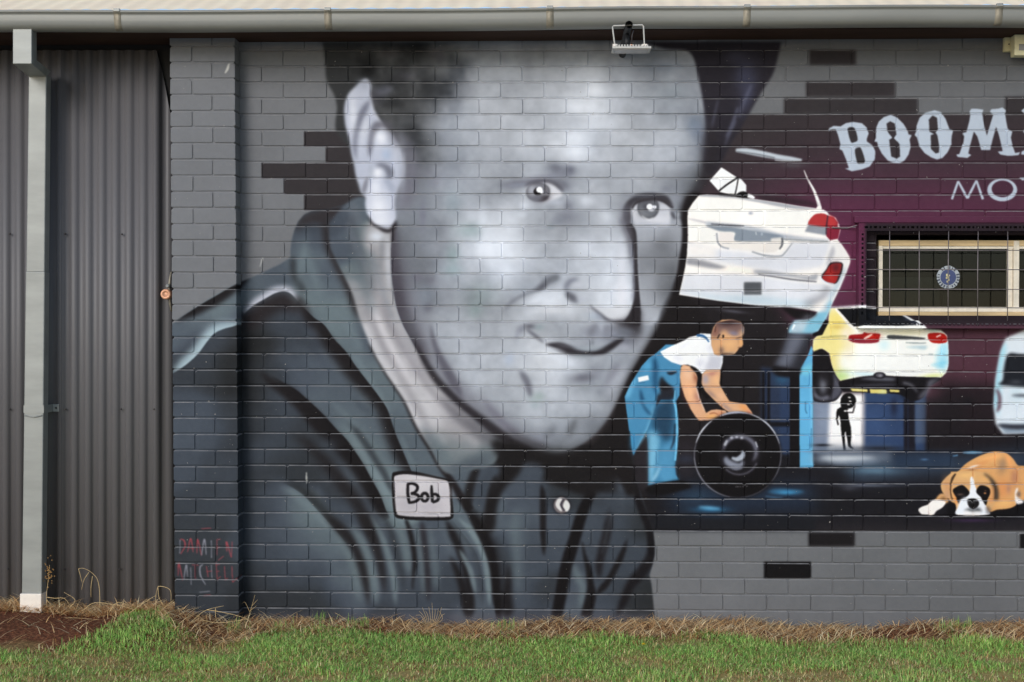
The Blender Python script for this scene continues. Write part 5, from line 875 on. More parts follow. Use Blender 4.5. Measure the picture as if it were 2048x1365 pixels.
class MB:
    """collects faces for one mesh"""
    def __init__(s): s.v = []; s.f = []
    def add(s, vs, fs):
        n = len(s.v); s.v += [tuple(p) for p in vs]; s.f += [tuple(i + n for i in f) for f in fs]; return s
    def box(s, a, b, bev=0.0):
        (x0, y0, z0), (x1, y1, z1) = a, b
        if bev <= 0:
            return s.add([(x0, y0, z0), (x1, y0, z0), (x1, y1, z0), (x0, y1, z0), (x0, y0, z1), (x1, y0, z1), (x1, y1, z1), (x0, y1, z1)],
                         [(0, 3, 2, 1), (4, 5, 6, 7), (0, 1, 5, 4), (1, 2, 6, 5), (2, 3, 7, 6), (3, 0, 4, 7)])
        bm = bmesh.new(); bmesh.ops.create_cube(bm, size=1)
        for v in bm.verts: v.co = Vector((x0 + (v.co.x + .5) * (x1 - x0), y0 + (v.co.y + .5) * (y1 - y0), z0 + (v.co.z + .5) * (z1 - z0)))
        bmesh.ops.bevel(bm, geom=bm.edges[:], offset=bev, segments=2, affect='EDGES', profile=.6)
        bm.verts.index_update()
        s.add([v.co for v in bm.verts], [[v.index for v in f.verts] for f in bm.faces]); bm.free(); return s
    def tube(s, pts, r, n=8, cap=True):
        pts = [Vector(p) for p in pts]; rs = r if isinstance(r, (list, tuple)) else [r] * len(pts)
        rings = []; up = None
        for i, p in enumerate(pts):
            d = (pts[min(i + 1, len(pts) - 1)] - pts[max(i - 1, 0)]).normalized()
            if up is None: up = Vector((0, 0, 1)) if abs(d.z) < .9 else Vector((0, 1, 0))
            a = d.cross(up).normalized(); b = a.cross(d).normalized(); up = b
            rings.append([p + (a * math.cos(2 * math.pi * k / n) + b * math.sin(2 * math.pi * k / n)) * rs[i] for k in range(n)])
        vs = [q for g in rings for q in g]; fs = []
        for i in range(len(pts) - 1):
            for k in range(n): fs.append((i * n + k, i * n + (k + 1) % n, (i + 1) * n + (k + 1) % n, (i + 1) * n + k))
        if cap: fs += [tuple(range(n))[::-1], tuple((len(pts) - 1) * n + k for k in range(n))]
        return s.add(vs, fs)
    def lathe(s, prof, c, axis='Y', n=20):
        """prof: (radius, height along axis)"""
        vs = []; fs = []
        for (r, h) in prof:
            for k in range(n):
                a = 2 * math.pi * k / n; u, w = r * math.cos(a), r * math.sin(a)
                vs.append({'Y': (c[0] + u, c[1] + h, c[2] + w), 'Z': (c[0] + u, c[1] + w, c[2] + h), 'X': (c[0] + h, c[1] + u, c[2] + w)}[axis])
        for i in range(len(prof) - 1):
            for k in range(n): fs.append((i * n + k, i * n + (k + 1) % n, (i + 1) * n + (k + 1) % n, (i + 1) * n + k))
        fs += [tuple(range(n)), tuple((len(prof) - 1) * n + k for k in range(n))]
        return s.add(vs, fs)
    def mesh(s, name):
        m = bpy.data.meshes.new(name); m.from_pydata(s.v, [], s.f); m.update(); return m
    def build(s, name, mat, parent=None, smooth=False, fix=True):
        m = s.mesh(name)
        if fix:
            bm = bmesh.new(); bm.from_mesh(m); bmesh.ops.recalc_face_normals(bm, faces=bm.faces[:]); bm.to_mesh(m); bm.free()
        if smooth:
            for p in m.polygons: p.use_smooth = True
        m.materials.append(mat)
        o = bpy.data.objects.new(name, m); COL.objects.link(o)
        if parent: o.parent = parent; o.matrix_parent_inverse = Matrix.Translation(-parent.location)
        return o

def put(name, mesh, parent, loc):
    o = bpy.data.objects.new(name, mesh); COL.objects.link(o); o.parent = parent
    o.location = Vector(loc) - parent.location
    return o

# ---------------------------------------------------------------- materials
def mat(name, col, rough=.6, metal=0.0, spec=.4, noise=0.0, nscale=30.0, bump=0.0, bscale=200.0, col2=None, stretch=(1, 1, 1)):
    m = bpy.data.materials.new(name); m.use_nodes = True; t = m.node_tree; b = t.nodes['Principled BSDF']
    b.inputs['Base Color'].default_value = (*col, 1); b.inputs['Roughness'].default_value = rough; b.inputs['Metallic'].default_value = metal
    b.inputs['Specular IOR Level'].default_value = spec
    tc = t.nodes.new('ShaderNodeTexCoord'); mp = t.nodes.new('ShaderNodeMapping'); mp.inputs['Scale'].default_value = stretch
    t.links.new(tc.outputs['Object'], mp.inputs['Vector'])
    if noise > 0 or col2:
        n = t.nodes.new('ShaderNodeTexNoise'); n.inputs['Scale'].default_value = nscale; n.inputs['Detail'].default_value = 6; n.inputs['Roughness'].default_value = .6
        t.links.new(mp.outputs[0], n.inputs['Vector'])
        r = t.nodes.new('ShaderNodeValToRGB'); r.color_ramp.elements[0].position = .3; r.color_ramp.elements[1].position = .7
        a = col2 if col2 else tuple(max(0, c * (1 - noise)) for c in col); c2 = col if col2 else tuple(min(1, c * (1 + noise)) for c in col)
        r.color_ramp.elements[0].color = (*a, 1); r.color_ramp.elements[1].color = (*c2, 1)
        t.links.new(n.outputs['Fac'], r.inputs[0]); t.links.new(r.outputs[0], b.inputs['Base Color'])
    if bump > 0:
        n2 = t.nodes.new('ShaderNodeTexNoise'); n2.inputs['Scale'].default_value = bscale; n2.inputs['Detail'].default_value = 4
        t.links.new(mp.outputs[0], n2.inputs['Vector'])
        bp = t.nodes.new('ShaderNodeBump'); bp.inputs['Strength'].default_value = bump; bp.inputs['Distance'].default_value = .002
        t.links.new(n2.outputs['Fac'], bp.inputs['Height']); t.links.new(bp.outputs[0], b.inputs['Normal'])
    return m

def srgb(r, g, b):
    f = lambda c: ((c / 255) / 12.92 if c / 255 <= .04045 else ((c / 255 + .055) / 1.055) ** 2.4)
    return (f(r), f(g), f(b))

def paint_image(name, yplane, xa, xb, za, zb, res):
    """lay the painted canvas out flat on a wall plane"""
    w, h = int((xb - xa) / res), int((zb - za) / res)
    X = xa + (np.arange(w) + .5) * (xb - xa) / w; Z = za + (np.arange(h) + .5) * (zb - za) / h
    XX, ZZ = np.meshgrid(X, Z)
    u, v = project(XX, yplane, ZZ)
    u = np.clip(u - .5, 0, PW - 1.01); v = np.clip(v - .5, 0, PH - 1.01)
    ui, vi = u.astype(int), v.astype(int); fu = (u - ui)[..., None]; fv = (v - vi)[..., None]
    c = canvas
    out = c[vi, ui] * (1 - fu) * (1 - fv) + c[vi, ui + 1] * fu * (1 - fv) + c[vi + 1, ui] * (1 - fu) * fv + c[vi + 1, ui + 1] * fu * fv
    rgba = np.ones((h, w, 4), np.float32); rgba[..., :3] = np.clip(out, 0, 1)
    im = bpy.data.images.new(name, w, h, alpha=False); im.colorspace_settings.name = 'sRGB'
    im.pixels.foreach_set(rgba.ravel()); im.update(); im.pack()
    return im

def mural_material(name, im, xa, xb, za, zb, ledge=True):
    m = bpy.data.materials.new(name); m.use_nodes = True; t = m.node_tree; N = t.nodes.new; L = t.links.new
    b = t.nodes['Principled BSDF']; b.inputs['Roughness'].default_value = .7; b.inputs['Specular IOR Level'].default_value = .14
    g = N('ShaderNodeNewGeometry')
    mp = N('ShaderNodeMapping'); mp.vector_type = 'POINT'
    sx = N('ShaderNodeSeparateXYZ'); L(g.outputs['Position'], sx.inputs[0])
    cx = N('ShaderNodeCombineXYZ')
    for i, (o, a, e) in enumerate((('X', xa, xb), ('Z', za, zb))):
        r = N('ShaderNodeMapRange'); r.clamp = False
        r.inputs['From Min'].default_value = a; r.inputs['From Max'].default_value = e
        L(sx.outputs[o], r.inputs['Value']); L(r.outputs['Result'], cx.inputs[i])
    it = N('ShaderNodeTexImage'); it.image = im; it.extension = 'EXTEND'; it.interpolation = 'Cubic'
    L(cx.outputs[0], it.inputs['Vector'])
    # uneven coats: slow blotches and a little brick-to-brick difference
    n = N('ShaderNodeTexNoise'); n.inputs['Scale'].default_value = 3.2; n.inputs['Detail'].default_value = 7; L(g.outputs['Position'], n.inputs['Vector'])
    oi = N('ShaderNodeObjectInfo')
    v1 = N('ShaderNodeMapRange'); v1.inputs['From Min'].default_value = .3; v1.inputs['From Max'].default_value = .7; v1.inputs['To Min'].default_value = .93; v1.inputs['To Max'].default_value = 1.07; L(n.outputs['Fac'], v1.inputs['Value'])
    v2 = N('ShaderNodeMapRange'); v2.inputs['To Min'].default_value = .965; v2.inputs['To Max'].default_value = 1.035; L(oi.outputs['Random'], v2.inputs['Value'])
    mu = N('ShaderNodeMath'); mu.operation = 'MULTIPLY'; L(v1.outputs['Result'], mu.inputs[0]); L(v2.outputs['Result'], mu.inputs[1])
    hv = N('ShaderNodeHueSaturation'); L(it.outputs['Color'], hv.inputs['Color']); L(mu.outputs[0], hv.inputs['Value'])
    last = hv.outputs[0]
    if ledge:
        # ledges of the joints kept the older grey coat and its dust: spray from the front misses them
        nz = N('ShaderNodeSeparateXYZ'); L(g.outputs['True Normal'], nz.inputs[0])
        lr = N('ShaderNodeMapRange'); lr.inputs['From Min'].default_value = .3; lr.inputs['From Max'].default_value = .62; L(nz.outputs['Z'], lr.inputs['Value'])
        nn = N('ShaderNodeTexNoise'); nn.inputs['Scale'].default_value = 14; nn.inputs['Detail'].default_value = 4; L(g.outputs['Position'], nn.inputs['Vector'])
        nr = N('ShaderNodeMapRange'); nr.inputs['From Min'].default_value = .25; nr.inputs['From Max'].default_value = .7; nr.inputs['To Min'].default_value = .15; nr.inputs['To Max'].default_value = .85; L(nn.outputs['Fac'], nr.inputs['Value'])
        mm = N('ShaderNodeMath'); mm.operation = 'MULTIPLY'; L(lr.outputs['Result'], mm.inputs[0]); L(nr.outputs['Result'], mm.inputs[1])
        mx = N('ShaderNodeMix'); mx.data_type = 'RGBA'; L(mm.outputs[0], mx.inputs['Factor']); L(last, mx.inputs['A']); mx.inputs['B'].default_value = (.24, .235, .24, 1)
        last = mx.outputs['Result']
    # chips and pits
    vo = N('ShaderNodeTexNoise'); vo.inputs['Scale'].default_value = 60; vo.inputs['Detail'].default_value = 5; L(g.outputs['Position'], vo.inputs['Vector'])
    pr = N('ShaderNodeMapRange'); pr.inputs['From Min'].default_value = .715; pr.inputs['From Max'].default_value = .735; L(vo.outputs['Fac'], pr.inputs['Value'])
    pm = N('ShaderNodeMix'); pm.data_type = 'RGBA'; L(pr.outputs['Result'], pm.inputs['Factor']); L(last, pm.inputs['A']); pm.inputs['B'].default_value = (.3, .28, .26, 1)
    L(pm.outputs['Result'], b.inputs['Base Color'])
    f = N('ShaderNodeTexNoise'); f.inputs['Scale'].default_value = 170; f.inputs['Detail'].default_value = 5; L(g.outputs['Position'], f.inputs['Vector'])
    f2 = N('ShaderNodeTexNoise'); f2.inputs['Scale'].default_value = 18; f2.inputs['Detail'].default_value = 3; L(g.outputs['Position'], f2.inputs['Vector'])
    ad = N('ShaderNodeMath'); ad.operation = 'MULTIPLY_ADD'; L(f2.outputs['Fac'], ad.inputs[0]); ad.inputs[1].default_value = 1.6; L(f.outputs['Fac'], ad.inputs[2])
    bp = N('ShaderNodeBump'); bp.inputs['Strength'].default_value = .35; bp.inputs['Distance'].default_value = .0022; L(ad.outputs[0], bp.inputs['Height']); L(bp.outputs[0], b.inputs['Normal'])
    return m

paint_all()
canvas[:] = canvas + cloud(21, 7, 2)[..., None] * .012 * np.ones(3)
np.clip(canvas, 0, 1, out=canvas)

# ---------------------------------------------------------------- key places
PIER = -0.115                                   # front of the pier
XL = on_y(479, 660, 0).x                        # where the main wall leaves the pier
XR = on_y(2230, 660, 0).x
ZT, ZB = 3.205, -0.06
Z_J0 = on_y(1000, 100.2, 0).z; Z_J35 = on_y(1000, 1218, 0).z
COURSE = (Z_J0 - Z_J35) / 35.0
A0 = on_y(522.5, 150, 0).x; PITCH = (on_y(1835.5, 212, 0).x - A0) / 15.0
LEAN = 0.0095                                   # the perpends drift along the wall
JT = .0062
JV = .0042
WIM = (XL - .02, XR + .05, ZB, ZT + .1)
mural_im = paint_image('wall_paint', 0.0, *WIM, .0026)
M_WALL = mural_material('painted_brick', mural_im, *WIM)
PIM = (on_y(330, 700, PIER).x, on_y(500, 700, PIER).x, ZB, ZT + .1)
pier_im = paint_image('pier_paint', PIER, *PIM, .0026)
M_PIER = mural_material('painted_pier_brick', pier_im, *PIM)

M_IRON = mat('galvanised', srgb(142, 144, 141), .5, .3, .5, .16, 9, .15, 60, stretch=(.25, 1, 1))
M_GUTTER = mat('weathered_gutter', srgb(136, 136, 131), .5, .25, .4, .12, 6, .1, 90, stretch=(.15, 1, 1))
M_STRAP = mat('gutter_strap', srgb(150, 142, 126), .55, .3, .4, .25, 25, .1, 90)
M_SHEET = mat('grey_sheet', srgb(98, 96, 98), .5, 0, .35, .06, 2.2, .08, 30, stretch=(1, 1, .25))
M_ROOF = mat('cream_roof', srgb(255, 234, 206), .8, 0, .15, .06, 5, .15, 40)
M_TIMBER = mat('eave_timber', srgb(60, 42, 35), .85, 0, .2, .3, 12, .3, 60, stretch=(.2, 1, 1))
M_BLACK = mat('black_paint', (.012, .012, .013), .6)
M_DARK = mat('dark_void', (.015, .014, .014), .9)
M_CREAM = mat('window_paint', srgb(226, 216, 198), .6, 0, .3, .12, 30, .25, 120)
M_RAW = mat('bare_timber', srgb(206, 180, 138), .75, 0, .2, .3, 20, .3, 90, stretch=(.15, 1, 1))
M_WHITEP = mat('white_plastic', srgb(236, 226, 214), .5, 0, .4, .06, 30)
M_LAMP = mat('lamp_alloy', srgb(178, 176, 170), .45, .2, .5, .06, 40)
M_IVORY = mat('ivory_plastic', srgb(226, 218, 178), .45, 0, .4, .05, 30)
M_LENS = mat('lamp_lens', srgb(150, 146, 142), .25, 0, .5)
M_COPPER = mat('copper_cap', srgb(214, 158, 124), .5, .25, .5, .2, 60, .3, 200)
M_WIRE = mat('grille_wire', srgb(120, 112, 114), .5, .5, .5, .2, 40)
M_SCREW = mat('screw_steel', srgb(70, 66, 66), .5, .4)

# ---------------------------------------------------------------- ground
def ground_material():
    m = bpy.data.materials.new('soil_and_turf'); m.use_nodes = True; t = m.node_tree; N = t.nodes.new; L = t.links.new
    b = t.nodes['Principled BSDF']; b.inputs['Roughness'].default_value = .95; b.inputs['Specular IOR Level'].default_value = .1
    g = N('ShaderNodeNewGeometry')
    n1 = N('ShaderNodeTexNoise'); n1.inputs['Scale'].default_value = 5; n1.inputs['Detail'].default_value = 8; L(g.outputs['Position'], n1.inputs['Vector'])
    n2 = N('ShaderNodeTexNoise'); n2.inputs['Scale'].default_value = 55; n2.inputs['Detail'].default_value = 6; L(g.outputs['Position'], n2.inputs['Vector'])
    r = N('ShaderNodeValToRGB'); e = r.color_ramp.elements
    e[0].position = .3; e[0].color = (*srgb(84, 54, 40), 1); e[1].position = .72; e[1].color = (*srgb(146, 98, 70), 1)
    k = r.color_ramp.elements.new(.5); k.color = (*srgb(108, 68, 50), 1)
    L(n2.outputs['Fac'], r.inputs[0])
    # thatch under the turf
    r2 = N('ShaderNodeValToRGB'); r2.color_ramp.elements[0].color = (*srgb(140, 124, 76), 1); r2.color_ramp.elements[1].color = (*srgb(190, 172, 116), 1); L(n2.outputs['Fac'], r2.inputs[0])
    sx = N('ShaderNodeSeparateXYZ'); L(g.outputs['Position'], sx.inputs[0])
    ad = N('ShaderNodeMath'); ad.operation = 'MULTIPLY_ADD'; L(n1.outputs['Fac'], ad.inputs[0]); ad.inputs[1].default_value = -.5; L(sx.outputs['Y'], ad.inputs[2])
    xr = N('ShaderNodeMapRange'); xr.inputs['From Min'].default_value = -1.55; xr.inputs['From Max'].default_value = -2.0; xr.inputs['To Max'].default_value = .42; L(sx.outputs['X'], xr.inputs['Value'])
    a2 = N('ShaderNodeMath'); L(ad.outputs[0], a2.inputs[0]); L(xr.outputs['Result'], a2.inputs[1]); ad = a2
    mr = N('ShaderNodeMapRange'); mr.inputs['From Min'].default_value = -.45; mr.inputs['From Max'].default_value = -.75; L(ad.outputs[0], mr.inputs['Value'])
    mx = N('ShaderNodeMix'); mx.data_type = 'RGBA'; L(mr.outputs['Result'], mx.inputs['Factor']); L(r.outputs[0], mx.inputs['A']); L(r2.outputs[0], mx.inputs['B'])
    L(mx.outputs['Result'], b.inputs['Base Color'])
    bp = N('ShaderNodeBump'); bp.inputs['Strength'].default_value = .8; bp.inputs['Distance'].default_value = .012; L(n2.outputs['Fac'], bp.inputs['Height']); L(bp.outputs[0], b.inputs['Normal'])
    return m

def hgt(x, y):
    """gentle lumps of the ground; banked a little against the wall"""
    h = .012 * math.sin(3.1 * x + 1.7 * y) + .010 * math.sin(6.3 * x - 2.2 * y + 1.0) + .006 * math.sin(13 * x + 9 * y)
    fade = min(1.0, max(0.0, (6 - abs(x)) / 2)) * min(1.0, max(0.0, (y + 5) / 2.5))
    u = min(1.0, max(0.0, (-1.62 - x) / .38)); u = u * u * (3 - 2 * u); w = min(1.0, max(0.0, (y + .95) / .6)); w = w * w * (3 - 2 * w)
    return h * fade + .078 * u * w
def build_ground():
    xs = [-90, -40, -15, -8] + [-5 + .1 * i for i in range(101)] + [8, 15, 40, 90]
    ys = [-120, -50, -20, -9, -6] + [-4 + .1 * i for i in range(44)] + [1.5, 6, 20, 60]
    v = [(x, y, hgt(x, y)) for y in ys for x in xs]; n = len(xs)
    f = [(j * n + i, j * n + i + 1, (j + 1) * n + i + 1, (j + 1) * n + i) for j in range(len(ys) - 1) for i in range(n - 1)]
    o = MB().add(v, f).build('ground', ground_material(), None, True)
    tag(o, kind='structure')
build_ground()
bounce = MB()  # unseen pale slab, added to throw light up under the eave
_dx = [-60, -20, -8] + [-6 + k for k in range(13)] + [8, 20, 60]
bounce.add([(x, y + .12 * math.sin(x * 1.7) * (1 if y > -9 else 0), .012) for y in (-3.4, -18) for x in _dx], [(i, i + 1, len(_dx) + i + 1, len(_dx) + i) for i in range(len(_dx) - 1)])
bounce = bounce.build('bounce_slab', mat('bounce_pale', srgb(222, 220, 214), .95, 0, .1, .08, 20, .3, 120))
tag(bounce, kind='structure')

# ---------------------------------------------------------------- brick wall and pier
def brick_mesh(name, w, h, seed, m, depth=.010, d2=.06):
    """one brick front: wandering arris, small chamfer, sides running back past the mortar face"""
    rs = random.Random(seed)
    c, ch = .0030 + rs.random() * .003, .0020
    j = lambda a: (rs.random() - .5) * a
    k = [c if rs.random() < .72 else rs.uniform(.005, .011) for _ in range(4)]
    o = [(-w / 2 + k[0], -h / 2), (j(min(.12, w * .5)), -h / 2 + j(.0022)), (w / 2 - k[1], -h / 2), (w / 2, -h / 2 + k[1]), (w / 2, h / 2 - k[2]), (w / 2 - k[2], h / 2), (j(min(.12, w * .5)), h / 2 + j(.0018)), (-w / 2 + k[3], h / 2), (-w / 2, h / 2 - k[3]), (-w / 2, -h / 2 + k[0])]
    o = [(x + j(.0012), z + j(.0010)) for x, z in o]
    n = len(o)
    inn = []
    for x, z in o: inn.append((x - ch * (1 if x > w * .3 else -1 if x < -w * .3 else 0), z - ch * (1 if z > 0 else -1) * (1 if abs(z) > h * .3 else .6)))
    inn = [(x, z - (.0028 if z > 0 else -.0008)) for x, z in inn]
    v = [(x, 0, z) for x, z in inn] + [(x, .0042 if z > 0 else .0022, z) for x, z in o] + [(x, d2, z) for x, z in o]
    f = [tuple(range(n))]
    for a in (0, n):
        for k in range(n): f.append((a + k, a + n + k, a + n + (k + 1) % n, a + (k + 1) % n))
    me = bpy.data.meshes.new(name); me.from_pydata(v, [], f)
    bm = bmesh.new(); bm.from_mesh(me); bmesh.ops.recalc_face_normals(bm, faces=bm.faces[:])
    bm.faces.ensure_lookup_table()
    if bm.faces[0].normal.y > 0: bmesh.ops.reverse_faces(bm, faces=bm.faces[:])
    bm.to_mesh(me); bm.free(); me.materials.append(m)
    return me

# window opening in the wall
WX0, WX1 = on_y(1752, 560, 0).x, on_y(2190, 560, 0).x
WZ0, WZ1 = on_y(1900, 633, 0).z, on_y(1900, 468, 0).z

def row_joints(i):
    """perpend positions of course i (course 0 lies under the first full bed joint)"""
    z = Z_J0 - (i + .5) * COURSE
    drift = LEAN * (Z_J0 - z)
    first = A0 + drift - (PITCH / 2 if i % 2 == 0 else 0)
    xs = []
    x = first - 2 * PITCH
    cut = on_y(1712 if i % 2 == 0 else 1668, 1080, 0).x
    done = False
    while x < XR + PITCH:
        if i >= 21 and not done and x > cut - .5 * PITCH:
            xs.append(x); x += PITCH * .70; done = True
            continue
        xs.append(x); x += PITCH
    return xs

def build_wall():
    wall = empty('brick_wall', ((XL + XR) / 2, 0, 0))
    tag(wall, 'long painted brick wall carrying the grey portrait and garage mural', 'wall', kind='thing')
    # mortar body, with the window hole
    bk = MB()
    y0, y1 = .0056, .22
    for (a, b, c, d) in ((XL - .09, WX0, ZB, ZT + .1), (WX1, XR, ZB, ZT + .1), (WX0, WX1, ZB, WZ0), (WX0, WX1, WZ1, ZT + .1)):
        bk.box((a, y0, c), (b, y1, d))
    bk.build('mortar', M_WALL, wall)
    full = [brick_mesh('brick_%s' % 'abcdefghijklmn'[k], PITCH - JV, COURSE - JT, 50 + k, M_WALL) for k in range(14)]
    spots = []
    rs = random.Random(3)
    for i in range(-1, 37):
        zt = Z_J0 - i * COURSE - JT * .5; zb = zt - COURSE + JT
        zt = min(zt, ZT + .02)
        if zb < -.05: zb = -.05
        if zt - zb < .015: continue
        js = row_joints(i)
        for a, b in zip(js[:-1], js[1:]):
            x0, x1 = max(a + JV / 2, XL - .005), min(b - JV / 2, XR)
            if x1 - x0 < .02: continue
            pieces = [(x0, x1)]
            if zt > WZ0 + .012 and zb < WZ1 - .012:
                pieces = [(p, q) for p, q in ((x0, min(x1, WX0)), (max(x0, WX1), x1)) if q - p > .012]
            for p, q in pieces:
                z0, z1 = zb, zt
                if q > WX0 and p < WX1:
                    if z1 > WZ0 > z0: z1 = WZ0
                    if z1 > WZ1 > z0: z0 = WZ1
                    if z1 - z0 < .012: continue
                spots.append((p, q, z0, z1))
    # the 300 that show largest stand alone
    def rank(s):
        p, q, z0, z1 = s
        cx, cz = (p + q) / 2, (z0 + z1) / 2
        area = (q - p) * (z1 - z0)
        u, w_ = project(np.array([cx]), 0.0, np.array([cz]))
        seen = 1.0 if (20 < u[0] < 2000 and 100 < w_[0] < 1235) else .2
        return -area * seen / ((cx - .2) ** 2 * .6 + (cz - 1.62) ** 2 * .6 + 7.8 ** 2)
    spots.sort(key=rank)
    rest = MB()
    for k, (p, q, z0, z1) in enumerate(spots):
        w, h = q - p, z1 - z0
        jx, jz, jy = (rs.random() - .5) * .003, (rs.random() - .5) * .0024, (rs.random() - .5) * .004
        ry = (rs.random() - .5) * .009
        isfull = abs(w - (PITCH - JV)) < .002 and abs(h - (COURSE - JT)) < .002
        if k < 300:
            me = full[(k * 5 + k // 14) % 14] if isfull else brick_mesh('brick_cut', w, h, k, M_WALL)
            o = put('brick', me, wall, ((p + q) / 2 + jx, jy, (z0 + z1) / 2 + jz)); o.rotation_euler = (0, ry, 0)
        else:
            me = full[(k * 5 + k // 14) % 14] if isfull else brick_mesh('tmp', w, h, k, M_WALL)
            c, s_ = math.cos(ry), math.sin(ry)
            rest.add([((p + q) / 2 + jx + v.co.x * c + v.co.z * s_, v.co.y + jy, (z0 + z1) / 2 + jz - v.co.x * s_ + v.co.z * c) for v in me.vertices], [list(f.vertices) for f in me.polygons])
            if not isfull: bpy.data.meshes.remove(me)
    o = rest.build('brickwork', M_WALL, wall, False, False)
    tag(o, kind='stuff')

def build_pier():
    a0, b0 = on_y(339.5, 100, PIER).x, on_y(469.5, 100, PIER).x
    a1, b1 = on_y(349.5, 1230, PIER).x, on_y(478, 1230, PIER).x
    zt_, zb_ = on_y(400, 100, PIER).z, on_y(400, 1230, PIER).z
    lx = lambda z: a0 + (a1 - a0) * (zt_ - z) / (zt_ - zb_)
    rx = lambda z: b0 + (b1 - b0) * (zt_ - z) / (zt_ - zb_)
    pier = empty('brick_pier', ((a0 + b1) / 2, PIER / 2, 0))
    tag(pier, 'narrow projecting brick pier, grey above and navy below with red scrawled signature', 'pier', kind='thing')
    mb = MB()
    z0, z1 = -.06, ZT + .02
    v = [(lx(z) + .008, y, z) for z in (z0, z1) for y in (PIER + .0056, .2)] + [(rx(z) - .008, y, z) for z in (z0, z1) for y in (PIER + .0056, .2)]
    mb.add(v, [(0, 1, 3, 2), (4, 6, 7, 5), (0, 2, 6, 4), (1, 5, 7, 3), (0, 4, 5, 1), (2, 3, 7, 6)])
    mb.build('mortar', M_PIER, pier)
    zj = on_y(400, 92.5, PIER).z
    pc = (zj - on_y(400, 1193, PIER).z) / 34.5
    pc = (zj - on_y(400, 1163, PIER).z) / 34.0 if False else COURSE
    rs = random.Random(11)
    for i in range(-1, 38):
        zt = zj - i * pc - JT / 2; zb = zt - pc + JT
        zt = min(zt, ZT + .015); zb = max(zb, -.05)
        if zt - zb < .02: continue
        zc = (zt + zb) / 2; l, r = lx(zc), rx(zc)
        frac = .345 if i % 2 == 0 else .655
        m_ = l + (r - l) * frac + (rs.random() - .5) * .004
        for x0, x1 in ((l, m_ - JT / 2), (m_ + JT / 2, r)):
            me = brick_mesh('pier_brick', x1 - x0, zt - zb, rs.randint(0, 9999), M_PIER, .01, -PIER + .02)
            o = put('brick', me, pier, ((x0 + x1) / 2, PIER + (rs.random() - .5) * .002, zc)); o.rotation_euler = (0, (rs.random() - .5) * .006, 0)
    return lx
build_wall()
pier_left = build_pier()

# ---------------------------------------------------------------- corrugated cladding left of the pier
def build_cladding():
    Y = .03; pitch = .0765
    x_end = pier_left(1.6) + .012
    z_top = on_y(200, 101, Y).z
    clad = empty('corrugated_wall', (on_y(150, 700, Y).x, Y, 0))
    tag(clad, 'grey corrugated metal cladding beside the downpipe, left of the brick pier', 'wall', kind='thing')
    seam = on_y(114, 700, Y).x
    edges = [seam - 2 * .762, seam - .762, seam, x_end]
    cutx, cutz = on_y(314, 110, Y).x, on_y(341, 322, Y).z
    for k in range(3):
        a, b = edges[k], edges[k + 1] + (.03 if k < 2 else 0)
        xs = sorted(set([round(a, 5), round(b, 5)] + [round(seam + (m_ + q) * pitch, 5) for m_ in range(-24, 12) for q in (.0, .03, .05, .08, .12, .2, .3, .4, .48, .52, .55, .58, .61, .66, .8, .95) if a < seam + (m_ + q) * pitch < b]))
        mb = MB(); n = len(xs)
        vs = []
        for x in xs:
            # rolled wave, a little flatter on the crests
            a_ = 2 * math.pi * (x - seam) / pitch
            y = Y - .0105 * (math.sin(a_) + .10 * math.sin(3 * a_)) - (.0012 if k == 1 else 0)
            zt = z_top
            if x > cutx: zt = z_top - (x - cutx) / (x_end - cutx) * (z_top - cutz)
            vs += [(x, y, -.02), (x, y, zt)]
        mb.add(vs, [(2 * i, 2 * i + 2, 2 * i + 3, 2 * i + 1) for i in range(n - 1)])
        o = mb.build('metal_sheet', M_SHEET, clad, True)
        sm = o.modifiers.new('gauge', 'SOLIDIFY'); sm.thickness = .001; sm.offset = 1
    dk = MB().box((edges[0], Y + .03, -.05), (x_end + .03, Y + .12, ZT + .1)).build('dark_backing', M_DARK, clad)  # near-black backing: shade of the gaps above and beside the sheets, as colour
    for px, py in ((131, 468), (244, 469), (131, 819), (242, 819), (128, 1139), (239, 1139), (20, 468), (20, 819), (16, 1139), (308, 819)):
        p = on_y(px, py, Y - .009)
        MB().lathe([(.0055, .004), (.0055, -.001), (.0035, -.005)], (p.x, Y - .010, p.z), 'Y', 8).build('screw', M_SCREW, clad, True)
build_cladding()

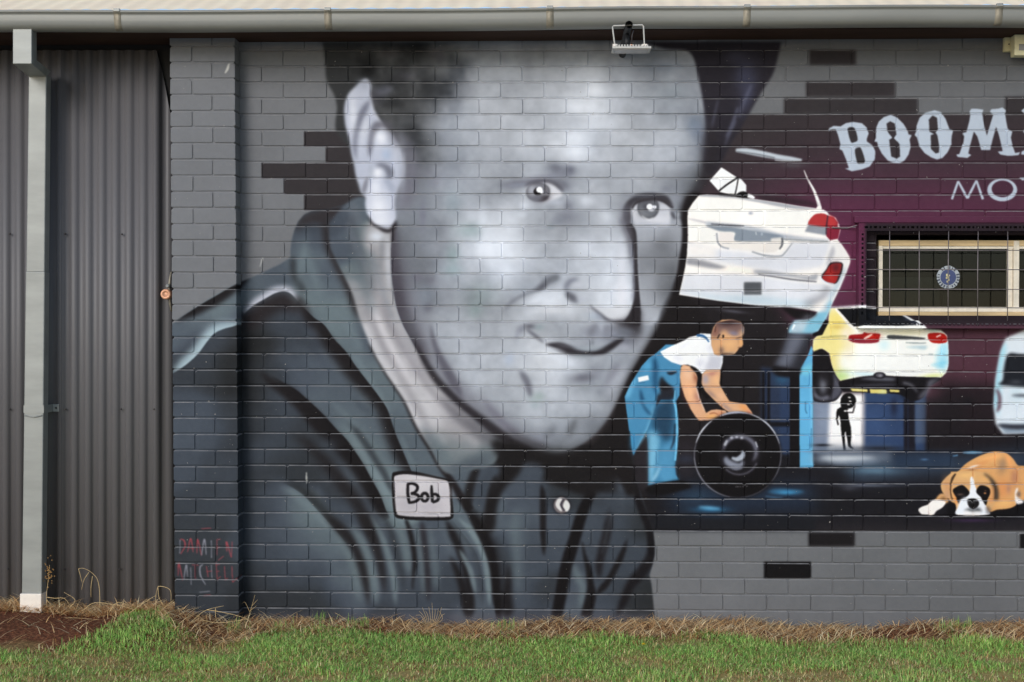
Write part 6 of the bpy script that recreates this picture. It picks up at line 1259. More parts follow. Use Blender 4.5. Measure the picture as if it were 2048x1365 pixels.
# ---------------------------------------------------------------- eave: soffit, fascia, roof, gutter
GX0, GX1 = on_y(-420, 40, -.38).x, on_y(2480, 40, -.38).x
def build_eave():
    def wedge(y0, y1, z0, z1):
        m = MB().box((GX0, y0, z0), (GX1, y1, z1)); m.v = [(a, b, c + .0032 * a) for a, b, c in m.v]; return m
    roof = empty('roof', (0, -.1, 3.3))
    tag(roof, 'cream corrugated roof rising above the gutter over the mural wall', 'roof', kind='thing')
    wedge(-.285, .4, 3.203, 3.222).build('soffit', M_TIMBER, roof)
    wedge(-.31, -.286, 3.193, 3.285).build('fascia', M_TIMBER, roof)
    # roof sheets: pitch 17 degrees, corrugated up the slope
    sl = math.tan(R(21)); pitch = .1
    w = .8; k = 0; x = GX0
    while x < GX1:
        xs = np.arange(x, min(x + w, GX1) + .001, pitch / 8)
        vs = []
        for q in xs:
            h = .0028 * math.cos(2 * math.pi * q / pitch)
            for y in (-.36, 3.2): vs.append((q, y, 3.305 + (y + .36) * sl + h + .0032 * q))
        mb = MB().add(vs, [(2 * i, 2 * i + 2, 2 * i + 3, 2 * i + 1) for i in range(len(xs) - 1)])
        mb.build('roof_sheet', M_ROOF, roof, True)
        x += w; k += 1
    # gutter
    gut = empty('gutter', (0, -.38, 3.19))
    tag(gut, 'weathered grey metal gutter running along the whole eave', 'gutter')
    prof = [(-.313, 3.335), (-.313, 3.215), (-.325, 3.198), (-.35, 3.191), (-.385, 3.192), (-.41, 3.203), (-.424, 3.222), (-.429, 3.25), (-.43, 3.275), (-.431, 3.290), (-.440, 3.293), (-.444, 3.300), (-.440, 3.307), (-.431, 3.308), (-.424, 3.303)]
    prof = [(y, 3.189 + (z - 3.191) * .82) for y, z in prof]
    n = len(prof)
    xs = list(np.linspace(GX0, GX1, 30))
    sag = lambda q: .0035 * math.sin(q * 1.3) + .0016 * math.sin(q * 4.1) + .0032 * q
    vs = [(q, y, z + sag(q)) for q in xs for y, z in prof]
    fs = [(i * n + j, i * n + j + 1, (i + 1) * n + j + 1, (i + 1) * n + j) for i in range(len(xs) - 1) for j in range(n - 1)]
    o = MB().add(vs, fs).build('trough', M_GUTTER, gut, True)
    o.modifiers.new('gauge', 'SOLIDIFY').thickness = .0016
    for px in (235, 656, 1100, 1494, 1998):
        q = on_y(px, 40, -.43).x
        st = MB(); w_ = .019
        pr = [(y - .0022, z) for y, z in prof[4:13]]
        pr[0] = (prof[4][0], prof[4][1] - .0022); pr[1] = (pr[1][0], pr[1][1] - .0015)
        m = len(pr)
        vv = [(q + s_, y, z + sag(q)) for s_ in (-w_, w_) for y, z in pr]
        st.add(vv, [(j, j + 1, m + j + 1, m + j) for j in range(m - 1)])
        s1 = st.build('strap', M_STRAP, gut, True); s1.modifiers.new('gauge', 'SOLIDIFY').thickness = .002
        cl = MB().box((q - .016, -.449, 3.277 + sag(q)), (q + .016, -.43, 3.293 + sag(q)), .002).build('clip', M_IRON, s1)
build_eave()

# ---------------------------------------------------------------- downpipe
def build_downpipe():
    root = empty('downpipe', (on_z(65, 1222, 0).x, -.1, .07))
    root.location.x = on_y(65, 1210, -.1).x
    tag(root, 'galvanised square downpipe with offset head and white plastic foot', 'downpipe')
    yb, yf = -.045, -.12       # back and front faces of the pipe
    tl, tr = on_y(57, 160, yf).x, on_y(93, 160, yf).x
    bl, br = on_y(44, 1195, yf).x, on_y(83, 1195, yf).x
    zt, zb = on_y(75, 150, yf).z, on_y(65, 1196, yf).z
    hx = (on_y(31, 100, -.36).x, on_y(69, 100, -.36).x); hz = on_y(50, 131, -.36).z
    def pipe(z0, z1, grow=0.0):
        f0 = (zt - z0) / (zt - zb); f1 = (zt - z1) / (zt - zb)
        a = [(tl + (bl - tl) * f0 - grow, yf - grow, z0), (tr + (br - tr) * f0 + grow, yf - grow, z0), (tr + (br - tr) * f0 + grow, yb, z0), (tl + (bl - tl) * f0 - grow, yb, z0)]
        b = [(tl + (bl - tl) * f1 - grow, yf - grow, z1), (tr + (br - tr) * f1 + grow, yf - grow, z1), (tr + (br - tr) * f1 + grow, yb, z1), (tl + (bl - tl) * f1 - grow, yb, z1)]
        mb = MB().add(a + b, [(0, 1, 2, 3), (4, 7, 6, 5), (0, 4, 5, 1), (1, 5, 6, 2), (2, 6, 7, 3), (3, 7, 4, 0)])
        return mb
    zj = on_y(75, 545, yf).z
    def sect(name, z0, z1, grow=0.0, mt=M_IRON):
        o = pipe(z0, z1, grow).build(name, mt, root)
        b = o.modifiers.new('soft', 'BEVEL'); b.width = .006; b.segments = 3
        return o
    sect('pipe_section', zj, zt); sect('pipe_section', zb + .02, zj + .004, .0018)
    # offset head: drop box under the gutter and the slanting return
    h0, h1 = -.40, -.325
    mb = MB()
    ring = lambda xa, xb, y0, y1, z0, z1: [(xa, y0, z0), (xb, y0, z0), (xb, y1, z1), (xa, y1, z1)]
    A = ring(hx[0], hx[1], h0, h1, 3.2, 3.2); B = ring(hx[0], hx[1], h0, h1, hz, hz + .035)
    C = ring(tl - .002, tr + .002, yf - .003, yb, zt - .01, zt + .03)
    mb.add(A + B + C, [(0, 1, 5, 4), (1, 2, 6, 5), (2, 3, 7, 6), (3, 0, 4, 7), (4, 5, 9, 8), (5, 6, 10, 9), (6, 7, 11, 10), (7, 4, 8, 11), (0, 3, 2, 1), (8, 9, 10, 11)])
    mb.build('offset_head', M_IRON, root).modifiers.new('soft', 'BEVEL').width = .003
    # strap with its fixing lug
    zs = on_y(75, 819, yf).z
    fs = (zt - zs) / (zt - zb); xl, xr = tl + (bl - tl) * fs, tr + (br - tr) * fs
    st = MB().box((xl - .003, yf - .004, zs - .021), (xr + .003, yf - .0022, zs + .021)).box((xr + .0025, yf - .004, zs - .021), (xr + .0045, .018, zs + .021)).box((xr + .0045, .012, zs - .021), (xr + .04, .018, zs + .021), .0025)
    s_ = st.build('strap', M_IRON, root)
    MB().lathe([(.006, .0), (.006, -.003), (.003, -.005)], (xr + .025, .012, zs), 'Y', 8).build('screw', M_SCREW, s_)
    MB().tube([(xl + .004, yf - .001, zs - .035), ((xl + xr) / 2, yf - .004, zs - .043), (xr - .004, yf - .001, zs - .035)], .004, 6).build('dent', M_IRON, root, True)
    fx0, fx1 = on_y(41, 1205, yf).x, on_y(90, 1205, yf).x
    MB().box((fx0, yf - .012, .04), (on_y(84, 1205, yf).x, yb + .01, zb + .024), .005).build('foot', M_WHITEP, root)
build_downpipe()

# ---------------------------------------------------------------- capped pipe end by the pier
def build_cap():
    c = on_y(333, 589, -.03)
    root = empty('pipe_cap', c); tag(root, 'round copper pipe end cap beside the pier edge', 'pipe')
    MB().lathe([(.012, .06), (.026, .05), (.0285, .0), (.0285, -.016), (.026, -.022), (.016, -.0235), (.015, -.020), (.0, -.020)], (c.x, -.03, c.z), 'Y', 24).build('cap', M_COPPER, root, True)
    MB().lathe([(.011, .05), (.011, -.004), (.008, -.01), (.0, -.011)], (c.x + .005, -.02, c.z + .046), 'Y', 14).build('bolt', M_IRON, root, True)
    MB().tube([(c.x + .012, .03, c.z + .13), (c.x + .012, -.002, c.z + .09), (c.x + .008, -.006, c.z + .05), (c.x + .012, -.002, c.z - .05), (c.x + .014, .03, c.z - .1)], .006, 6).build('pipe', M_STRAP, root, True)
build_cap()

# ---------------------------------------------------------------- floodlight under the gutter
def build_flood():
    y = -.52
    c = on_y(1262, 98, y)
    root = empty('floodlight', c); tag(root, 'slim silver floodlight hanging from a bracket under the gutter', 'light')
    xa, xb = on_y(1224, 98, y).x, on_y(1301, 98, y).x
    z1, z0 = on_y(1262, 93.5, y).z, on_y(1262, 102, y).z
    body = MB().box((xa, y - .06, z0), (xb, y + .07, z0 + (z1 - z0) * .55), .003).build('lamp_body', M_LAMP, root)
    for k in range(12):
        q = xa + .02 + (xb - xa - .04) * k / 11
        MB().box((q - .004, y - .05, z0 + (z1 - z0) * .55), (q + .004, y + .06, z1)).build('fin', M_LAMP, body)
    MB().box((xa + .012, y - .05, z0 - .003), (xb - .012, y + .06, z0 + .002)).build('glass', M_LENS, body)
    zt = on_y(1257, 52, y).z
    la, lb = on_y(1230, 92, y).x, on_y(1289, 92, y).x; ta, tb = on_y(1225, 54, y).x, on_y(1287, 53, y).x
    MB().tube([(la, y, z1 - .004), (ta, y, zt - .006), (ta + .006, y, zt), (tb - .006, y, zt + .004), (tb, y, zt - .004), (lb, y, z1 - .004)], .0042, 6).build('bracket', M_LAMP, root)
    for q in (la, lb): MB().lathe([(.009, .012), (.009, -.012)], (q, y, z1 + .004), 'X', 10).build('bolt', M_WHITEP, root)
    ax = on_y(1257, 54, y).x
    arm = MB()
    arm.tube([(ax, y - .05, zt - .004), (ax, y + .12, zt - .006), (ax - .002, y + .30, zt - .03), (ax - .002, -.02, zt - .05)], [.019, .019, .019, .019], 14, False)
    arm.tube([(ax, y - .05, zt - .004), (ax, y + .1, zt - .006)], .015, 14, False)
    arm.build('arm', M_BLACK, root, True)
    MB().tube([(ax - .002, y + .09, z1 + .012), (ax - .004, y + .07, z1 + .03), (ax - .002, y + .10, zt - .03)], .016, 12).build('conduit', M_BLACK, root, True)
    MB().tube([(ax + .014, y - .03, z1 + .002), (ax + .016, y - .04, z1 + .05), (ax + .024, y - .03, zt - .03)], .0026, 6).build('cable', M_SCREW, root, True)
    MB().lathe([(.008, 0), (.008, .006)], (ax + .014, y - .03, z1 - .002), 'Z', 8).build('gland', M_COPPER, root)
build_flood()

def build_sensor():
    y = -.03
    c = on_y(2020, 90, -.02)
    root = empty('sensor_light', c); tag(root, 'ivory security light on a square plate high on the wall', 'light')
    p0, p1 = on_y(2009, 103, y), on_y(2031, 75, y)
    MB().box((p0.x, -.03, p0.z), (p1.x, .004, p1.z), .003).build('base_plate', M_IVORY, root)
    MB().lathe([(.004, .0), (.004, -.003)], ((p0.x * .6 + p1.x * .4), -.03, (p0.z + p1.z) / 2), 'Y', 8).build('screw', M_SCREW, root)
    MB().tube([((p0.x + p1.x) / 2 + .01, -.02, (p0.z + p1.z) / 2), ((p0.x + p1.x) / 2 + .03, -.06, (p0.z + p1.z) / 2 + .004), (p1.x + .03, -.07, (p0.z + p1.z) / 2 + .002)], .014, 10).build('knuckle', M_IVORY, root, True)
    h0, h1 = on_y(2026, 113, -.1), on_y(2062, 71, -.1)
    hd = MB().box((h0.x, -.125, h0.z), (h1.x + .06, -.055, h1.z), .006).build('lamp_head', M_IVORY, root)
    MB().box((h0.x + .022, -.129, h0.z + .026), (h1.x + .045, -.1245, h0.z + .06), .002).build('lens', M_LENS, hd)
build_sensor()

# ---------------------------------------------------------------- window and its grille
def build_window():
    root = empty('window', ((WX0 + WX1) / 2, .06, WZ0))
    tag(root, 'dark window with cream timber frame behind a wire grille', 'window', kind='thing')
    yf = .055
    P = lambda px, py, y=yf: on_y(px, py, y)
    x0, x1 = WX0 + .003, WX1 - .003
    # reveal lining
    rv = MB()
    rv.box((WX0 - .002, .0075, WZ0 - .03), (WX1 + .002, .2, WZ0 + .004)).box((WX0 - .002, .0075, WZ1 - .004), (WX1 + .002, .2, WZ1 + .03))
    rv.box((WX0 - .02, .0075, WZ0), (WX0 + .003, .2, WZ1)).box((WX1 - .003, .0075, WZ0), (WX1 + .02, .2, WZ1))
    rv.build('reveal', M_WALL, root)
    zt, zb = P(1900, 481).z, P(1900, 617).z
    xl = P(1757, 560).x
    MB().box((xl, yf, P(0, 490).z), (x1, yf + .05, zt), .002).build('head_rail', M_RAW, root)
    MB().box((xl + .01, yf + .008, P(0, 495.5).z), (x1, yf + .045, P(0, 490.5).z), .001).build('head_bead', M_CREAM, root)
    MB().box((xl, yf - .004, zb), (P(1765, 560).x, yf + .05, P(0, 490).z), .002).build('stile', M_CREAM, root)
    MB().box((xl, yf - .006, P(0, 620).z), (x1, yf + .05, P(0, 610.5).z), .002).build('bottom_rail', M_CREAM, root)
    MB().box((xl - .004, yf - .02, P(0, 629.5).z), (x1, yf + .05, P(0, 620.4).z), .002).build('sill', M_RAW, root)
    ml, mr = P(2027, 560).x, P(2038, 560).x
    MB().box((ml, yf - .004, P(0, 628).z + .01), (mr, yf + .05, zt - .002), .002).build('mullion', M_CREAM, root)
    MB().box((P(2017, 560).x, yf + .012, P(0, 610).z), (ml - .0015, yf + .05, P(0, 490.5).z), .002).build('sash_stile', M_CREAM, root)
    # panes
    g = bpy.data.materials.new('window_glass'); g.use_nodes = True; t = g.node_tree; t.nodes.clear(); N = t.nodes.new
    tr = N('ShaderNodeBsdfTransparent'); tr.inputs[0].default_value = (.4, .43, .42, 1); gl = N('ShaderNodeBsdfGlossy'); gl.inputs['Roughness'].default_value = .03
    fr = N('ShaderNodeFresnel'); fr.inputs[0].default_value = 1.36; mx = N('ShaderNodeMixShader'); ou = N('ShaderNodeOutputMaterial')
    t.links.new(fr.outputs[0], mx.inputs[0]); t.links.new(tr.outputs[0], mx.inputs[1]); t.links.new(gl.outputs[0], mx.inputs[2]); t.links.new(mx.outputs[0], ou.inputs[0])
    for a, b in ((P(1764, 0).x, P(2018, 0).x), (mr, x1)):
        MB().box((a, yf + .022, P(0, 612).z), (b, yf + .026, P(0, 494).z)).build('pane', g, root)
    # the unlit room behind and what leans inside the glass
    rm = MB(); a, b, c, d, e, f_ = x0 - .3, x1 + .3, WZ0 - .5, WZ1 + .3, .205, 1.6
    rm.add([(a, e, c), (b, e, c), (b, e, d), (a, e, d), (a, f_, c), (b, f_, c), (b, f_, d), (a, f_, d)], [(4, 5, 6, 7), (0, 1, 5, 4), (3, 7, 6, 2), (0, 4, 7, 3), (1, 2, 6, 5)])
    rm.build('room_lining', mat('room_paint', (.012, .013, .013), .9), root)
    MB().box((P(1772, 0).x, .16, P(0, 612, .16).z), (P(1893, 0).x, .168, P(0, 552, .16).z)).build('leaning_board', mat('inside_board', srgb(120, 122, 120), .8, 0, .2, .2, 9), root)
    MB().box((P(1905, 0).x, .22, P(0, 616, .2).z), (P(2000, 0).x, .23, P(0, 582, .2).z)).build('box', mat('inside_box', srgb(112, 108, 102), .8, 0, .2, .3, 14), root)
    # round sticker on the pane
    c = on_y(1896.5, 555, yf + .02)
    st = empty('window_sticker', c); tag(st, 'round grey and blue sticker with yellow emblem on the window pane', 'sticker')
    r = .063; ragged = [(r * (1 + .02 * math.sin(5 * q) + .025 * math.sin(17 * q + 1) + .02 * math.sin(23 * q))) for q in np.linspace(0, 2 * math.pi, 40, endpoint=False)]
    def disc(name, rad, y, m, cx=0, cz=0, ys=1.0):
        n = 40; rr = rad if isinstance(rad, list) else [rad] * n
        v = [(c.x + cx + rr[k] * math.cos(2 * math.pi * k / n), y, c.z + cz + rr[k] * ys * math.sin(2 * math.pi * k / n)) for k in range(n)]
        v2 = [(p[0], y + .0006, p[2]) for p in v]
        return MB().add(v + v2, [tuple(range(n)), tuple(range(2 * n - 1, n - 1, -1))] + [(k, (k + 1) % n, n + (k + 1) % n, n + k) for k in range(n)]).build(name, m, st)
    y = yf + .020
    disc('rim', ragged, y, mat('sticker_rim', srgb(168, 174, 178), .6, 0, .3, .25, 90))
    disc('centre', .043, y - .0012, mat('sticker_blue', srgb(70, 80, 118), .6, 0, .3, .15, 90))
    em = MB()
    for (dx, dz, w, h) in ((-.008, .012, .010, .014), (-.002, .0, .012, .012), (-.010, -.004, .008, .010), (.001, -.014, .009, .012), (-.006, -.024, .007, .010), (.006, .010, .005, .007)):
        em.box((c.x + dx - w / 2, y - .0030, c.z + dz - h / 2), (c.x + dx + w / 2, y - .0024, c.z + dz + h / 2), .0002)
    em.build('emblem', mat('sticker_yellow', srgb(206, 196, 150), .6), st)
    lt = MB(); rs = random.Random(5)
    for k in range(22):
        if rs.random() < .2: continue
        q = 2 * math.pi * k / 22; rad = .0545
        ca, sa = math.cos(q), math.sin(q); w, h = .0022 + rs.random() * .002, .006 + rs.random() * .004
        pts = [(-w, -h), (w, -h), (w, h), (-w, h)]
        lt.add([(c.x + ca * (rad + b_) - sa * a_, y - .0016, c.z + sa * (rad + b_) + ca * a_) for a_, b_ in pts], [(0, 1, 2, 3)])
    lt.build('rim_lettering', mat('sticker_ink', srgb(60, 66, 84), .6), st)
build_window()

def build_grille():
    yg = -.075
    P = lambda px, py: on_y(px, py, yg)
    x0, x1 = P(1720, 0).x, P(2200, 0).x
    zt, zb = P(1900, 447).z, P(1900, 657).z
    root = empty('window_grille', ((x0 + x1) / 2, yg, zb))
    tag(root, 'painted slotted angle-iron frame with square wire mesh over the window', 'grille')
    fl = .041
    def flange(name, a, b, vert):
        """slotted strip with real holes, plus the return leg"""
        L = b - a; mb = MB()
        holes = []; q = .03; k = 0
        while q < L - .02:
            ln = .018 if k % 2 == 0 else .010
            holes.append((q, q + ln)); q += ln + .011; k += 1
        m0, m1 = fl * .34, fl * .62
        def bx(u0, u1, w0, w1):
            if vert: mb.box((x0 + w0, yg, a + u0), (x0 + w1, yg + .003, a + u1))
            else: mb.box((a + u0, yg, vz + w0), (a + u1, yg + .003, vz + w1))
        bx(0, L, 0, m0); bx(0, L, m1, fl)
        u = 0
        for h0, h1 in holes: bx(u, h0, m0, m1); u = h1
        bx(u, L, m0, m1)
        return mb
    vz = zt - fl
    t_ = flange('t', x0, x1, False); t_.box((x0, yg + .003, zt - .003), (x1, -.004, zt)); t_.build('frame_top', M_WALL, root)
    vz = zb
    b_ = flange('b', x0, x1, False); b_.box((x0, yg + .003, zb), (x1, -.004, zb + .003)); b_.build('frame_bottom', M_WALL, root)
    l_ = flange('l', zb + fl + .001, zt - fl - .001, True); l_.box((x0, yg + .003, zb + .005), (x0 + .003, -.004, zt - .005)); l_.build('frame_side', M_WALL, root)
    rs = random.Random(2)
    for k in range(8):
        px = 1782 + 59.2 * k
        if px > 2190: break
        j = (rs.random() - .5) * .004
        MB().tube([(P(px, 0).x, yg + .007, zt - .008), (P(px, 0).x + j, yg + .008, (zt + zb) / 2), (P(px, 0).x + j * .4, yg + .007, zb + .008)], .0026, 6).build('upright_wire', M_WIRE, root, True)
    for py in (500.5, 539.5, 579, 616):
        j = (rs.random() - .5) * .004
        z = P(1900, py).z
        MB().tube([(x0 + .012, yg + .012, z), ((x0 + x1) / 2, yg + .0125, z + j), (x1 - .004, yg + .012, z)], .0026, 6).build('cross_wire', M_WIRE, root, True)
    lz1, lz0 = on_y(1900, 433, -.03).z, on_y(1900, 446, -.03).z
    hood = MB().box((on_y(1709, 440, -.03).x, -.03, lz0), (x1, .004, lz1), .003).build('window_lintel', M_WALL)
    tag(hood, 'plum painted ledge strip above the window grille', 'lintel', kind='thing')
    w = MB().tube([(x0 - .006, yg + .02, zt - .01), (x0 - .05, -.01, zt - .022), (x0 - .13, -.006, zt - .02)], .003, 6).build('loose_wire', M_WIRE, None, True)
    tag(w, 'thin loose wire poking out beside the grille corner', 'wire')
build_grille()

# ---------------------------------------------------------------- turf, straw, weeds
def tone_material(name, rough=.7, trans=0.0):
    m = bpy.data.materials.new(name); m.use_nodes = True; t = m.node_tree; b = t.nodes['Principled BSDF']
    a = t.nodes.new('ShaderNodeVertexColor'); a.layer_name = 'tone'
    t.links.new(a.outputs[0], b.inputs['Base Color']); b.inputs['Roughness'].default_value = rough; b.inputs['Specular IOR Level'].default_value = .25
    if trans > 0:
        tl = t.nodes.new('ShaderNodeBsdfTranslucent'); mx = t.nodes.new('ShaderNodeMixShader'); mx.inputs[0].default_value = trans
        t.links.new(a.outputs[0], tl.inputs[0]); t.links.new(b.outputs[0], mx.inputs[1]); t.links.new(tl.outputs[0], mx.inputs[2]); t.links.new(mx.outputs[0], t.nodes['Material Output'].inputs[0])
    return m
M_BLADE = tone_material('grass_blade', .65, .4); M_STRAW = tone_material('dry_straw', .8, .1)

def blades(name, n, place, mt, rs):
    """n tapering blades as one mesh; place() gives (x, y, length, width, lean, heading, colour)"""
    V = np.zeros((n * 5, 3), np.float32); C = np.ones((n * 5, 4), np.float32); Fq = []
    k = 0
    for i in range(n):
        p = place()
        if p is None: continue
        x, y, ln, w, lean, hd, col, z0 = p
        ch, sh = math.cos(hd), math.sin(hd)
        dx, dy = ch * lean * ln, sh * lean * ln
        up = ln * math.sqrt(max(.02, 1 - min(.98, lean * lean)))
        px, py = -sh * w / 2, ch * w / 2
        V[k * 5:k * 5 + 5] = [(x - px, y - py, z0), (x + px, y + py, z0), (x + dx * .4 - px * .8, y + dy * .4 - py * .8, z0 + up * .6), (x + dx * .4 + px * .8, y + dy * .4 + py * .8, z0 + up * .6), (x + dx, y + dy, z0 + up)]
        C[k * 5:k * 5 + 5, :3] = col
        k += 1
    V = V[:k * 5]; C = C[:k * 5]
    b = np.arange(k)[:, None] * 5
    quads = (b + np.array([[0, 1, 3, 2]])); tris = (b + np.array([[2, 3, 4]]))
    me = bpy.data.meshes.new(name)
    me.vertices.add(len(V)); me.vertices.foreach_set('co', V.ravel())
    loops = np.concatenate([np.concatenate([quads, tris], 1).ravel()])
    me.loops.add(len(loops)); me.loops.foreach_set('vertex_index', loops.astype(np.int32))
    ls = (np.arange(k)[:, None] * 7 + np.array([[0, 4]])).ravel(); lt = np.tile([4, 3], k)
    me.polygons.add(2 * k); me.polygons.foreach_set('loop_start', ls.astype(np.int32)); me.polygons.foreach_set('loop_total', lt.astype(np.int32))
    me.update(calc_edges=True); me.validate()
    at = me.color_attributes.new('tone', 'FLOAT_COLOR', 'POINT'); at.data.foreach_set('color', C.ravel())
    me.materials.append(mt)
    o = bpy.data.objects.new(name, me); COL.objects.link(o)
    return o

# top edge of the turf as the photograph shows it, carried onto the ground
_edge = [(-300, 1300), (0, 1312), (90, 1306), (180, 1292), (225, 1270), (260, 1250), (310, 1250), (345, 1282), (420, 1290), (500, 1285), (545, 1262), (640, 1268), (760, 1268), (900, 1272), (1000, 1276), (1120, 1280), (1230, 1274), (1330, 1280), (1440, 1278), (1560, 1290), (1620, 1288), (1680, 1276), (1800, 1284), (1920, 1282), (2060, 1288), (2400, 1290)]
EDGE = sorted((on_z(x, y, 0).x, on_z(x, y, 0).y) for x, y in _edge)
EX = np.array([e[0] for e in EDGE]); EY = np.array([e[1] for e in EDGE])
_pn = np.random.RandomState(4); _ph = _pn.rand(12, 3) * 6.28; _fr = _pn.rand(12, 2) * 9 + 1.5; _sg = _pn.choice([-1, 1], (12, 2))
def patch(x, y):
    return sum(math.sin(_fr[i, 0] * _sg[i, 0] * x + _ph[i, 0]) * math.sin(_fr[i, 1] * _sg[i, 1] * y * 1.6 + _ph[i, 1]) for i in range(12)) / 3.2
_bare = [(on_z(x, y, 0).x, on_z(x, y, 0).y, rx, ry) for x, y, rx, ry in ((30, 1340, .22, .10), (235, 1352, .16, .06), (90, 1318, .12, .04), (480, 1345, .1, .04), (880, 1335, .3, .07), (780, 1352, .12, .05), (640, 1362, .2, .05), (2000, 1345, .25, .08), (1460, 1362, .15, .05), (1990, 1318, .12, .04), (1640, 1350, .2, .06), (1000, 1325, .14, .03), (350, 1340, .12, .04))]
def bareness(x, y):
    b = 0.0
    for bx, by, rx, ry in _bare: b = max(b, math.exp(-((x - bx) / rx) ** 2 - ((y - by) / ry) ** 2))
    return b
GR = [np.array(srgb(*c)) for c in ((128, 176, 88), (146, 186, 96), (170, 200, 112), (110, 158, 78), (192, 204, 128), (156, 184, 106))]
DR = [np.array(srgb(*c)) for c in ((224, 200, 148), (206, 178, 124), (236, 214, 166), (188, 154, 104))]
ST = [np.array(srgb(*c)) for c in ((244, 212, 162), (234, 196, 142), (250, 226, 182), (216, 174, 120), (186, 138, 92))]
RD = [np.array(srgb(*c)) for c in ((150, 84, 54), (128, 70, 46), (172, 104, 66))]
rg = random.Random(17)
def place_grass():
    x = rg.uniform(-3.6, 3.6); y = rg.uniform(-2.0, -.1)
    e = float(np.interp(x, EX, EY)) + .05 * math.sin(x * 9) * .5 + rg.gauss(0, .035)
    if y > e: return None
    p = patch(x, y); ba = bareness(x, y)
    if rg.random() < ba * .9: return None
    if p < -.55 and rg.random() < .55: return None
    near = min(1.0, max(0.0, (-.85 - y) / .45))          # the mown part further out is drier
    dry = rg.random() < (.10 + .5 * max(0, -p - .1) + .45 * ba + .26 * near * (.5 + .5 * math.sin(x * 2.1 + 1.3 * math.sin(y * 7))))
    edge = max(0, 1 - (e - y) / .14)
    flat = rg.random() < .62 - .3 * edge
    lean = rg.uniform(.82, .985) if flat else min(.8, abs(rg.gauss(.4, .25)))
    ln = rg.uniform(.016, .036) * (1 + .4 * max(0, p)) * (1.0 + .6 * edge * rg.random())
    col = (rg.choice(DR) * 1.2 if dry else rg.choice(GR) * (1.38 + .2 * p)) * rg.uniform(.6, 1.25)
    if rg.random() < .06: col = rg.choice(RD) * rg.uniform(.5, 1.1)
    return x, y, ln, rg.uniform(.0026, .0052), lean, rg.uniform(0, 6.283), np.clip(col, 0, 1), hgt(x, y) + (rg.uniform(0, .012) if flat else -.004)
g_ = blades('grass', 200000, place_grass, M_BLADE, rg)
tag(g_, 'short green turf with dry patches along the foot of the wall', 'grass', kind='stuff')

_straw = [(on_z(x, 1262, 0).x, w, d) for x, w, d in ((60, .35, .7), (200, .45, 1.0), (330, .25, .9), (430, .3, 1.2), (560, .25, .45), (700, .3, .35), (850, .25, .6), (980, .25, .8), (1080, .2, .5), (1200, .2, .35), (1290, .2, 1.3), (1400, .2, .8), (1520, .3, 1.6), (1600, .2, 1.2), (1750, .3, .35), (1900, .2, .4), (2040, .25, 1.3), (2200, .4, 1.0), (-150, .5, .8))]
def straw_density(x): return sum(d * math.exp(-((x - a) / w) ** 2) for a, w, d in _straw)
def place_straw():
    x = rg.uniform(-3.6, 3.6); d = straw_density(x)
    if rg.random() > d * .75 + .12: return None
    e = float(np.interp(x, EX, EY))
    y = -.012 - (abs(e) + .06) * rg.random() ** 1.6
    if x < XL - .38 and rg.random() < .9: y = -.17 * rg.random() + .02
    if x < XL and y > PIER - .01 and x > pier_left(0): return None
    red = rg.random() < (.12 if d > .5 else .42)
    col = (rg.choice(RD) if red else rg.choice(ST)) * rg.uniform(.85, 1.2)
    ln = rg.uniform(.03, .13) if not red else rg.uniform(.015, .05)
    return x, y, ln, rg.uniform(.0026, .0052), rg.uniform(.9, .99), rg.choice((0, 3.14)) + rg.gauss(0, .7), np.clip(col, 0, 1), hgt(x, y) + rg.uniform(-.002, .006 + .03 * min(1, d) * rg.random())
s_ = blades('straw', 26000, place_straw, M_STRAW, rg)
tag(s_, 'dry straw and bark litter strewn against the wall foot', 'straw', kind='stuff')
def place_tuft():
    # little green sprigs growing in the litter
    i = rg.choice(((560, 1262), (640, 1250), (1010, 1264), (330, 1236), (1895, 1268), (1925, 1262), (715, 1258), (352, 1232), (300, 1232), (470, 1268)))
    p = on_z(i[0] + rg.gauss(0, 14), i[1] + rg.gauss(0, 2), 0)
    return p.x, p.y, rg.uniform(.03, .09), .0035, abs(rg.gauss(.3, .3)), rg.uniform(0, 6.28), np.clip(rg.choice(GR) * rg.uniform(.8, 1.2), 0, 1), hgt(p.x, p.y)
t_ = blades('grass_sprigs', 420, place_tuft, M_BLADE, rg)
tag(t_, 'green sprigs of grass in the litter at the wall foot', 'grass', kind='stuff')

# clods and wood chips on the bare soil
def build_litter():
    mb = MB(); rs = random.Random(9)
    for _ in range(900):
        x = rs.uniform(-3.4, 3.4); e = float(np.interp(x, EX, EY)); y = rs.uniform(e - .12, -.02)
        if x < XL and y > PIER - .02 and x > pier_left(0): continue
        r = rs.uniform(.003, .011); z = hgt(x, y); a = rs.uniform(0, 6.28)
        pts = []
        for k in range(6): pts.append((x + r * rs.uniform(.6, 1.3) * math.cos(a + k * 1.047), y + r * rs.uniform(.5, 1.2) * math.sin(a + k * 1.047), z - .001))
        mb.add(pts + [(x + rs.uniform(-.3, .3) * r, y, z + r * rs.uniform(.5, 1.0))], [(k, (k + 1) % 6, 6) for k in range(6)])
    o = mb.build('soil_clods', mat('clod', srgb(112, 70, 48), .95, 0, .1, .3, 40), None, False, False)
    tag(o, 'small brown clods and chips scattered on bare soil', 'soil', kind='stuff')
build_litter()

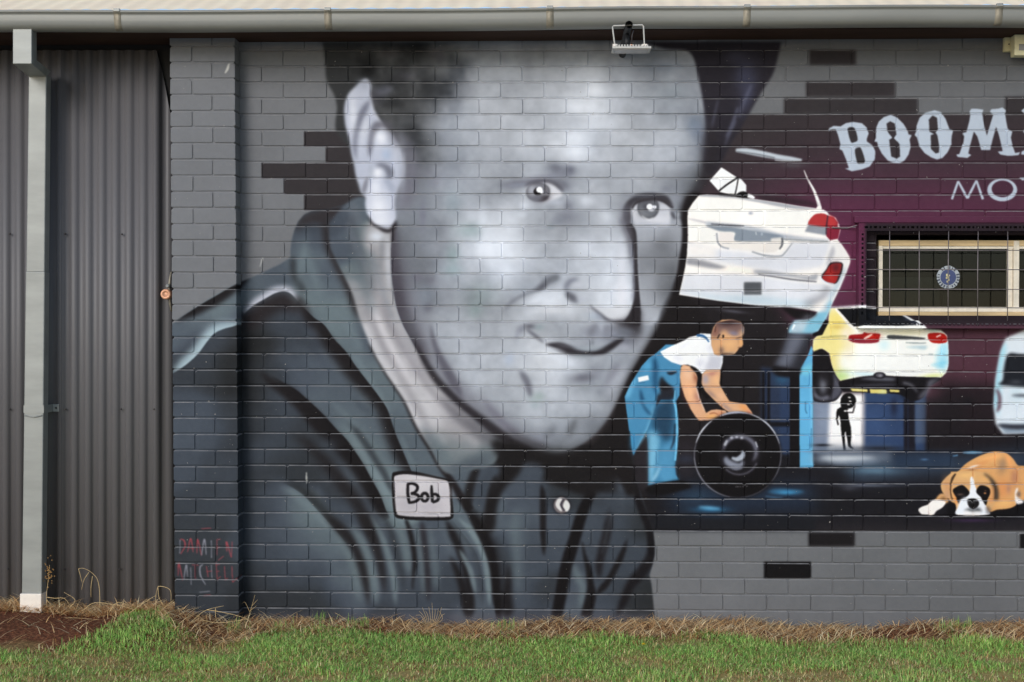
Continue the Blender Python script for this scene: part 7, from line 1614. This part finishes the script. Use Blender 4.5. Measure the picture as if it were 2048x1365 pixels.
M_STALK = mat('dry_stalk', srgb(206, 178, 130), .7, 0, .2, .15, 40)
M_SEED = mat('seed_head', srgb(160, 122, 74), .8, 0, .2, .2, 60)
def at(px, py, y): return on_y(px, py, y)
def weed(label, y, stems, heads=(), r=.0016):
    base = stems[0][0]
    b = at(base[0], base[1], y)
    root = empty('dry_weed', (b.x, y, max(0, hgt(b.x, y)))); tag(root, label, 'weed', 'dry weeds at the wall foot')
    rs = random.Random(int(base[0]))
    for st in stems:
        pts = []; n_ = len(st)
        for i, p in enumerate(st):
            dy = (p[2] if len(p) > 2 else 0)
            pts.append(at(p[0], p[1], y + dy))
        if n_ > 2: pts = [Vector(p) for p in spline(np.array([tuple(p) for p in pts]), False, 4)]
        n = len(pts)
        MB().tube(pts, [r * (1.15 - .6 * i / max(1, n - 1)) for i in range(n)], 5).build('stem', M_STALK, root, True)
    if heads:
        for (px, py, n, sp) in heads:
            mb = MB()
            for _ in range(n):
                q = at(px + rs.gauss(0, sp * .35), py + rs.gauss(0, sp), y); s = .004
                mb.add([q + Vector((-s, 0, 0)), q + Vector((0, 0, s * 1.6)), q + Vector((s, 0, 0)), q + Vector((0, -s, 0))], [(0, 1, 3), (1, 2, 3), (0, 3, 2), (0, 2, 1)])
            mb.build('seed_head', M_SEED, root)
weed('tall dry stalk arched over like a hook against the grey cladding', -.12, [[(200, 1216), (199, 1180), (195, 1160), (188, 1150), (178, 1142), (166, 1137), (157, 1138)], [(178, 1145), (168, 1160), (163, 1180)], [(185, 1153), (182, 1175), (182, 1195)], [(157, 1138), (161, 1152), (164, 1165)]])
weed('upright weed with brown seed head beside the downpipe', -.1, [[(94, 1222), (93, 1190), (96, 1165), (99, 1130)], [(94, 1195), (110, 1197), (128, 1197), (140, 1210), (155, 1222)], [(93, 1200), (104, 1212), (116, 1222)]], [(98, 1150, 46, 13)])
weed('bent dry stalk forming a tall angle against the pier', -.26, [[(312, 1255), (311, 1225), (312, 1190), (316, 1173)], [(258, 1227), (285, 1208), (312, 1191)], [(316, 1173), (328, 1174), (341, 1182), (342, 1205)], [(318, 1225), (330, 1242), (350, 1256)], [(316, 1175), (318, 1195), (328, 1213)]])
weed('long straw stalks leaning across the foot of the pier', -.3, [[(378, 1250), (395, 1233), (414, 1220), (448, 1212)], [(414, 1220), (440, 1224), (482, 1234), (505, 1246)], [(431, 1217), (431, 1230), (433, 1243)], [(400, 1240), (440, 1246), (500, 1238)]])
weed('low dry stalks sprawling on the soil by the cladding', -.2, [[(140, 1215), (150, 1200), (128, 1185)], [(165, 1222), (190, 1206), (240, 1212), (270, 1220)], [(218, 1225), (236, 1205), (262, 1214)], [(20, 1245), (80, 1240), (140, 1236), (200, 1240)], [(322, 1222), (348, 1200)]])
weed('thin grey twiggy weed at the inner corner of the pier', -.06, [[(495, 1240), (503, 1215), (510, 1190)], [(500, 1225), (490, 1205), (484, 1208)], [(504, 1212), (515, 1200)], [(500, 1222), (513, 1212)]], (), .0011)
weed('fan of fine dry grass standing under the portrait collar', -.07, [[(852 + k * 2.2, 1250), (842 + k * 4.6, 1232), (832 + k * 6.4, 1216 + abs(k - 5) * 3 - (k % 3) * 5)] for k in range(10)] + [[(850, 1250), (830, 1238), (818, 1230)], [(870, 1250), (885, 1238), (878, 1222)]], (), .001)
weed('thin bent grass stems on the soil beneath the dark jacket fold', -.08, [[(700, 1248), (690, 1238), (670, 1226)], [(706, 1250), (716, 1238), (735, 1236), (741, 1246)], [(620, 1252), (610, 1245), (622, 1235)], [(575, 1250), (578, 1240)]], (), .0011)
weed('small dry sprig below the strip of grey bricks', -.07, [[(1236, 1252), (1232, 1245)], [(1238, 1252), (1241, 1240)], [(1290, 1252), (1295, 1243), (1286, 1246)]], (), .0011)

# the single yellow flower in the turf
def build_flower():
    p = on_z(1287, 1292, 0.03); x, y = p.x, p.y
    root = empty('dandelion', (x, y, hgt(x, y))); tag(root, 'single small yellow flower standing in the green turf', 'flower')
    MB().tube([(x, y, 0), (x + .002, y, .02), (x, y, .038)], .0014, 6).build('stem', mat('flower_stem', srgb(110, 140, 70), .6), root, True)
    mb = MB()
    for ring_, (n, rad, z) in enumerate(((12, .0125, .038), (9, .008, .041), (6, .004, .043))):
        for k in range(n):
            a = 2 * math.pi * k / n + ring_ * .2; w = .0032
            ca, sa = math.cos(a), math.sin(a)
            mb.add([(x - sa * w * .4, y + ca * w * .4, z - .003), (x + sa * w * .4, y - ca * w * .4, z - .003), (x + ca * rad + sa * w * .5, y + sa * rad - ca * w * .5, z + .001), (x + ca * rad - sa * w * .5, y + sa * rad + ca * w * .5, z + .001)], [(0, 1, 2, 3)])
    mb.build('petals', mat('petal_yellow', srgb(236, 206, 40), .5), root, False, False)
build_flower()
